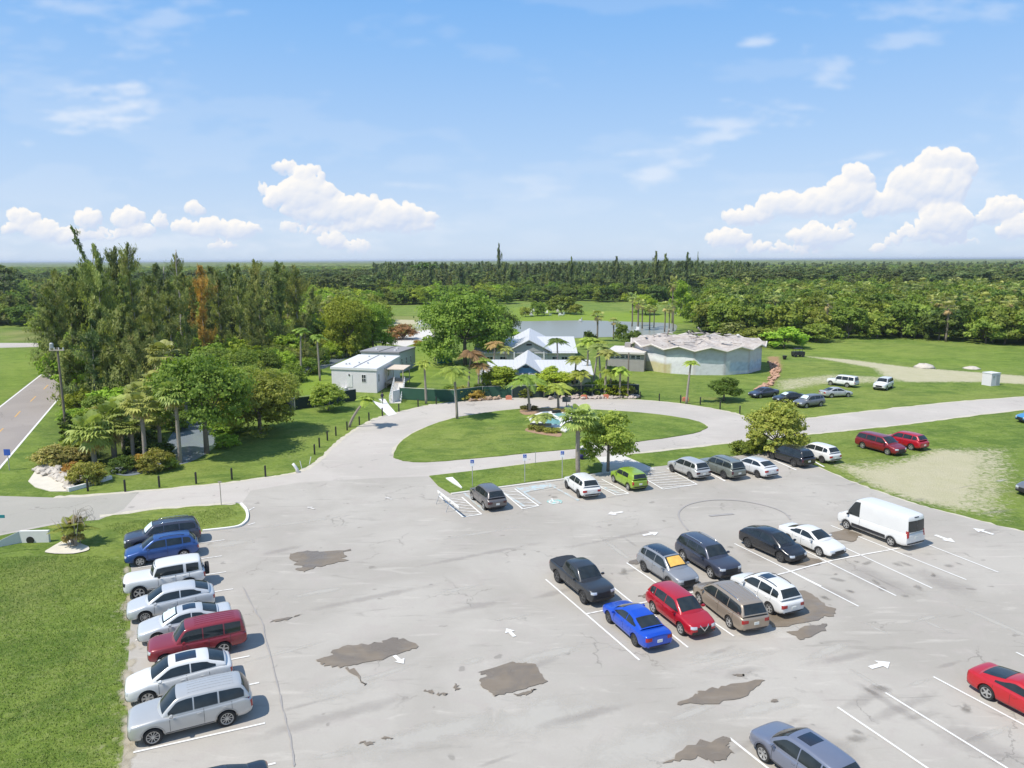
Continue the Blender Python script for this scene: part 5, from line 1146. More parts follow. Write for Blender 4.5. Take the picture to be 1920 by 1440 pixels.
pt('round', 1, (1357, 752), 702, 58, 'oak', 'round tree standing on the grass before the round building')
def lean_palm(seed, base, top, dxpx, wpx, label, group=None, leaf='coco', thin=False):
    b = G(*base); h = hgt(b, top); d = (b - Vector((0, 0, CAM_H))).length; cr_ = wpx * d / FPX / 2 / .92
    hh = h - cr_ * .35; cm, tm = palm_coco(seed, hh, cr_, 24 if not thin else 16, dxpx * d / FPX)
    root = empty('palm_tree', b, 0, label, 'palm', group); cm.materials.append(L[leaf]); tm.materials.append(M_PTR)
    for pn, me in (('fronds', cm), ('trunk', tm)): o = bpy.data.objects.new(pn, me); COL.objects.link(o); o.parent = root
    ALLT.append((b.x, b.y)); return root
lean_palm(1, (857, 786), 680, -4, 62, 'tall slim palm on the edge of the oval lawn', GP)
lean_palm(2, (655, 801), 738, 34, 44, 'short palm leaning far to the right by the black posts', GP)
lean_palm(3, (993, 772), 697, -6, 62, 'palm with drooping fronds by the small black bin', GP)
lean_palm(4, (1047, 768), 714, -2, 50, 'palm beside the grey notice board', GP)
lean_palm(5, (1008, 803), 774, -4, 32, 'dwarf date palm on the left side of the garden pool', GP, 'palm')
lean_palm(6, (1018, 804), 772, 6, 34, 'dwarf date palm on the right, its stem curving away', GP, 'palm')
lean_palm(7, (565, 706), 612, 3, 32, 'left one of two slender palms behind the office', 'two slender palms left of the office', thin=True)
lean_palm(8, (600, 714), 623, -2, 34, 'right one of two slender palms behind the office', 'two slender palms left of the office', thin=True)
lean_palm(9, (799, 757), 672, -2, 36, 'slim palm standing in front of the green screened fence')
lean_palm(10, (1287, 757), 674, 6, 26, 'thin palm with a tiny head in front of the mural wall')
lean_palm(11, (1145, 742), 682, 0, 52, 'bright green palm in front of the low block building')
lean_palm(12, (1100, 722), 628, 3, 44, 'tall palm at the right end of the front house', 'palms between the two houses')
lean_palm(13, (1112, 728), 640, 10, 46, 'second tall palm right of the front house, yellow fronds', 'palms between the two houses', 'palm')
lean_palm(14, (1046, 708), 630, -2, 40, 'dark palm before the white roof of the rear house', 'palms between the two houses', 'dark')
lean_palm(15, (1126, 722), 634, -6, 40, 'palm nearest the low block building', 'palms between the two houses')
lean_palm(16, (926, 700), 636, 2, 34, 'brownish palm between the roofs on the left', 'palms between the two houses', 'brownpalm')
lean_palm(17, (878, 742), 652, 6, 50, 'rusty leaved palm left of the front house', None, 'brownpalm')
lean_palm(18, (897, 744), 676, 2, 44, 'low palm with brown fronds by the fence', None, 'brownpalm')
pt('round', 0, (937, 740), 678, 66, 'lime', 'dense bright tree left of the blue gable', 'bright trees in front of the house')
pt('round', 1, (1040, 742), 682, 70, 'lime', 'dense bright tree right of the blue gable', 'bright trees in front of the house')
pt('bush', 1, (1160, 742), 712, 60, 'lime', 'bright bush around the brown pole stump')
pt('bush', 0, (868, 748), 722, 50, 'yellow', 'yellowish bush behind the green screened fence')
pt('bush', 3, (890, 748), 728, 42, 'rust', 'rusty brown low bush behind the fence')
pt('oak', 4, (872, 684), 528, 156, 'oak', 'huge dark green tree left of the rear house')
pt('oak', 5, (925, 652), 556, 92, 'dark', 'green tree touching the huge dark tree, over the white roof')
pt('bush', 2, (755, 636), 604, 56, 'brownpalm', 'brownish bush beside the far path')
pt('bush', 0, (783, 648), 636, 16, 'rust', 'small dark red bush behind the office')
pt('oak', 6, (700, 660), 560, 76, 'lime', 'bright green willowy tree beyond the canal')
pt('oak', 7, (655, 668), 545, 90, 'lime', 'bright green tree at the edge of the wood beyond the office')
# island planting
for q, (px, py, w_) in enumerate(((1000, 806, 22), (1014, 809, 24), (1030, 812, 24), (1043, 812, 20))):
    pt('bush', q, (px, py), py - 11, w_, 'yellow', ['leftmost yellow croton in the hedge by the garden pool', 'yellow croton below the left dwarf palm', 'yellow croton below the white pool rim', 'last croton of the hedge beside the thick stemmed palm'][q], 'yellow crotons round the garden pool')
for q, (px, py, w_) in enumerate(((984, 768, 18), (1002, 769, 16), (1046, 774, 20), (1062, 775, 22), (1074, 776, 16))):
    pt('bush', q, (px, py), py - 9, w_, 'reed', ['ornamental grass left of the small black bin', 'ornamental grass right of the small black bin', 'ornamental grass at the foot of the palm by the notice board', 'ornamental grass below the notice board', 'ornamental grass between the notice board and the dark palmetto'][q], 'ornamental grasses round the garden pool')
# scruffy clump of canes on the lawn
def canes():
    b = G(140, 1022); root = empty('areca_palm', b, 0, 'scruffy clump of canes with curled dry stems on the lawn by the headwall', 'palm'); r = random.Random(3); mb = MB()
    for k in range(22):
        a = r.uniform(0, 6.28); q = r.uniform(0, .45); hh = r.uniform(1.4, 2.6); sp = r.uniform(.2, .9); x, y = q * math.cos(a), q * math.sin(a)
        mb.tube([(x, y, 0), (x + sp * .3 * math.cos(a), y + sp * .3 * math.sin(a), hh * .5), (x + sp * math.cos(a), y + sp * math.sin(a), hh)], .035, 5, .015)
    for k in range(16):
        a = r.uniform(-.9, 1.3); z = r.uniform(1.6, 2.4); L_ = r.uniform(.8, 1.6)
        mb.tube([(0, 0, z * .6), (L_ * .5 * math.cos(a), L_ * .5 * math.sin(a), z + .3), (L_ * .95 * math.cos(a), L_ * .95 * math.sin(a), z + .45), (L_ * 1.12 * math.cos(a), L_ * 1.12 * math.sin(a), z + .15), (L_ * math.cos(a), L_ * math.sin(a), z - .05)], .02, 4, .012)
    mb.build('stems', M_DEAD, root, True)
    cm, tm = palm_coco(44, 1.5, 1.35, 16, 0, .06, .5); obj('fronds', cm, L['yellow'], root)
    me, lob = crown_round(77, 2.6, .8, 10, .15, 1500, .1); obj('leaves', me, L['reed'], root); ALLT.append((b.x, b.y))
canes()
# --- tall casuarinas on the left
CT = [(118,742,548,62,'fir'),(145,735,520,66,'fir'),(172,728,496,70,'fir'),(205,738,462,66,'fir'),(238,742,520,70,'fir'),(268,722,462,52,'fir'),(296,745,540,62,'fir'),(326,722,528,60,'fir'),(180,765,600,58,'darkfir'),(270,770,590,62,'fir'),(228,720,470,64,'darkfir'),(310,700,500,56,'darkfir'),(120,712,510,60,'fir'),(95,700,560,62,'fir'),(150,690,505,64,'darkfir'),
      (352,694,515,52,'fir'),(345,668,480,34,'fir'),(385,690,500,42,'rust'),(420,684,512,52,'fir'),(455,676,498,56,'fir'),(495,672,492,58,'fir'),(528,668,495,60,'fir'),(560,665,500,56,'fir'),(592,656,540,50,'fir'),(300,672,560,44,'fir'),(365,672,520,46,'rust'),(440,652,500,52,'darkfir'),(400,650,502,52,'fir'),(545,650,500,56,'fir'),(625,650,560,40,'fir'),(478,690,560,44,'fir'),(575,690,590,40,'fir')]
CL = ['at the near left end of the casuarina stand', 'behind the utility pole in the casuarina stand', 'with a broad olive crown left of the highest trees', 'highest of the left stand, its thin top over the horizon', 'filling the middle of the left stand', 'with a slim dark top over the horizon', 'on the right flank of the left stand', 'with sparse foliage right of the orange trees', 'short dark casuarina at the road end', 'short and bushy casuarina in front of the stand', 'dark one behind the highest tree', 'dark one behind the right flank', 'far left one overhanging the road', 'leaning out above the road', 'dark one inside the left stand',
      'slim and upright beside the dead trunk', 'thin one whose tuft tops the horizon', 'with orange brown foliage', 'right of the orange trees', 'with a ragged crown in the middle of the wood', 'tall and dense in the middle of the wood', 'tall brownish one right of the middle', 'last tall one before the bright green trees', 'lower one before the bright green trees', 'olive short one behind the right flank of the left stand', 'rusty one behind the dead trunk', 'dark one behind the ragged crown', 'olive one behind the orange trees', 'olive one behind the tall brownish tree', 'small one beside the canal bend', 'short and pointed in front of the wood', 'short and pointed near the office']
for q, ((bx, by, ty_, w_, lf), lb) in enumerate(zip(CT, CL)):
    pt('fir' if hgt(G(bx, by), ty_) > 10 else 'column', q % 5, (bx, by), ty_, w_, lf, 'casuarina ' + lb, 'casuarinas of the left wood')
for q, (bx, by, ty_, lb) in enumerate(((312, 700, 500, 'bare pale tree with a forked top left of the orange foliage'), (346, 690, 468, 'bare thin tree with a tuft of twigs on top'), (186, 700, 476, 'short bare tree poking over the casuarinas'), (170, 742, 630, 'pale broken trunk in the shade of the casuarinas'))):
    b = G(bx, by); h = hgt(b, ty_); me = dead_tree(20 + q, h); o = obj('dead_tree', me, M_DEAD); o.location = b; tag(o, lb, 'tree', 'bare trees in the left wood')
    ALLT.append((b.x, b.y))

# bright undergrowth along the canal and the foot of the wood
UG = [(330, 720, 60), (365, 712, 55), (400, 715, 52), (440, 712, 55), (475, 706, 50), (505, 700, 48), (535, 694, 48), (565, 688, 46), (595, 682, 44), (622, 672, 44), (648, 662, 46), (672, 655, 46), (345, 700, 60), (385, 696, 60), (425, 695, 58), (460, 690, 58), (498, 684, 54), (530, 678, 54), (565, 672, 50), (600, 664, 50), (450, 724, 44), (150, 770, 50), (190, 778, 56), (290, 745, 60), (155, 830, 60), (195, 826, 66), (235, 806, 64), (175, 806, 60), (152, 858, 54), (330, 735, 60)]
for q, (x, y, w_) in enumerate(UG):
    pt('bush', q % 4, (x, y), y - (34 if x > 330 else 40) - (q * 7 % 9), w_, ('lime', 'lightoak', 'oak')[q % 3], ('bright', 'pale', 'mid')[q % 3] + ' green thicket bush ' + ('beside the road and the ivy covered pole' if x < 200 else 'below the casuarinas and behind the palms' if x < 325 else 'behind the big canal oaks' if x < 450 else 'along the narrow canal' if x < 560 else 'near the two slender palms and the office'), 'thicket bushes along the canal')
for q, (x, y, t_) in enumerate(((300, 850, 770), (250, 862, 790), (300, 800, 700), (232, 846, 748), (270, 820, 722))):
    pt('sabal', q % 4, (x, y), t_, 62, 'palm', ['sabal palm between the orange shrub and the leaning palm', 'sabal palm over the dark water, left of the orange shrub', 'sabal palm behind the leaning palm', 'sabal palm left of the pale green bush', 'sabal palm right of the pale green bush'][q], 'sabal palms on the canal bank')

for q, (bx, by, t_, dx, w_, lf, lb) in enumerate(((1076, 742, 664, 4, 40, 'coco', 'palm over the right wing of the front house'), (1090, 744, 690, -3, 44, 'coco', 'low palm at the right corner of the front house'), (1134, 744, 652, 3, 40, 'palm', 'palm just left of the low block building'), (1162, 746, 684, 0, 40, 'coco', 'short palm in front of the low block building windows'), (905, 735, 668, 3, 36, 'coco', 'green palm at the left end of the front house'), (950, 700, 646, -3, 30, 'palm', 'small palm between the two house roofs'), (852, 738, 690, 2, 40, 'palm', 'palm behind the tall slim palm'), (1020, 745, 706, 3, 34, 'coco', 'small palm in front of the blue gable house'))):
    lean_palm(40 + q, (bx, by), t_, dx, w_, lb, 'palms among the houses', lf)
for q, (bx, by, t_, w_, lf, lb) in enumerate(((1075, 742, 718, 44, 'dark', 'dark bush under the right wing of the front house'), (1105, 742, 716, 40, 'oak', 'green bush under the tall palms at the house corner'), (985, 744, 722, 36, 'oak', 'green bush below the blue gable'), (905, 744, 716, 40, 'dark', 'dark bush at the left end of the front house'), (1128, 742, 706, 36, 'lime', 'bright bush left of the low block building'), (845, 744, 722, 36, 'oak', 'bush behind the green screened fence on the left'), (1182, 742, 716, 30, 'reed', 'dry bush right of the brown pole stump'))):
    pt('bush', q % 4, (bx, by), t_, w_, lf, lb, 'bushes in front of the houses')

for q, (bx, by, t_, w_, lf, lb) in enumerate(((232, 884, 852, 44, 'dark', 'dark bush at the left tip of the dark water'), (300, 862, 826, 50, 'dark', 'dark bush between the palm trunks over the water'), (318, 880, 852, 34, 'lightoak', 'small pale bush on the bank right of the yellow shrub'), (272, 846, 806, 60, 'dark', 'dark undergrowth behind the orange shrub'), (425, 838, 812, 44, 'lime', 'bright bush on the bank right of the oak trunk'), (330, 806, 770, 50, 'oak', 'bush at the far end of the canal water'), (405, 790, 752, 60, 'oak', 'bush under the big canal oak'), (352, 782, 748, 56, 'dark', 'dark bush at the head of the canal water'), (450, 776, 742, 60, 'oak', 'bush between the canal oaks'), (500, 752, 716, 56, 'oak', 'bush beside the small oak at the fence end'), (470, 742, 706, 54, 'lightoak', 'pale bush behind the canal oaks'))):
    pt('bush', q % 4, (bx, by), t_, w_, lf, lb, 'bushes round the dark water')

b = G(246, 712); h = hgt(b, 414); cm_, tm_ = crown_fir(5151, h, 1.7, 1500, .30, .50, .45); root = empty('casuarina_tree', b, 0, 'sparse half dead casuarina leaning left, highest above the horizon on the left', 'tree'); root.rotation_euler = (0, rad(-13), 0); obj('crown', cm_, L['darkfir'], root); obj('trunk', tm_, M_BARK, root)
for q, (bx, by, t_, w_) in enumerate(((160, 735, 560, 70), (245, 760, 575, 66), (125, 760, 640, 54), (300, 735, 590, 60), (205, 752, 560, 60))):
    pt('column', q, (bx, by), t_, w_, 'fir', ['bushy casuarina in the front rank near the road', 'bushy casuarina in the front rank, centre', 'small casuarina right beside the ivy covered pole', 'bushy casuarina in the front rank above the palms', 'bushy casuarina over the bright green bush'][q], 'front rank of the casuarina stand')

pt('oak', 2, (452, 772), 672, 116, 'lightoak', 'pale oak filling the gap between the two canal oaks', 'oaks along the canal')
for q, (bx, by, t_, w_) in enumerate(((520, 728, 690, 60), (548, 716, 680, 52), (500, 730, 700, 50), (578, 702, 668, 46))):
    pt('bush', q, (bx, by), t_, w_, ('lightoak', 'oak', 'lime', 'oak')[q], ['pale bush where the narrow canal begins', 'green bush left of the two slender palms', 'bright bush behind the small oak at the fence end', 'green bush just behind the two slender palms'][q], 'bushes at the narrow canal')
# ------------------------------------------------------------------ woods
FP = {}
def farproto(kind, leaf, i):
    """a far crown with its own leaf material"""
    k = (kind, leaf, i)
    if k not in FP:
        s = 300 + i * 11 + sum(map(ord, kind + leaf))
        if kind == 'faroak': me, lob = crown_round(s, 10, 5.4, 16, .46, 4200, .06); tm = trunk_limbs(lob, 10, .25, .16); h, w_ = 10., 10.5
        elif kind == 'farfir': me, tm = crown_fir(s, 18, 3.6, 1700, .75, .08); h, w_ = 18., 6.
        elif kind == 'farpine': me, lob = crown_round(s, 17, 3.6, 9, .60, 1300, .5); tm = trunk_limbs(lob, 17, .22, .5); h, w_ = 17., 7.
        elif kind == 'farsabal': me, tm = palm_sabal(s, 7, 1.9, 20, 4); h, w_ = 8., 3.8
        elif kind == 'farbush': me, lob = crown_round(s, 3, 2.4, 12, .26, 2600, .0); tm = trunk_limbs(lob, 3, .08, .1); h, w_ = 3., 4.6
        me.materials.append(L[leaf]); tm.materials.append(M_BARKP if kind in ('farfir', 'farpine') else M_BARK); FP[k] = (me, tm, h, w_, [])
    return FP[k]
FN = dict(faroak='broadleaf_tree', farfir='casuarina_tree', farpine='pine_tree', farsabal='sabal_palm', farbush='bush')
def farplant(kind, leaf, i, x, y, h, w_, label, group):
    me, tm, H0, W0, used = farproto(kind, leaf, i)
    root = empty(FN[kind], (x, y, 0), random.uniform(0, 6.28), label, 'palm' if kind == 'farsabal' else ('bush' if kind == 'farbush' else 'tree'), group); root.scale = (w_ / W0, w_ / W0, h / H0)
    c = bpy.data.objects.new('fronds' if kind == 'farsabal' else 'crown', me); t = bpy.data.objects.new('trunk', tm)
    for o in (c, t): COL.objects.link(o); o.parent = root
    used.append(c); return root
FRONT = [(-500, 616), (55, 612), (100, 590), (700, 573), (712, 572), (955, 570), (990, 567), (1285, 566), (1300, 585), (1325, 622), (1380, 642), (1480, 645), (1530, 637), (1640, 635), (1720, 639), (1920, 651), (2300, 672)]
W1 = [(100, 702), (120, 735), (200, 748), (330, 705), (430, 700), (455, 705), (500, 690), (540, 680), (600, 668), (640, 652), (700, 632), (716, 605), (704, 574), (60, 560), (60, 610), (92, 640)]
def inpoly(px, py, pl):
    c = False; n = len(pl)
    for i in range(n):
        (x0, y0), (x1, y1) = pl[i], pl[(i + 1) % n]
        if (y0 > py) != (y1 > py) and px < (x1 - x0) * (py - y0) / (y1 - y0) + x0: c = not c
    return c
rs = random.Random(11)
items = []
def ring(d0, d1, cell):
    y = d0
    while y < d1:
        xw = 0.86 * y + 30; x = -xw
        while x < xw:
            X, Y = x + rs.uniform(-.45, .45) * cell, y + rs.uniform(-.45, .45) * cell; px, py = P(X, Y)
            if -280 < px < 2200:
                w1 = inpoly(px, py, W1)
                if (w1 or py < float(np.interp(px, [q[0] for q in FRONT], [q[1] for q in FRONT]))) and not (20 < px < 92 and 577 < py < 603) and not (1592 < px < 1634 and 548 < py < 562): items.append((X, Y, px, py, w1, cell))
            x += cell
        y += cell
ring(95, 340, 6.4); ring(340, 800, 8.6); ring(800, 1500, 15)
def kindof(px, py, w1, D):
    u = rs.random()
    if w1 and px > 325 and D < 165 and u < .72: return ('farbush', 'lime' if u < .3 else 'lightoak', rs.uniform(3, 5.5), 7) if u < .5 else ('faroak', 'lime', rs.uniform(4.5, 7), 7)
    if w1 and px > 540 and u < .55: return ('faroak', 'lime' if u < .3 else 'lightoak', rs.uniform(6, 10), 8.5)
    if w1: return ('farfir', 'fir', rs.uniform(8, 15), 5.0) if u < .42 else (('farbush', 'lime', rs.uniform(3, 5), 6.5) if u < .62 else (('faroak', 'lightoak', rs.uniform(5, 9), 8.0) if u < .80 else (('faroak', 'lime', rs.uniform(5, 9), 8) if u < .93 else ('farsabal', 'palm', rs.uniform(6, 9), 4.4))))
    if px < 700:
        if D < 330: return ('faroak', 'oak', rs.uniform(7, 11), 9.5) if u < .6 else (('farfir', 'fir', rs.uniform(9, 14), 6) if u < .8 else ('faroak', 'lime', rs.uniform(6, 9), 9))
        return ('farpine', 'darkfir', rs.uniform(11, 15), 7.5) if (420 < px or u < .3) and D < 700 and u < .85 else ('faroak', 'oak' if u < .7 else 'lightoak', rs.uniform(8, 12.5), 10)
    if px < 960 and D < 400: return ('faroak', 'lime', rs.uniform(6, 9), 9) if u < .55 else ('faroak', 'oak', rs.uniform(7, 10), 9)
    if px < 1330 and D < 400 and py > 548: return ('faroak', 'dark', rs.uniform(6, 9), 9.5) if u < .55 else (('faroak', 'oak', rs.uniform(6, 10), 9) if u < .85 else ('farbush', 'lime', 4, 6))
    if 560 < px < (1310 if D < 450 else 1400) and D < 950: return ('farfir', 'darkfir', rs.uniform(10, 18.5), 6.8) if u < .40 else (('farfir', 'fir', rs.uniform(9, 15), 6.5) if u < .58 else (('farpine', 'darkfir', rs.uniform(10, 15), 7.5) if u < .82 else ('faroak', 'oak', rs.uniform(8, 13), 10)))
    if px >= 1330:
        if D < 190: return ('farbush', 'lime', rs.uniform(3, 5), 7) if u < .35 else ('faroak', 'lightoak', rs.uniform(5, 8), 9)
        if D < 420: return ('faroak', 'oak', rs.uniform(8, 12), 10.5) if u < .52 else (('faroak', 'dark', rs.uniform(8, 11), 10.5) if u < .70 else (('faroak', 'lightoak', rs.uniform(7, 11), 10) if u < .88 else ('farsabal', 'palm', rs.uniform(9, 12), 5)))
        if D < 750: return ('farpine', 'darkfir', rs.uniform(11, 15.5), 8) if u < .55 else ('faroak', 'oak', rs.uniform(9, 12.5), 11)
    return ('faroak', 'oak' if u < .55 else ('lightoak' if u < .8 else 'dark'), rs.uniform(8, 12.5), 11) if u < .9 else ('farfir', 'darkfir', rs.uniform(12, 15), 7)
items.sort(key=lambda q: math.hypot(q[0], q[1]))
LBL = {('farfir', True): ('olive casuarina among the trees of the left wood', 'casuarinas inside the left wood'), ('farbush', True): ('bright green undergrowth bush in the left wood', 'undergrowth bushes of the left wood'),
 ('faroak', True): ('round leafy tree inside the left wood', 'leafy trees of the left wood'), ('farsabal', True): ('sabal palm standing inside the left wood', 'palms of the left wood'),
 ('farfir', False): ('dark casuarina in the belt beyond the pond and meadow', 'casuarinas beyond the pond'), ('farbush', False): ('bright bush at the front edge of the far wood', 'bushes along the front of the far wood'),
 ('faroak', False): ('green leafy tree in the wood beyond the meadows', 'leafy trees beyond the meadows'), ('farsabal', False): ('sabal palm rising from the wood beyond the right meadow', 'palms of the right wood'),
 ('farpine', False): ('dark long trunked pine in the far wood', 'pines of the far wood')}
stuff = {}; nind = {}
for X, Y, px, py, w1, cell in items:
    D = math.hypot(X, Y); k, lf, h, w_ = kindof(px, py, w1, D)
    if min((X - a) ** 2 + (Y - b) ** 2 for a, b in ALLT) < (3.2 if w1 else 9): continue
    if cell > 10: w_ *= 1.5; h *= 1.02
    i = rs.randint(0, 2); cls = 'bush' if k == 'farbush' else 'tree'
    if nind.get(cls, 0) < (270 if cls == 'tree' else 60):
        nind[cls] = nind.get(cls, 0) + 1; gp = LBL.get((k, bool(w1)), LBL.get((k, False)))[1]
        kd = dict(farfir='wispy casuarina', farbush='low leafy bush', faroak='round leafy tree', farsabal='sabal palm', farpine='long trunked pine')[k]
        sh = dict(fir='Olive', darkfir='Dark', lime='Bright green', lightoak='Pale green', oak='Mid green', dark='Dark green', palm='Light green')[lf]
        if w1: pl = ('behind the tall stand at the road' if px < 200 else 'behind the thicket by the canal' if px < 420 else 'in the middle of the left wood' if px < 560 else 'at the right end of the left wood') + (', front rows' if D < 150 else ', inner rows' if D < 220 else ', back rows')
        elif px < 100: pl = 'beyond the side street at far left'
        elif px < 960: pl = 'at the meadow edge left of the pond'
        elif px < 1320: pl = 'across the meadow over the pond'
        else: pl = ('above the round building' if px < 1500 else 'beyond the sandy track' if px < 1640 else 'beyond the gravel mounds' if px < 1780 else 'above the white box' if px < 1900 else 'at the right edge') + (', front of the right wood' if D < 215 else ', inside the right wood')
        farplant(k, lf, i, X, Y, h, w_, (sh + ' ' + kd + ' ' + pl).lower(), gp)
    else: stuff.setdefault((k, lf), []).append((X, Y, h, w_, i))
# landmark trees over the horizon
for kind, lf, bx, by, ty_, w_, lb in (('farfir', 'darkfir', 937, 548, 459, 13, 'narrow dark conifer standing highest in the middle of the horizon'), ('farpine', 'dark', 800, 546, 489, 52, 'broad dark tree topping the horizon left of the middle'),
   ('farpine', 'darkfir', 12, 590, 484, 44, 'dark broad tree at the left edge above the horizon'), ('farfir', 'darkfir', 1155, 556, 483, 20, 'dark pointed casuarina right of the middle, second highest of its belt'), ('farfir', 'darkfir', 1228, 560, 474, 20, 'highest dark casuarina of the belt right of the middle'),
   ('farfir', 'darkfir', 1244, 560, 478, 20, 'dark casuarina just right of the highest of its belt'), ('farfir', 'darkfir', 1288, 560, 476, 22, 'dark casuarina above the round building'), ('farfir', 'darkfir', 1306, 552, 475, 6, 'thin dark pole like conifer above the round building'), ('farfir', 'darkfir', 1070, 560, 484, 16, 'dark casuarina tip left of the belt over the pond')):
    b = G(bx, by); d = b.length; farplant(kind, lf, 0, b.x, b.y, hgt(b, ty_), w_ * d / FPX, lb, None)
# nearer single trees around the pond and the round building
PW = [(1008, 592, 562, 34, 'oak', 'round tree on the far bank left of the white chairs'), (1052, 588, 548, 56, 'oak', 'grey green tree behind the white chairs'), (1080, 590, 566, 26, 'lightoak', 'small pale tree right of the white chairs'), (985, 594, 572, 24, 'lightoak', 'small pale bushy tree on the far bank'), (1210, 590, 548, 50, 'lime', 'bright feathery tree on the far meadow'),
      (1276, 592, 518, 40, 'lime', 'tall yellow green tree beyond the palms'), (1298, 604, 560, 40, 'lime', 'bright tree at the right end of the pond'), (1330, 622, 580, 60, 'dark', 'dark leafy tree behind the round building'), (1375, 640, 600, 60, 'palm', 'pale bushy tree right behind the round building'), (1425, 648, 606, 70, 'lightoak', 'pale green bushy tree at the right end of the round building'), (1470, 652, 610, 80, 'lime', 'bright bush mass beside the meadow track'), (1530, 640, 600, 70, 'lightoak', 'yellowish bush mass at the meadow edge'), (1400, 632, 560, 70, 'dark', 'dense dark tree above the right end of the round building'),
      (960, 640, 616, 44, 'lime', 'bright tree at the left corner of the pond'), (1187, 648, 618, 44, 'dark', 'dark tree on the near pond bank'), (1105, 655, 618, 30, 'dark', 'small dark tree between the rear house and the pond'), (1165, 640, 600, 26, 'oak', 'slender tree on the near pond bank')]
for bx, by, ty_, w_, lf, lb in PW:
    b = G(bx, by); farplant('faroak', lf, rs.randint(0, 2), b.x, b.y, hgt(b, ty_), w_ * b.length / FPX, lb, None)
for q, (bx, by, ty_, w_) in enumerate(((1120, 640, 584, 34), (1150, 636, 598, 26), (1185, 612, 548, 26), (1196, 620, 560, 32), (1204, 616, 566, 26), (1218, 618, 572, 24), (1226, 614, 574, 20), (1246, 622, 568, 24), (1254, 625, 572, 22), (1260, 606, 520, 24), (1262, 620, 566, 20), (1310, 612, 570, 26), (1330, 604, 556, 26), (1345, 600, 552, 24))):
    b = G(bx, by); o = farplant('farsabal', 'palm', q % 3, b.x, b.y, hgt(b, ty_), w_ * b.length / FPX, 'sabal palm of the loose row along the pond', 'sabal palms along the pond')
# a few individuals guarantee every prototype exists for the woods
for (k, lf), pts in stuff.items():
    for i in range(3):
        if not farproto(k, lf, i)[4]:
            j = next((n_ for n_, q in enumerate(pts) if q[4] == i), None)
            if j is None: continue
            X, Y, h, w_, _ = pts.pop(j); lb, gp = LBL[(k, False)] if (k, False) in LBL else LBL[(k, True)]
            farplant(k, lf, i, X, Y, h, w_, lb, gp)
def scatter(name, pts, protos, H0, W0, label):
    me = bpy.data.meshes.new(name); me.from_pydata([(p[0], p[1], 0) for p in pts], [], [])
    for an, k in (('sh', 2), ('sw', 3)):
        at = me.attributes.new(an, 'FLOAT', 'POINT'); at.data.foreach_set('value', np.array([p[k] for p in pts], np.float32) / (H0 if k == 2 else W0))
    o = bpy.data.objects.new(name, me); COL.objects.link(o); tag(o, label, 'wood', None, 'stuff')
    ng = bpy.data.node_groups.new(name, 'GeometryNodeTree'); ng.interface.new_socket('Geometry', in_out='INPUT', socket_type='NodeSocketGeometry'); ng.interface.new_socket('Geometry', in_out='OUTPUT', socket_type='NodeSocketGeometry')
    N_ = ng.nodes; gi = N_.new('NodeGroupInput'); go = N_.new('NodeGroupOutput'); iop = N_.new('GeometryNodeInstanceOnPoints'); jn = N_.new('GeometryNodeJoinGeometry')
    m2p = N_.new('GeometryNodeMeshToPoints'); ng.links.new(gi.outputs[0], m2p.inputs[0]); ng.links.new(m2p.outputs[0], iop.inputs['Points'])
    for p in protos:
        oi = N_.new('GeometryNodeObjectInfo'); oi.transform_space = 'ORIGINAL'; oi.inputs['Object'].default_value = p
        g2i = N_.new('GeometryNodeGeometryToInstance'); ng.links.new(oi.outputs['Geometry'], g2i.inputs[0]); ng.links.new(g2i.outputs[0], jn.inputs[0])
    ng.links.new(jn.outputs[0], iop.inputs['Instance']); iop.inputs['Pick Instance'].default_value = True
    ri = N_.new('FunctionNodeRandomValue'); ri.data_type = 'INT'; ri.inputs['Min'].default_value = 0; ri.inputs['Max'].default_value = len(protos) - 1; ng.links.new(ri.outputs[2], iop.inputs['Instance Index'])
    rr = N_.new('FunctionNodeRandomValue'); rr.data_type = 'FLOAT'; rr.inputs[3].default_value = 6.283; rr.inputs['Seed'].default_value = 5
    cx = N_.new('ShaderNodeCombineXYZ'); ng.links.new(rr.outputs[1], cx.inputs[2]); ng.links.new(cx.outputs[0], iop.inputs['Rotation'])
    cs_ = N_.new('ShaderNodeCombineXYZ')
    for an, ids in (('sw', (0, 1)), ('sh', (2,))):
        na = N_.new('GeometryNodeInputNamedAttribute'); na.data_type = 'FLOAT'; na.inputs[0].default_value = an
        for i_ in ids: ng.links.new(na.outputs[0], cs_.inputs[i_])
    ng.links.new(cs_.outputs[0], iop.inputs['Scale']); ng.links.new(iop.outputs[0], go.inputs[0])
    md = o.modifiers.new('scatter', 'NODES'); md.node_group = ng; return o
SN = dict(faroak='leafy_woods', farfir='casuarina_woods', farpine='pine_woods', farsabal='palm_woods', farbush='undergrowth')
for (k, lf), pts in stuff.items():
    if pts:
        pr = [farproto(k, lf, i)[4][0] for i in range(3) if farproto(k, lf, i)[4]]; fp = farproto(k, lf, 0)
        scatter(SN[k], pts, pr, fp[2], fp[3], {'faroak': 'far leafy woods reaching to the horizon', 'farfir': 'dark casuarina woods beyond the pond', 'farpine': 'dark pine woods in the distance', 'farsabal': 'palms mixed into the far woods', 'farbush': 'low green undergrowth at the foot of the woods'}[k] + {'oak': ', mid green', 'lightoak': ', pale green', 'lime': ', bright green', 'dark': ', dark green'}.get(lf, ''))
print('woods', {k: len(v) for k, v in stuff.items()}, nind)
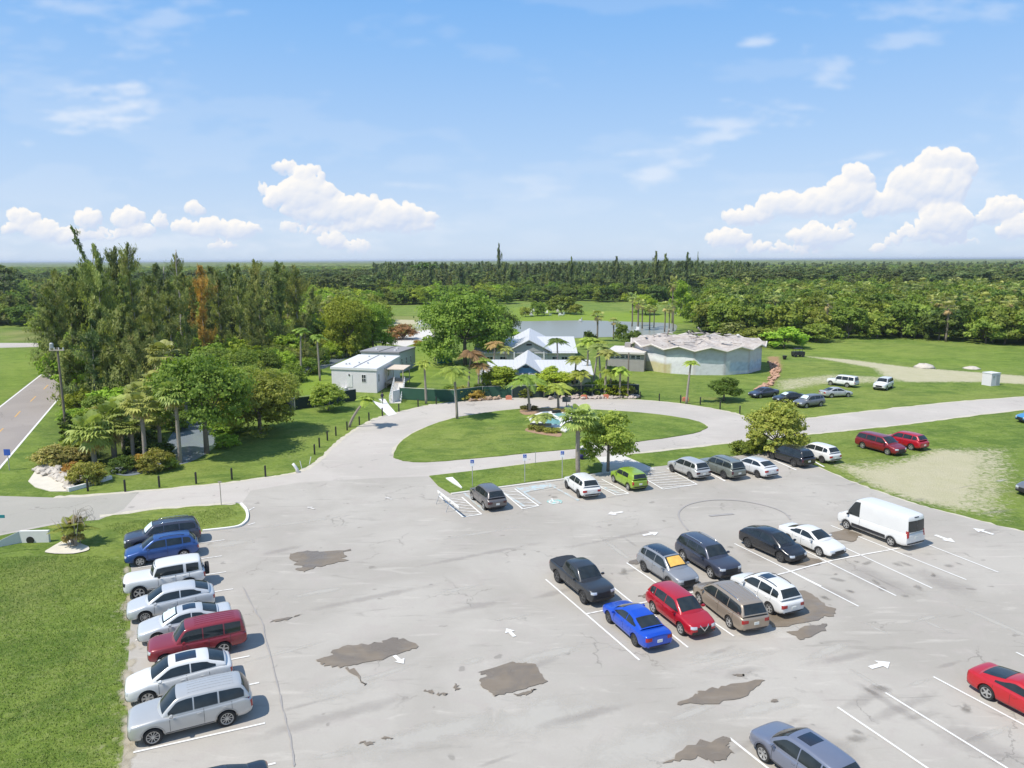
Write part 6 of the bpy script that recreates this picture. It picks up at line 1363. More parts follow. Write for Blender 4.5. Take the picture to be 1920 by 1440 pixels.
# farthest canopy: a lumpy sheet of tree tops
yy_ = np.concatenate([np.arange(1480, 3000, 22), geo(3000, 14000, 45, 1.05)]); xx_ = np.linspace(-1, 1, 420)
GY2, GX2 = np.meshgrid(yy_, xx_, indexing='ij'); GX2 = GX2 * GY2 * .85; r2 = np.random.default_rng(3)
Z2 = 7.0 + r2.random(GY2.shape) * 5.0 + 2.5 * np.sin(GX2 * .004 + GY2 * .002) ; Z2[0] = 0
i2 = np.arange(GY2.size).reshape(GY2.shape)
me = npmesh('distant_canopy', np.stack([GX2.ravel(), GY2.ravel(), Z2.ravel()], -1), np.stack([i2[:-1, :-1], i2[:-1, 1:], i2[1:, 1:], i2[1:, :-1]], -1).reshape(-1, 4))
m, nt_ = newmat('distant_canopy'); p = nt_.pos(); a = nt_.noise(p, .06, 3, .7); b_ = nt_.noise(p, .006, 4)
finish(nt_, nt_.mix(nt_.ss(a, .35, .65), nt_.mix(b_, (.075, .11, .035), (.13, .155, .055)), (.18, .22, .07)), 1.0, Specular_IOR_Level=0.1)
o = obj('distant_canopy', me, m); tag(o, 'flat green forest running to the horizon', 'forest', None, 'stuff')
# haze
hz = MB().box((0, 7000, 14), (30000, 16000, 30)).build('haze', None); hz['kind'] = 'stuff'; hz['label'] = 'thin blue haze over the far woods'
m = bpy.data.materials.new('haze'); m.use_nodes = True; t = NT(m.node_tree); pv = t.n('ShaderNodeVolumePrincipled'); pv.inputs['Color'].default_value = (.80, .88, 1, 1); pv.inputs['Density'].default_value = 0.00011; pv.inputs['Anisotropy'].default_value = 0.2
oo = t.n('ShaderNodeOutputMaterial'); t.link(pv.outputs[0], oo.inputs['Volume']); hz.data.materials.append(m)
# ------------------------------------------------------------------ buildings
M_WHITEW = simple('white_siding', (0.68, 0.655, 0.67), 0.75, var=0.08, vscale=1.5)
M_ROOFW = simple('white_roof', (0.68, 0.68, 0.67), 0.6, var=0.06, vscale=.8)
M_ROOFG = simple('grey_roof', (0.27, 0.265, 0.27), 0.85, var=0.12, vscale=.6)
M_WGLASS = simple('window_glass', (0.03, 0.035, 0.04), 0.08, spec=0.6)
M_WOOD = simple('weathered_wood', (0.42, 0.37, 0.30), 0.85, var=0.2)
M_SCREEN = simple('green_screen', (0.025, 0.085, 0.055), 0.9, var=0.25, vscale=.8)
M_SCREEND = simple('dark_screen', (0.018, 0.035, 0.032), 0.9, var=0.2)
M_GALV = simple('galvanised_steel', (0.45, 0.46, 0.46), 0.5, metal=0.4)
M_BLUEW = simple('blue_gable', (0.13, 0.30, 0.52), 0.7, var=0.2, vscale=1.2)
M_BLOCK = simple('grey_blockwork', (0.33, 0.31, 0.29), 0.9, var=0.18, vscale=1.5)
M_BLACK = simple('black_paint', (0.02, 0.02, 0.02), 0.5)
def mat_metalroof(name, col):
    m, nt = newmat(name); tc = nt.n('ShaderNodeTexCoord'); sp = nt.n('ShaderNodeSeparateXYZ'); nt.link(tc.outputs['Object'], sp.inputs[0])
    wv = nt.math('FRACT', nt.math('MULTIPLY', sp.outputs[0], 1.6)); rb = nt.math('MULTIPLY', nt.ss(wv, .86, .95), .35); nz = nt.noise(tc.outputs['Object'], .8, 5)
    c = nt.mix(nz, tuple(x * .88 for x in col), col); c = nt.mix(rb, c, tuple(x * .62 for x in col)); finish(nt, c, .5, bump=wv, bstr=.2); return m
M_MROOF = mat_metalroof('white_metal_roof', (0.62, 0.62, 0.62))
def frame2(a, b):                      # local frame: x along a->b, y away from the camera
    a, b = Vector(a), Vector(b); ex = (b - a); L_ = ex.length; ang = math.atan2(ex.y, ex.x); return ang, L_
# --- modular office: two units
a0, b0 = G(623, 733), G(707, 737); HB_ = hgt(b0, 691)
back = G(749, 667, HB_); back.z = 0
ang, W_ = frame2(a0, b0); D_ = (back - b0).length; ey = (back - b0).normalized(); exv = (b0 - a0).normalized()
def skewbox(mb, o, ex, ey, x0, x1, y0, y1, z0, z1):
    c = [o + ex * x + ey * y for x, y in ((x0, y0), (x1, y0), (x1, y1), (x0, y1))]; mb.prism([(p.x, p.y) for p in c], z0, z1)
of = empty('modular_office', (a0 + b0) / 2, 0, 'white modular office with a flat white roof and dark roof seam, nearest the lawn', 'building')
def rel(root, mb): 
    bmesh.ops.translate(mb.bm, verts=mb.bm.verts, vec=-Vector(root.location)); return mb
def part(root, name, mat, fn, smooth=False):
    mb = MB(); fn(mb); rel(root, mb); return mb.build(name, mat, root, smooth)
part(of, 'wall', M_WHITEW, lambda m: skewbox(m, a0, exv, ey, 0, W_, 0, D_, 0, HB_ - .35))
part(of, 'roof', M_ROOFW, lambda m: skewbox(m, a0, exv, ey, -.15, W_ + .15, -.15, D_ + .1, HB_ - .35, HB_))
part(of, 'roof_seam', M_ROOFG, lambda m: skewbox(m, a0, exv, ey, W_ * .5 - .10, W_ * .5 + .10, .1, D_ - .2, HB_, HB_ + .06))
for q, (fx, fy) in enumerate(((.2, .18), (.26, .2), (.42, .3), (.62, .3), (.35, .8), (.7, .85))): part(of, 'roof_vent', M_GALV, lambda m: skewbox(m, a0, exv, ey, W_ * fx, W_ * fx + .22, D_ * fy, D_ * fy + .22, HB_ + .002, HB_ + .25))
dx_ = W_ * .34
part(of, 'door', M_ROOFW, lambda m: skewbox(m, a0, exv, ey, dx_, dx_ + .95, -.06, 0, .75, 2.75))
part(of, 'lamp', M_BLACK, lambda m: skewbox(m, a0, exv, ey, dx_ + .35, dx_ + .55, -.14, -.06, 2.55, 2.8))
def win(root, o, ex, n, x, w_, z0, z1, bars=1, fm=None):
    f = MB(); 
    for aa, bb, c, d in ((x - .06, x, z0 - .06, z1 + .06), (x + w_, x + w_ + .06, z0 - .06, z1 + .06), (x, x + w_, z0 - .06, z0), (x, x + w_, z1, z1 + .06), (x + w_ / 2 - .025, x + w_ / 2 + .025, z0, z1), (x, x + w_ / 2 - .025, (z0 + z1) / 2 - .025, (z0 + z1) / 2 + .025), (x + w_ / 2 + .025, x + w_, (z0 + z1) / 2 - .025, (z0 + z1) / 2 + .025)):
        if not bars and aa > x and bb < x + w_: continue
        c4 = [o + ex * p_ + n * q_ for p_, q_ in ((aa, 0), (bb, 0), (bb, .05), (aa, .05))]; f.prism([(p.x, p.y) for p in c4], c, d)
    rel(root, f); fo = f.build('window', fm or M_ROOFW, root)
    g = MB(); c4 = [o + ex * p_ + n * q_ for p_, q_ in ((x, .0), (x + w_, .0), (x + w_, .02), (x, .02))]; g.prism([(p.x, p.y) for p in c4], z0, z1); rel(root, g); g.build('pane', M_WGLASS, fo)
nf = -ey
win(of, a0, exv, nf, W_ * .68, .62, 1.65, 2.75)
win(of, b0, ey, exv, D_ * .06, .6, 1.6, 2.7); win(of, b0, ey, exv, D_ * .45, .7, 1.6, 2.7)
def stairs(m):
    for k in range(4): skewbox(m, a0, exv, ey, dx_ - .9 + .0, dx_ - .9 + .9 - .0, -1.2 + .02 * k, -.02, .18 * k, .18 * (k + 1) - .003 * k)
part(of, 'steps', M_ROOFW, stairs)
def rail(m):
    for x in (dx_ - .9, dx_ - .1, dx_ + .9):
        p = a0 + exv * x - ey * 1.15; m.box((p.x, p.y, .85), (.06, .06, 1.7))
    p, q = a0 + exv * (dx_ - .9) - ey * 1.15, a0 + exv * (dx_ + .9) - ey * 1.15; m.tube([p + Vector((0, 0, 1.65)), q + Vector((0, 0, 1.65))], .03, 5); m.tube([p + Vector((0, 0, 1.2)), q + Vector((0, 0, 1.2))], .025, 5)
part(of, 'handrail', M_ROOFW, rail)
a1 = G(749, 700); c1 = G(779, 688); H2 = 3.6
ey2 = (c1 - a1).normalized(); D2_ = (c1 - a1).length; ex2 = exv
ob_ = empty('modular_office', a1, 0, 'grey roofed modular office with pale blue grey walls, behind the white roofed one', 'building')
part(ob_, 'wall', simple('bluegrey_siding', (.42, .45, .48), .75, var=.08), lambda m: skewbox(m, a1, ex2, ey2, -W_ * .98, 0, 0, D2_, 0, H2))
part(ob_, 'roof', M_ROOFG, lambda m: skewbox(m, a1, ex2, ey2, -W_, .12, -.1, D2_ + .1, H2, H2 + .28))
part(ob_, 'roof_seam', M_BLACK, lambda m: skewbox(m, a1, ex2, ey2, -W_ * .5 - .08, -W_ * .5 + .08, 0, D2_, H2 + .28, H2 + .33))
for fx, fy in ((-.3, .5), (-.75, .3), (-.2, .15)): part(ob_, 'roof_vent', M_ROOFW, lambda m: skewbox(m, a1, ex2, ey2, W_ * fx, W_ * fx + .4, D2_ * fy, D2_ * fy + .4, H2 + .283, H2 + .5))
for k in range(3): win(ob_, a1, ey2, exv, D2_ * (.12 + .27 * k), .6, 1.3, 2.5, 1)
dk = empty('entrance_deck', b0, 0, 'wooden entrance deck and ramp with a tan awning beside the office', 'deck')
part(dk, 'platform', M_WOOD, lambda m: skewbox(m, b0, exv, ey, .15, 3.2, D_ * .30, D_ * .62, .75, .95))
part(dk, 'awning', simple('tan_awning', (.62, .52, .40), .8), lambda m: skewbox(m, b0, exv, ey, .1, 3.4, D_ * .30, D_ * .62, 3.0, 3.12))
for x in (.3, 3.2):
    for y in (.31, .61): part(dk, 'post', M_WOOD, lambda m: skewbox(m, b0, exv, ey, x - .06, x + .06, D_ * y - .06, D_ * y + .06, 0, 3.0))
r0, r1 = G(741, 756), b0 + exv * 2.6 + ey * D_ * .31
def ramp(m):
    d = (r1 - r0); d.z = 0; d.normalize(); n = Vector((-d.y, d.x, 0)) * .8
    v = [m.bm.verts.new(p) for p in (r0 - n, r0 + n, r1 + n + Vector((0, 0, .93)), r1 - n + Vector((0, 0, .93)), r0 - n - Vector((0, 0, .1)), r0 + n - Vector((0, 0, .1)), r1 + n, r1 - n)]
    for f in ((0, 1, 2, 3), (7, 6, 5, 4), (0, 4, 5, 1), (1, 5, 6, 2), (2, 6, 7, 3), (3, 7, 4, 0)): m.bm.faces.new([v[i] for i in f])
part(dk, 'ramp', M_CONC, ramp)
for s_ in (-1, 1):
    def rr_(m):
        d = (r1 - r0); d.z = 0; n = Vector((-d.y, d.x, 0)).normalized() * .82 * s_
        for t in np.linspace(0, 1, 9): p = r0.lerp(r1, t) + n; m.tube([p + Vector((0, 0, .9 * t - .05)), p + Vector((0, 0, .9 * t + 1.0))], .035, 5)
        for h in (1.0, .65, .3): m.tube([r0 + n + Vector((0, 0, h)), r1 + n + Vector((0, 0, .9 + h))], .035, 5)
    part(dk, 'handrail', M_ROOFW, rr_)
# --- two white roofed houses
def house(name, label, apex_f, apex_b, eave_l, eave_r, wing_l, wing_r, base_y, gable, wallm, zr, ze, cols=False):
    """cross gable facing the camera plus two low wings"""
    ctr = G(apex_f[0], base_y); z = zr
    F_ = ctr; hr = hgt(F_, apex_f[1]); Bk = G(apex_b[0], apex_b[1], hr); Bk.z = 0
    ey_ = (Bk - F_); Dp = ey_.length; ey_.normalize(); ex_ = Vector((ey_.y, -ey_.x, 0))
    pl = G(eave_l[0], eave_l[1], ze); pr_ = G(eave_r[0], eave_r[1], ze); wl = abs((pl - F_).dot(ex_)); wr2 = abs((pr_ - F_).dot(ex_)); wd = (wl + wr2) / 2
    root = empty(name, F_, 0, label, 'house')
    part(root, 'wall', wallm, lambda m: skewbox(m, F_, ex_, ey_, -wd + .5, wd - .5, .6, Dp, 0, ze))
    def gr(m):
        for s_ in (-1, 1):
            o_ = [F_ + ex_ * (s_ * (wd + .2)) + Vector((0, 0, ze - .12)), F_ + Vector((0, 0, hr)), F_ + ey_ * Dp + Vector((0, 0, hr)), F_ + ey_ * Dp + ex_ * (s_ * (wd + .2)) + Vector((0, 0, ze - .12))]
            v = [m.bm.verts.new(p) for p in o_] + [m.bm.verts.new(p - Vector((0, 0, .14))) for p in o_]
            for f in ((0, 1, 2, 3), (7, 6, 5, 4), (0, 4, 5, 1), (2, 6, 7, 3), (3, 7, 4, 0)): m.bm.faces.new([v[i] for i in f])
    part(root, 'gable_roof', M_MROOF, gr)
    def gw(m):
        pts = [F_ + ey_ * .45 + ex_ * (-wd + .2) + Vector((0, 0, ze - .25)), F_ + ey_ * .45 + ex_ * (wd - .2) + Vector((0, 0, ze - .25)), F_ + ey_ * .45 + Vector((0, 0, hr - .16))]
        v = [m.bm.verts.new(p) for p in pts] + [m.bm.verts.new(p + ey_ * .12) for p in pts]
        for f in ((0, 1, 2), (5, 4, 3), (0, 3, 4, 1), (1, 4, 5, 2), (2, 5, 3, 0)): m.bm.faces.new([v[i] for i in f])
    part(root, 'gable', gable, gw)
    part(root, 'gable_vent', M_BLACK, lambda m: skewbox(m, F_, ex_, ey_, -.5, .5, .38, .448, ze + (hr - ze) * .45, ze + (hr - ze) * .6))
    for wpx, s_ in ((wing_l, -1), (wing_r, 1)):
        p = G(wpx, base_y - 2); Lw = abs((p - F_).dot(ex_)); hr2 = hr - .75
        part(root, 'wing_wall', wallm, lambda m: skewbox(m, F_, ex_ * s_, ey_, wd - .49, Lw - .4, 1.0, Dp * .95, 0, ze - .3))
        def wr_(m):
            y0_, ym, y1_ = .3, Dp * .55, Dp + .4
            for ya, za, yb, zb_ in ((y0_, ze - .45, ym, hr2), (y1_, ze - .45, ym, hr2)):
                o_ = [F_ + ex_ * s_ * (wd * .25) + ey_ * ya + Vector((0, 0, za)), F_ + ex_ * s_ * Lw + ey_ * ya + Vector((0, 0, za)), F_ + ex_ * s_ * Lw + ey_ * yb + Vector((0, 0, zb_)), F_ + ex_ * s_ * (wd * .02) + ey_ * yb + Vector((0, 0, zb_))]
                v = [m.bm.verts.new(q) for q in o_] + [m.bm.verts.new(q - Vector((0, 0, .12))) for q in o_]
                for f in ((0, 1, 2, 3), (7, 6, 5, 4), (0, 4, 5, 1), (1, 5, 6, 2), (3, 7, 4, 0)): m.bm.faces.new([v[i] for i in f])
        part(root, 'wing_roof', M_MROOF, wr_)
        nw = max(2, int((Lw - wd) / 2.6))
        for k in range(nw): x = wd + .4 + (Lw - wd - 1.6) * k / nw; win(root, F_ + ey_ * 1.0, ex_ * s_, -ey_, x, 1.1, 1.0, 2.0, 1)
    for k in range(4 if cols else 3):
        x = -wd * .7 + wd * 1.4 * k / (3 if cols else 2); part(root, 'column', M_ROOFW, lambda m: skewbox(m, F_, ex_, ey_, x - .13, x + .13, .2, .46, 0, ze - .26))
    for x in (-wd * .55, wd * .2): win(root, F_ + ey_ * .6, ex_, -ey_, x, 1.3, .9, 2.1, 1)
    return root
M_HWALL = simple('pale_house_wall', (.50, .50, .48), .8, var=.1)
house('house', 'front house with white metal roof and a blue gable facing the drive', (986, 681), (990, 656), (961, 690), (1012, 691), 896, 1112, 733, M_BLUEW, M_HWALL, 5, 3.0, True)
house('house', 'rear house with white metal roof and a grey gable, near the pond', (992, 637), (993, 615), (955, 651), (1032, 652), 888, 1082, 690, simple('grey_gable', (.40, .40, .39), .8), M_HWALL, 5, 3.3)
# --- low block building
e0, e1 = G(1139, 694), G(1207, 697); he = hgt(e0, 662); exb = (e1 - e0).normalized(); eyb = Vector((-exb.y, exb.x, 0)); We = (e1 - e0).length
bl = empty('block_building', e0, 0, 'low grey block building with a flat pale roof and a strip of small windows', 'building')
part(bl, 'wall', M_BLOCK, lambda m: skewbox(m, e0, exb, eyb, 0, We, 0, 9, 0, he))
part(bl, 'roof', simple('cream_roof', (.62, .58, .52), .8), lambda m: skewbox(m, e0, exb, eyb, -.5, We + .1, -.5, 9.3, he, he + .35))
for k in range(6): win(bl, e0, exb, -eyb, .45 + k * (We - .9) / 6, .75, he - .85, he - .3, 0, M_ROOFW)
part(bl, 'hatch', M_BLOCK, lambda m: skewbox(m, e0, exb, eyb, We * .28, We * .45, 7, 8.5, he + .35, he + 1.2))
# --- round building with a folded, ruined roof and a painted wall
cb = G(1317, 704); RB = 11.9; cz = Vector((cb.x, cb.y + RB, 0)); cz.x = G(1313, 690).x; HW = 4.35; NSEG = 14
rb_ = empty('round_building', cz, 0, 'derelict round building with a zigzag roof edge and a faded mural on its pale wall', 'building')
def wpt(a, r, z): return Vector((cz.x + r * math.sin(a), cz.y - r * math.cos(a), z))
A0 = -.055
Vw, Fw, Cw = [], [], []
def mural(a, z):
    n = .5 + .5 * math.sin(a * 37 + z * 5) * math.sin(a * 13.7 - z * 2.1); n2 = random.random()
    base = np.array((.56, .57, .60)) * (1 - .14 * n)
    hill = 3.1 - .9 * max(0, (a + .25)) * 2.2 + .25 * math.sin(a * 9)
    if z < hill and a < .62: base = np.array((.80, .80, .80)) - .10 * n
    if z < 2.1 and a < .55: base = base * .86 + np.array((.02, .02, .03)) * n2
    if a < -.62 and z < 1.7: base = np.array((.55, .50, .30)) - .06 * n
    if .25 < a < 1.1 and z < 2.1 + .2 * math.sin(a * 20) and z > .5: base = np.array((.36, .44, .55)) + .12 * n2
    if a > .2 and z > 3.3: base = np.array((.55, .57, .60))
    if abs((a - A0) / (2 * math.pi / NSEG) - round((a - A0) / (2 * math.pi / NSEG)) - .0) > .46: base = base * .72 + np.array((.05, .02, .0))
    return np.clip(base + (n2 - .5) * .05, 0, 1)
NA, NZ = 168, 12
for i in range(NA + 1):
    a = A0 + (i - NA // 2) * (2 * math.pi / NA); u = abs(((a - A0) / (2 * math.pi / NSEG)) % 1 - .5) * 2
    aq = A0 + round((a - A0) / (2 * math.pi / NSEG)) * (2 * math.pi / NSEG); rr = RB * math.cos(math.pi / NSEG) / math.cos(a - aq)
    for j in range(NZ + 1): z = (HW + .62 * u) * j / NZ; Vw.append(wpt(a, rr, z)); Cw.append(mural(a, z))
for i in range(NA):
    for j in range(NZ): q = i * (NZ + 1) + j; Fw.append((q, q + NZ + 1, q + NZ + 2, q + 1))
me = npmesh('wall', [tuple(v - cz) for v in Vw], Fw); at = me.color_attributes.new('paint', 'FLOAT_COLOR', 'POINT'); at.data.foreach_set('color', np.concatenate([np.array(Cw), np.ones((len(Cw), 1))], 1).astype(np.float32).ravel())
m, nt_ = newmat('mural_wall'); ca = nt_.attr('paint', 0); p = nt_.pos(); nz = nt_.noise(p, 1.3, 6, .7); c = nt_.mix(nt_.math('MULTIPLY', nt_.ss(nz, .5, .75), .35), ca, (.42, .41, .38)); finish(nt_, c, .85, bump=nz, bstr=.3)
obj('wall', me, m, rb_)
m, nt_ = newmat('ruined_roof'); p = nt_.pos(); n1_ = nt_.noise(p, .55, 5, .7, .8); n2_ = nt_.noise(p, 1.7, 4, .7)
c = nt_.mix(nt_.ss(n1_, .35, .65), (.36, .31, .27), (.50, .455, .41)); c = nt_.mix(nt_.math('MULTIPLY', nt_.ss(n2_, .60, .66), .8), c, (.12, .10, .09)); c = nt_.mix(nt_.math('MULTIPLY', nt_.ss(n2_, .36, .30), .7), c, (.62, .58, .53)); finish(nt_, c, .95, bump=n1_, bstr=.6, bdist=.1)
M_RUIN = m
r3 = np.random.default_rng(8); Vr, Fr = [], []; NR = 8; NA2 = NSEG * 8
for i in range(NA2):
    a = A0 + i * 2 * math.pi / NA2; u = 1 - abs(((a - A0) / (2 * math.pi / NSEG) + .5) % 1 - .5) * 2
    for j in range(NR + 1):
        t = j / NR; r = (RB + .55) * (1 - t) + .6 * t; z = HW + (.72 * u) * (1 - t) ** .8 + 1.1 * t + (r3.random() - .5) * .38 * (j > 0); Vr.append(tuple(wpt(a, r, z) - cz))
for i in range(NA2):
    for j in range(NR): q, q2 = i * (NR + 1) + j, ((i + 1) % NA2) * (NR + 1) + j; Fr.append((q, q2, q2 + 1, q + 1))
n0 = len(Vr); me = npmesh('roof', Vr, Fr); obj('roof', me, M_RUIN, rb_)
def fas(m):
    for k in range(NSEG):
        for s_ in (0, 1):
            pa = A0 + (k + .5 * s_) * 2 * math.pi / NSEG; pb = pa + math.pi / NSEG; za, zb_ = (HW + .72, HW) if s_ == 0 else (HW, HW + .72); r = RB + .6
            m.tube([wpt(pa, r, za - .08), wpt(pb, r, zb_ - .08)], .16, 5)
part(rb_, 'roof_edge', simple('roof_edge', (.62, .57, .51), .85, var=.15), fas)
for k in range(26):
    a, rr = random.uniform(0, 6.28), RB * math.sqrt(random.random()) * .92; z = HW + .8 + (1 - rr / RB) * .9
    part(rb_, 'broken_plank', M_RUIN if k % 3 else M_CONC, lambda m: m.box(wpt(a, rr, z + .12), (random.uniform(1.2, 3.2), random.uniform(.2, .6), .12), random.uniform(0, 3.1)))
for k in range(6):
    a, rr = random.uniform(2.6, 3.6), RB * .8; part(rb_, 'fallen_beam', M_BLACK if k % 2 else M_RUIN, lambda m: m.tube([wpt(a, rr, HW + .6), wpt(a + .15, rr - 2, HW + random.uniform(1.4, 2.4))], .15, 5))
# far houses
f0 = G(10, 588); fh = empty('far_house', f0, 0, 'brown roofed house at the far left edge behind hedges', 'house')
part(fh, 'wall', M_WOOD, lambda m: m.box((f0.x, f0.y, 1.5), (9, 8, 3))); part(fh, 'roof', simple('brown_roof', (.36, .20, .13), .85), lambda m: m.prism([(-5.5, 3), (5.5, 3), (3.2, 5), (-3.2, 5)], -4.6, 4.6, Matrix.Translation((f0.x, f0.y, 0)) @ Matrix.Rotation(rad(90), 4, 'X')))
f1 = G(724, 556); fh = empty('far_house', f1, 0, 'far pale roofed shed between the trees beyond the meadow', 'house')
part(fh, 'wall', M_HWALL, lambda m: m.box((f1.x, f1.y, 2.5), (9, 6, 5))); part(fh, 'roof', M_ROOFG, lambda m: m.prism([(-5.5, 5), (5.5, 5), (5.5, 5.3), (0, 7.2), (-5.5, 5.3)], -3.6, 3.6, Matrix.Translation((f1.x, f1.y, 0)) @ Matrix.Rotation(rad(90), 4, 'X')))
# ------------------------------------------------------------------ fences
def fence(pts, h, mat, label, nscr=1, sag=.0):
    W = [G(*p) for p in pts]; root = empty('screen_fence', W[0], 0, label, 'fence')
    for i in range(len(W) - 1):
        a, b = W[i], W[i + 1]; L_ = (b - a).length; n = max(1, int(L_ / 3.2)); d = (b - a) / n
        for k in range(n):
            p, q = a + d * k, a + d * (k + 1); nn = Vector((-(q - p).y, (q - p).x, 0)).normalized() * .02; h0 = h * random.uniform(.97, 1.02)
            part(root, 'screen', mat, lambda m: m.prism([tuple((p + nn)[:2]), tuple((q + nn)[:2]), tuple((q - nn)[:2]), tuple((p - nn)[:2])], .06, h0))
            part(root, 'post', M_GALV, lambda m: m.tube([p - nn * 3 + Vector((0, 0, 0)), p - nn * 3 + Vector((0, 0, h + .12))], .04, 6))
        part(root, 'rail', M_GALV, lambda m: m.tube([a + Vector((0, 0, h + .05)), b + Vector((0, 0, h + .05))], .03, 5))
    return root
fence([(750, 749), (800, 752), (852, 754), (905, 747), (960, 746)], 1.75, M_SCREEN, 'green screened fence along the drive in front of the palms')
fence([(960, 746), (1040, 745), (1110, 744), (1198, 743)], 1.75, M_SCREEND, 'dark screened fence along the drive in front of the houses')
fence([(553, 769), (590, 765), (618, 760), (668, 752)], 1.75, M_SCREEND, 'dark screened fence on the lawn behind the small round tree')
fence([(553, 769), (538, 764), (532, 752)], 1.5, M_SCREEND, 'short dark fence piece turning back towards the canal')
fence([(820, 682), (848, 680)], 2.6, simple('teal_tarp', (.02, .20, .13), .8), 'teal green screened fence piece beside the utility poles')
wl_ = MB().prism([tuple(p[:2]) for p in strip([G(736, 755), G(749, 752)], .25)], 0, 1.7).build('gate_wall', M_WHITEW); tag(wl_, 'short white wall at the end of the green screened fence by the ramp', 'wall')
# black posts
PO = [(165, 921), (235, 922), (299, 914), (368, 907), (435, 899), (498, 894), (590, 852), (599, 839), (614, 826), (630, 817), (651, 807), (674, 797), (692, 789), (717, 780), (748, 772), (784, 763), (818, 758), (1200, 748), (1236, 752), (1276, 755), (1313, 759), (1350, 767), (1387, 776)]
PL = ['post at the end of the white headwall', 'second post right of the riprap', 'third post right of the riprap, below the yellow shrub', 'post in front of the canal oaks shadow', 'post midway along the lower lawn edge', 'post left of the white marker', 'lowest post of the bend by the white stakes', 'second post up the bend', 'third post up the bend', 'fourth post up the bend', 'post just left of the leaning palm', 'post right behind the leaning palm', 'post between the leaning palm and the path', 'post on the left side of the path', 'post on the right side of the path', 'first post before the green fence', 'second post before the green fence', 'post at the right end of the dark fence', 'second post right of the dark fence', 'post left of the thin palm', 'post right of the thin palm', 'post before the round tree', 'last post beside the yellow green tree']
p0 = None
for (x, y), lb in zip(PO, PL):
    if p0 is None:
        p0 = MB(); p0.lathe([(.09, 0), (.09, 1.05), (.06, 1.10), (.02, 1.12)], 10); p0 = p0.build('bollard', M_BLACK); o = p0
    else: o = p0.copy(); COL.objects.link(o)
    o.location = G(x, y); tag(o, 'black ' + lb, 'post', 'black posts along the drive')
for x, y, t_, lb in ((566, 879, -.15, 'thin white stake left of the other by the bend'), (580, 871, .2, 'thin white stake tilted to the right by the bend')):
    o = MB().tube([(0, 0, 0), (t_, 0, .8)], .04, 6).build('stake', M_ROOFW); o.location = G(x, y); tag(o, lb, 'stake', 'white stakes at the bend')
o = MB(); o.tube([(0, 0, 0), (-.05, 0, .35), (-.22, 0, .62), (-.42, 0, .9)], .17, 8, .13); o = o.build('marker', M_ROOFW, None, True); o.location = G(558, 886); tag(o, 'stubby white marker leaning left at the edge of the driveway', 'marker')
# ------------------------------------------------------------------ poles and wires
def upole(base, top, label, arms=(), name='utility_pole', r=.15, mat=None):
    b = G(*base); h = hgt(b, top); root = empty(name, b, 0, label, 'pole'); part(root, 'shaft', mat or M_BARKP, lambda m: m.tube([b, b + Vector((0, 0, h))], r, 8, r * .7))
    for z, L_ in arms:
        part(root, 'crossarm', M_WOOD, lambda m: m.box((b.x, b.y - .15, h - z), (L_, .12, .14)))
        for k in (-.45, -.15, .15, .45): part(root, 'insulator', M_CONCW, lambda m: m.tube([(b.x + k * L_, b.y - .15, h - z + .07), (b.x + k * L_, b.y - .15, h - z + .28)], .06, 6))
    return root, b, h
up, ub, uh = upole((127, 836), 652, 'tall utility pole by the left road, its foot wrapped in ivy', ((.25, 1.6),), mat=M_BARK)
me, lob = crown_round(901, 4.5, .75, 12, .16, 2600, .02); o = obj('ivy', me, L['dark'], up); 
part(up, 'fitting', M_GALV, lambda m: m.lathe([(.16, 0), (.2, .1), (.2, .55), (.1, .65)], 8, Matrix.Translation((ub.x - .55, ub.y - .1, uh - .1))))
p2_, b2_, h2_ = upole((816, 678), 600, 'utility pole with one crossarm, left of the transformer pole', ((.2, 2.4),))
p3_, b3_, h3_ = upole((847, 678), 585, 'utility pole with two white transformers in front of the huge dark tree', ((.15, 2.6),))
for s_ in (-.55, .55): part(p3_, 'transformer', M_CONCW, lambda m: m.lathe([(.05, 0), (.30, .05), (.30, .95), (.2, 1.1), (.05, 1.15)], 12, Matrix.Translation((b3_.x + s_, b3_.y - .3, h3_ - 2.7))))
upole((1177, 747), 661, 'bare brown pole in front of the low block building', (), 'wooden_pole', .14, M_BARK)
upole((87, 655), 612, 'pole with a white lamp head at the road junction', (), 'lamp_pole', .10)
upole((175, 745), 632, 'old broken pole leaning in the shade of the casuarinas', (), 'wooden_pole', .16)
def wire(a, b, sag, label):
    pts = [a.lerp(b, t) - Vector((0, 0, sag * 4 * t * (1 - t))) for t in np.linspace(0, 1, 14)]; o = MB().tube(pts, .013, 4).build('power_line', M_BLACK); tag(o, label, 'cable', 'overhead lines on the left')
top = ub + Vector((0, 0, uh + .05))
for q, (dx, dz, tx, ty_, hh, lb) in enumerate(((-.7, 0, 330, 646, 8.5, 'topmost overhead line from the ivy pole'), (-.2, 0, 330, 652, 8.0, 'second overhead line from the ivy pole'), (.3, 0, 330, 658, 7.6, 'third overhead line from the ivy pole'), (0, -2.4, 320, 695, 6.0, 'lowest overhead line from the ivy pole'))):
    e = G(tx, ty_, hh); wire(top + Vector((dx, 0, dz)), Vector((e.x, e.y, hh)), .5, lb)
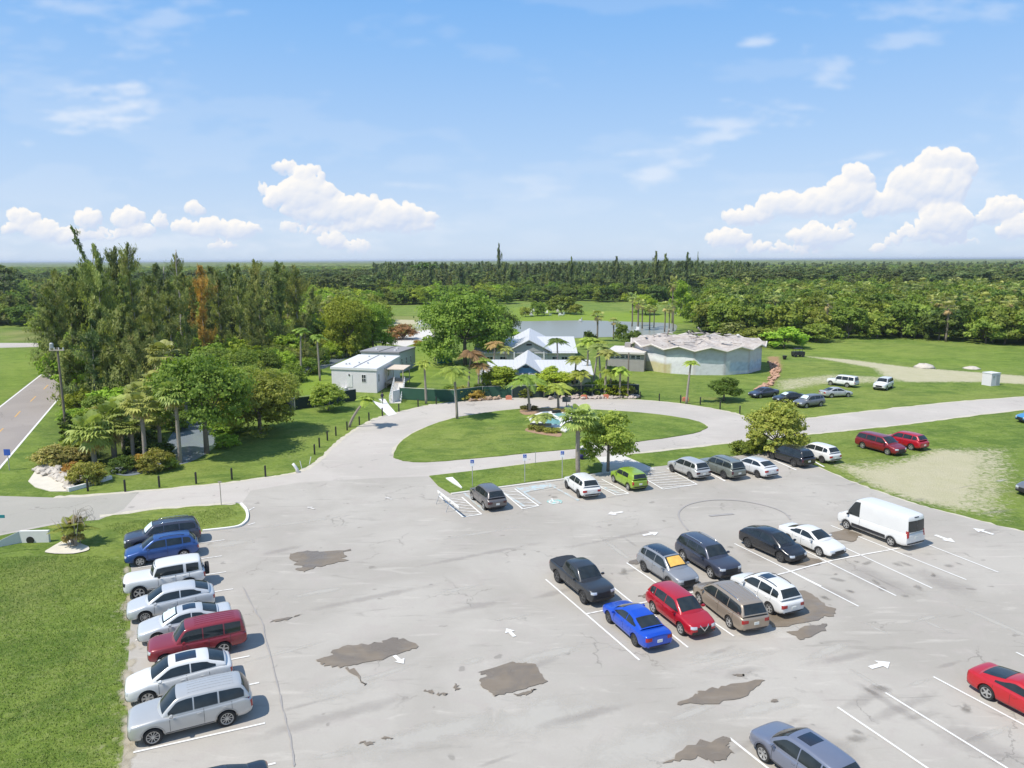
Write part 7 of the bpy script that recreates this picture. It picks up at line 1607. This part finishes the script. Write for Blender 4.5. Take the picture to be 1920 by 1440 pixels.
# ------------------------------------------------------------------ signs and small things
def post_sign(base, top, w_, h_, mat, label, face=None, name='parking_sign', pr=.035, postmat=None):
    b = G(*base); h = hgt(b, top); root = empty(name, b, 0, label, 'sign'); part(root, 'post', postmat or M_GALV, lambda m: m.tube([b, b + Vector((0, 0, h - .02))], pr, 6))
    pn = part(root, 'panel', mat, lambda m: m.box((b.x, b.y - .06, h - h_ / 2), (w_, .03, h_)))
    if face: face(root, b, h, w_, h_)
    return root
M_SIGNB = simple('sign_blue', (.03, .10, .42), .5); M_SIGNW = simple('sign_white', (.78, .80, .80), .5)
def hface(root, b, h, w_, h_):
    part(root, 'blue_field', M_SIGNB, lambda m: m.box((b.x, b.y - .08, h - h_ * .30), (w_ * .86, .01, h_ * .5)))
    def chair(m):
        c = Vector((b.x, b.y - .09, h - h_ * .31)); m.tube([c + Vector((.07 * math.cos(t) - .01, 0, .07 * math.sin(t) - .04)) for t in np.linspace(2.1, 6.2, 9)], .011, 4)
        m.tube([c + Vector((-.02, 0, .08)), c + Vector((-.01, 0, .0)), c + Vector((.05, 0, 0)), c + Vector((.08, 0, -.08))], .013, 4); m.lathe([(.001, -.012), (.022, 0), (.001, .012)], 8, Matrix.Translation(c + Vector((-.02, 0, .11))))
    part(root, 'wheelchair_symbol', M_SIGNW, chair)
for bs, tp, lb in (((886, 913), 861, 'accessible parking sign behind the brownish grey suv'), ((984, 905), 851, 'accessible parking sign at the empty blue bay'), ((1054, 898), 845, 'accessible parking sign left of the thick stemmed palm')):
    post_sign(bs, tp, .36, .62, M_SIGNW, lb, hface)
o = MB().tube([(0, 0, 0), (0, 0, hgt(G(1004, 869), 847))], .03, 6).build('thin_post', M_GALV); o.location = G(1004, 869); tag(o, 'thin bare post between the two accessible parking signs', 'post')
post_sign((18, 882), 842, .62, .62, M_SIGNB, 'blue square sign beside the left road', None, 'road_sign', .04)
b = G(-14, 1040); ss = empty('street_sign', b, 0, 'teal street name blade poking in at the left edge', 'sign'); part(ss, 'post', M_GALV, lambda m: m.tube([b, b + Vector((0, 0, 2.9))], .04, 6)); part(ss, 'blade', simple('teal_sign', (.02, .22, .26), .5), lambda m: m.box((b.x + .62, b.y, 2.78), (1.1, .03, .22)))
o = MB(); o.tube([(0, 0, 0), (0, 0, 2.0)], .035, 6); o.box((0, 0, 2.0), (.28, .05, .12)); o = o.build('wooden_stake', M_BARKP); o.location = G(415, 947); tag(o, 'thin brown stake with a small head at the edge of the lawn tip', 'post')
nb_ = G(1062, 762); bo = empty('notice_board', nb_, 0, 'grey notice board beside the small palm on the oval lawn', 'sign')
part(bo, 'board', simple('board_grey', (.10, .115, .12), .6, var=.25, vscale=8), lambda m: m.box((nb_.x, nb_.y, 1.0), (1.15, .08, .75))); part(bo, 'post', M_BLACK, lambda m: m.tube([nb_, nb_ + Vector((0, 0, .65))], .05, 6)); part(bo, 'header', M_BLACK, lambda m: m.box((nb_.x, nb_.y, 1.44), (.5, .06, .12)))
def bin_(base, h, r, mat, label, lid=True, name='bin'):
    b = G(*base); root = empty(name, b, 0, label, 'bin'); part(root, 'body', mat, lambda m: m.lathe([(r * .72, 0), (r * .80, h * .5), (r, h * .85), (r, h * .9)], 14, Matrix.Translation(b)), True)
    part(root, 'lid', mat, lambda m: m.lathe([(r * 1.06, h * .9), (r * 1.06, h * .95), (r * .7, h), (r * .1, h * 1.02)], 14, Matrix.Translation(b)), True); return root
bin_((1092, 862), 1.15, .34, simple('indigo_plastic', (.035, .025, .20), .45), 'indigo blue bin standing by the thick stemmed palm')
bin_((992, 770), .95, .3, M_BLACK, 'small black bin at the foot of the island palm')
bin_((1471, 674), .8, .45, M_BLACK, 'small black bin left of the black utility cart')
# barricade beside the striped corner
A, B = G(821, 940), G(861, 972); bc = empty('barricade', (A + B) / 2, 0, 'white barricade rail on splayed legs at the corner of the parking bays', 'barricade')
def bar(m):
    d = (B - A).normalized(); n = Vector((-d.y, d.x, 0)); c = [A - n * .03, A + n * .03, B + n * .03, B - n * .03]; m.prism([tuple(p[:2]) for p in c], .78, .98)
part(bc, 'rail', M_PAINT, bar)
for t in (.14, .62):
    for s_ in (-1, 1):
        p = A.lerp(B, t); d = (B - A).normalized(); n = Vector((-d.y, d.x, 0)); part(bc, 'leg', M_GALV, lambda m: m.tube([p + n * s_ * .42, p + n * s_ * .03 + Vector((0, 0, .95))], .03, 5))
w0, w1 = G(842, 898), G(866, 917); dd = (w1 - w0); ll = dd.length; dd.normalize(); nn = Vector((-dd.y, dd.x, 0))
o = MB().prism([tuple((w0 + nn * .32)[:2]), tuple((w0 - nn * .32)[:2]), tuple((w0 + dd * ll * .5 - nn * .24)[:2]), tuple((w1 - nn * .04)[:2]), tuple((w1 + nn * .04)[:2]), tuple((w0 + dd * ll * .5 + nn * .24)[:2])], .06, .16).build('board', M_PAINT); tag(o, 'white tapered board lying on the lawn strip', 'board')
# headwalls and riprap
h0_, h1_ = G(38, 1018), G(92, 1017); hw_ = empty('headwall', h0_, 0, 'white culvert headwall with a round pipe opening and a sloping wing', 'culvert')
ex_ = (h1_ - h0_).normalized(); Lh = (h1_ - h0_).length
def hw(m):
    n = 20; W2 = h0_ + Vector((-1.15, -.9, 0)); 
    skewbox(m, h0_, ex_, Vector((0, 1, 0)), 0, Lh, 0, .22, 0, .88)
    v = [m.bm.verts.new(p) for p in (W2, h0_, h0_ + Vector((0, 0, .88)), W2 + Vector((0, 0, .38)), W2 + Vector((.0, .2, 0)), h0_ + Vector((0, .22, 0)), h0_ + Vector((0, .22, .88)), W2 + Vector((0, .2, .38)))]
    for f in ((0, 1, 2, 3), (7, 6, 5, 4), (3, 2, 6, 7), (0, 3, 7, 4)): m.bm.faces.new([v[i] for i in f])
part(hw_, 'wall', M_CONCW, hw); part(hw_, 'pipe_opening', M_BLACK, lambda m: m.lathe([(.27, -.02), (.27, .06)], 20, Matrix.Translation(h0_ + ex_ * Lh * .36 + Vector((0, 0, .20))) @ Matrix.Rotation(rad(90), 4, 'X')))
o = MB().prism([tuple(p[:2]) for p in strip([G(128, 922), G(155, 915), G(209, 898)], .25)], 0, .35).build('headwall', M_CONCW); tag(o, 'long low white headwall between the riprap and the pond', 'wall')
sheet('concrete_apron', pxpoly([(53, 903), (66, 884), (90, 878), (118, 893), (128, 922), (95, 922), (66, 914)]), 0.06, M_SAND, skirt=.06)
def rocks(name, pl, n, s0, s1, mat, label, seed):
    r = random.Random(seed); W = pxpoly(pl); x0, x1 = min(p[0] for p in W), max(p[0] for p in W); y0, y1 = min(p[1] for p in W), max(p[1] for p in W); m = MB(); k = 0
    while k < n:
        x, y = r.uniform(x0, x1), r.uniform(y0, y1)
        if not inpoly(x, y, [(p[0], p[1]) for p in W]): continue
        k += 1; s = r.uniform(s0, s1); M = Matrix.Translation((x, y, s * .25)) @ Matrix.Rotation(r.uniform(0, 6), 4, 'Z') @ Matrix.Rotation(r.uniform(-.4, .4), 4, 'X') @ Matrix.Diagonal((s, s * r.uniform(.5, 1), s * r.uniform(.35, .7), 1))
        q = bmesh.ops.create_icosphere(m.bm, subdivisions=1, radius=.55, matrix=M)
        for v in q['verts']: v.co += Vector((r.uniform(-.1, .1), r.uniform(-.1, .1), r.uniform(-.08, .08))) * s
    o = m.build(name, mat); tag(o, label, 'rubble', None, 'stuff'); return o
M_ROCK = simple('broken_concrete', (.52, .47, .40), .9, var=.3, vscale=2)
rocks('riprap', [(66, 884), (90, 874), (132, 886), (152, 902), (130, 921), (112, 905)], 150, .35, .9, M_ROCK, 'broken stone riprap beside the pale concrete apron', 1)
rocks('rubble', [(1020, 747), (1110, 741), (1200, 742), (1196, 748), (1110, 748), (1020, 750)], 170, .3, .9, simple('fence_rubble', (.45, .38, .33), .9, var=.35), 'strip of rubble at the foot of the dark screened fence', 2)
rocks('rubble', [(1440, 680), (1458, 680), (1464, 700), (1448, 722), (1420, 736), (1412, 734), (1440, 715), (1446, 698)], 120, .3, .9, simple('brick_rubble', (.45, .27, .18), .9, var=.35), 'curving band of reddish rubble right of the round building', 3)
rocks('debris', [(880, 750), (940, 746), (940, 749), (880, 753)], 60, .3, .8, simple('brown_debris', (.36, .26, .18), .9, var=.3), 'brown debris heap at the drive edge by the fence', 4)
for q, (x, y, r_, h_, lb) in enumerate(((1733, 689, 1.9, .8, 'larger pale gravel mound beside the sandy track'), (1822, 691, 1.6, .4, 'flatter gravel mound nearer the white box'))):
    m_ = MB(); m_.lathe([(r_, 0), (r_ * .75, h_ * .45), (r_ * .4, h_ * .85), (.1, h_)], 18); [setattr(v, 'co', v.co + Vector((random.gauss(0, .08), random.gauss(0, .08), random.gauss(0, .05)))) for v in m_.bm.verts]; o = m_.build('gravel_mound', M_ROCK, None, True); o.location = G(x, y); tag(o, lb, 'mound')
# orange cones
for q, (x, y, lb) in enumerate(((954, 749, 'orange barrier block near the fence post'), (1095, 748, 'orange barrier block at the rubble strip'), (1136, 747, 'orange barrier block right of the other in the rubble'), (1285, 752, 'orange barrier block at the foot of the thin palm'))):
    m_ = MB(); m_.box((0, 0, .25), (.9, .35, .5)); m_.box((0, 0, .56), (.6, .2, .12)); o = m_.build('barrier_block', simple('faded_orange', (.62, .22, .13), .7)); o.location = G(x, y); tag(o, lb, 'barrier', 'orange barrier blocks')
# white box booth and the black cart
wb0 = G(1857, 722); bx = empty('storage_box', wb0, rad(20), 'white cube shaped storage box beside the sandy track', 'container'); bx.scale = (.8, .8, .9)
for nm, mt, c, d in (('body', M_WHITEW, (0, 0, 1.1), (2.4, 2.0, 2.2)), ('lid', M_ROOFW, (0, 0, 2.25), (2.55, 2.15, .12)), ('door', simple('grey_door', (.40, .41, .42), .6), (.55, -1.01, 1.0), (.9, .05, 1.8)), ('vent', M_GALV, (-.6, -1.01, 1.6), (.5, .05, .4))):
    MB().box(c, d).build(nm, mt, bx)
cb_ = G(1496, 669); ct = empty('utility_cart', cb_, rad(8), 'black covered utility cart at the end of the sandy track', 'cart')
MB().box((0, 0, .75), (2.4, 1.3, .7)).build('body', M_BLACK, ct); MB().box((-.1, 0, 1.75), (1.7, 1.25, .1)).build('roof', M_TRIM, ct)
for x in (-.85, .65):
    for y in (-.55, .55): MB().tube([(x, y, 1.1), (x, y, 1.7)], .04, 5).build('roof_post', M_TRIM, ct)
for x in (-.8, .8):
    for y in (-.6, .6): MB().lathe([(.28, -.1), (.32, -.05), (.32, .05), (.28, .1)], 14, Matrix.Translation((x, y, .32)) @ Matrix.Rotation(rad(90), 4, 'X')).build('wheel', M_TYRE, ct)
# ------------------------------------------------------------------ island garden
sheet('mulch_bed', pxpoly([(974, 772), (985, 764), (1010, 767), (1040, 767), (1075, 768), (1084, 776), (1070, 779), (1045, 778), (1010, 777), (985, 779)], 3), 0.09, M_MULCH)
sheet('mulch_bed', pxpoly([(984, 808), (998, 800), (1015, 800), (1036, 803), (1052, 812), (1050, 820), (1030, 818), (1005, 814)], 3), 0.09, M_MULCH)
sheet('sand_patch', pxpoly([(85, 1034), (110, 1020), (130, 1014), (165, 1026), (160, 1035), (125, 1040), (95, 1038)], 3), 0.065, M_SAND, jit=.03)
sheet('concrete_path', pxpoly([(1088, 838), (1108, 830), (1120, 838), (1105, 846), (1090, 848)]), 0.08, M_CONC)
pc = [G(*q) for q in ((989, 784), (1003, 803), (1035, 803), (1060, 812), (1078, 800), (1070, 785), (1074, 778), (1046, 774), (1020, 774))]
pw = empty('garden_pool', pc[0], 0, 'turquoise garden pool with a white rim on the oval lawn', 'pool')
part(pw, 'rim', M_CONCW, lambda m: m.prism([tuple(p[:2]) for p in pc], 0, .22))
part(pw, 'basin', simple('pool_turquoise', (.16, .36, .36), .15, var=.2, vscale=.6), lambda m: m.prism([tuple(G(*q)[:2]) for q in ((1022, 790), (1034, 787), (1047, 790), (1052, 796), (1049, 800), (1034, 798), (1023, 796))], .222, .25))
part(pw, 'basin', simple('pool_turquoise_pale', (.22, .42, .40), .15, var=.2, vscale=.6), lambda m: m.prism([tuple(G(*q)[:2]) for q in ((1038, 780), (1048, 777), (1063, 780), (1068, 783), (1060, 786), (1046, 784))], .222, .25))
part(pw, 'rock', M_BLACK, lambda m: m.box(G(1043, 777) + Vector((0, 0, .35)), (1.1, .6, .45), .2)); part(pw, 'plinth', M_WOOD, lambda m: m.box(G(1014, 801) + Vector((0, 0, .3)), (2.6, .5, .35), -.1))
# ------------------------------------------------------------------ garden chairs
def chair_mesh():
    m = MB(); m.box((0, 0, .32), (.6, .6, .07)); m.box((0, .33, .62), (.6, .07, .62)); [m.box((x, y, .15), (.07, .07, .3)) for x in (-.26, .26) for y in (-.26, .26)]; m.box((-.3, 0, .5), (.07, .6, .05)); m.box((.3, 0, .5), (.07, .6, .05)); return m.mesh('garden_chair')
def lounger_mesh():
    m = MB(); m.box((0, 0, .32), (.7, 1.3, .09)); m.box((0, .85, .6), (.7, .09, .7)); [m.box((x, y, .15), (.07, .07, .3)) for x in (-.3, .3) for y in (-.6, .6)]; return m.mesh('sun_lounger')
cm, lm = chair_mesh(), lounger_mesh(); cm.materials.append(M_ROOFW); lm.materials.append(M_ROOFW)
for q, (x, y, k) in enumerate(((983, 588, 0), (993, 588, 0), (1002, 586, 1), (1015, 587, 1), (1021, 589, 1), (997, 593, 1), (1032, 592, 0), (1046, 586, 0), (1052, 592, 1), (1058, 586, 0), (1064, 585, 0), (1076, 586, 1), (1050, 593, 0), (1088, 603, 0), (1192, 622, 1), (1266, 590, 0))):
    o = bpy.data.objects.new('sun_lounger' if k else 'garden_chair', lm if k else cm); COL.objects.link(o); o.location = G(x, y); o.scale = (2.0, 1.6, 1.6) if q in (2, 11) else (1.5, 1.4, 1.4); o.rotation_euler = (0, 0, q * 1.3)
    tag(o, 'white lounger on the grass across the pond' if k else 'white garden chair on the grass across the pond', 'lounger' if k else 'chair', 'white seats across the pond')
for q, (x, y, k) in enumerate(((768, 624, 1), (775, 622, 1), (782, 618, 0), (788, 616, 0), (794, 615, 0), (800, 613, 0), (806, 612, 0), (786, 610, 1), (797, 608, 1), (776, 628, 1))):
    o = bpy.data.objects.new('sun_lounger' if k else 'garden_chair', lm if k else cm); COL.objects.link(o); o.location = G(x, y); o.scale = (1.4, 1.4, 1.4); o.rotation_euler = (0, 0, q * .9)
    tag(o, 'white lounger crowded beside the far path' if k else 'white garden chair crowded beside the far path', 'lounger' if k else 'chair', 'white seats beside the far path')
# ------------------------------------------------------------------ person on the path
def person():
    b = G(717, 757); J = {'pel': (0, 0, .95), 'chest': (.02, 0, 1.30), 'neck': (.03, 0, 1.47), 'head': (.05, 0, 1.58), 'crown': (.06, 0, 1.72), 'lsh': (.02, .17, 1.40), 'lel': (-.04, .23, 1.13), 'lwr': (.06, .22, .90), 'rsh': (.02, -.17, 1.40), 'rel': (.08, -.24, 1.15), 'rwr': (.22, -.2, 1.0), 'lhip': (0, .09, .90), 'lkn': (.14, .10, .50), 'lan': (.20, .10, .09), 'lto': (.34, .11, .04), 'rhip': (0, -.09, .90), 'rkn': (.02, -.10, .50), 'ran': (-.18, -.10, .12), 'rto': (-.06, -.11, .04)}
    E = [('pel', 'chest'), ('chest', 'neck'), ('neck', 'head'), ('head', 'crown'), ('chest', 'lsh'), ('lsh', 'lel'), ('lel', 'lwr'), ('chest', 'rsh'), ('rsh', 'rel'), ('rel', 'rwr'), ('pel', 'lhip'), ('lhip', 'lkn'), ('lkn', 'lan'), ('lan', 'lto'), ('pel', 'rhip'), ('rhip', 'rkn'), ('rkn', 'ran'), ('ran', 'rto')]
    Rr = dict(pel=.14, chest=.15, neck=.06, head=.10, crown=.08, lsh=.07, rsh=.07, lel=.05, rel=.05, lwr=.035, rwr=.035, lhip=.10, rhip=.10, lkn=.065, rkn=.065, lan=.045, ran=.045, lto=.04, rto=.04)
    ks = list(J); me = bpy.data.meshes.new('body'); me.from_pydata([J[k] for k in ks], [(ks.index(a), ks.index(c)) for a, c in E], []); o = bpy.data.objects.new('tmp', me); COL.objects.link(o)
    sk_ = o.modifiers.new('s', 'SKIN'); o.modifiers.new('u', 'SUBSURF').levels = 1
    for i, k in enumerate(ks): me.skin_vertices[0].data[i].radius = (Rr[k], Rr[k]); me.skin_vertices[0].data[i].use_root = (k == 'pel')
    dg = bpy.context.evaluated_depsgraph_get(); dg.update(); m2 = bpy.data.meshes.new_from_object(o.evaluated_get(dg)); bpy.data.objects.remove(o)
    mats = [simple('dark_shirt', (.03, .03, .06), .8), simple('skin', (.42, .26, .19), .6), simple('grey_trousers', (.14, .14, .17), .8)]; m2.materials.clear(); [m2.materials.append(m) for m in mats]
    for p in m2.polygons: z = p.center.z; p.material_index = 1 if z > 1.46 or (abs(p.center.y) > .18 and z < 1.1 and z > .85) else (0 if z > .93 else 2)
    m2.polygons.foreach_set('use_smooth', np.ones(len(m2.polygons), bool)); root = empty('person', b, rad(60), 'person in a dark shirt walking up the path to the office ramp', 'person'); obj('body', m2, None, root)
    MB().lathe([(.10, 1.58), (.115, 1.66), (.09, 1.75), (.02, 1.77)], 12, Matrix.Translation((.04, 0, 0))).build('hair', M_BLACK, root, True)
person()
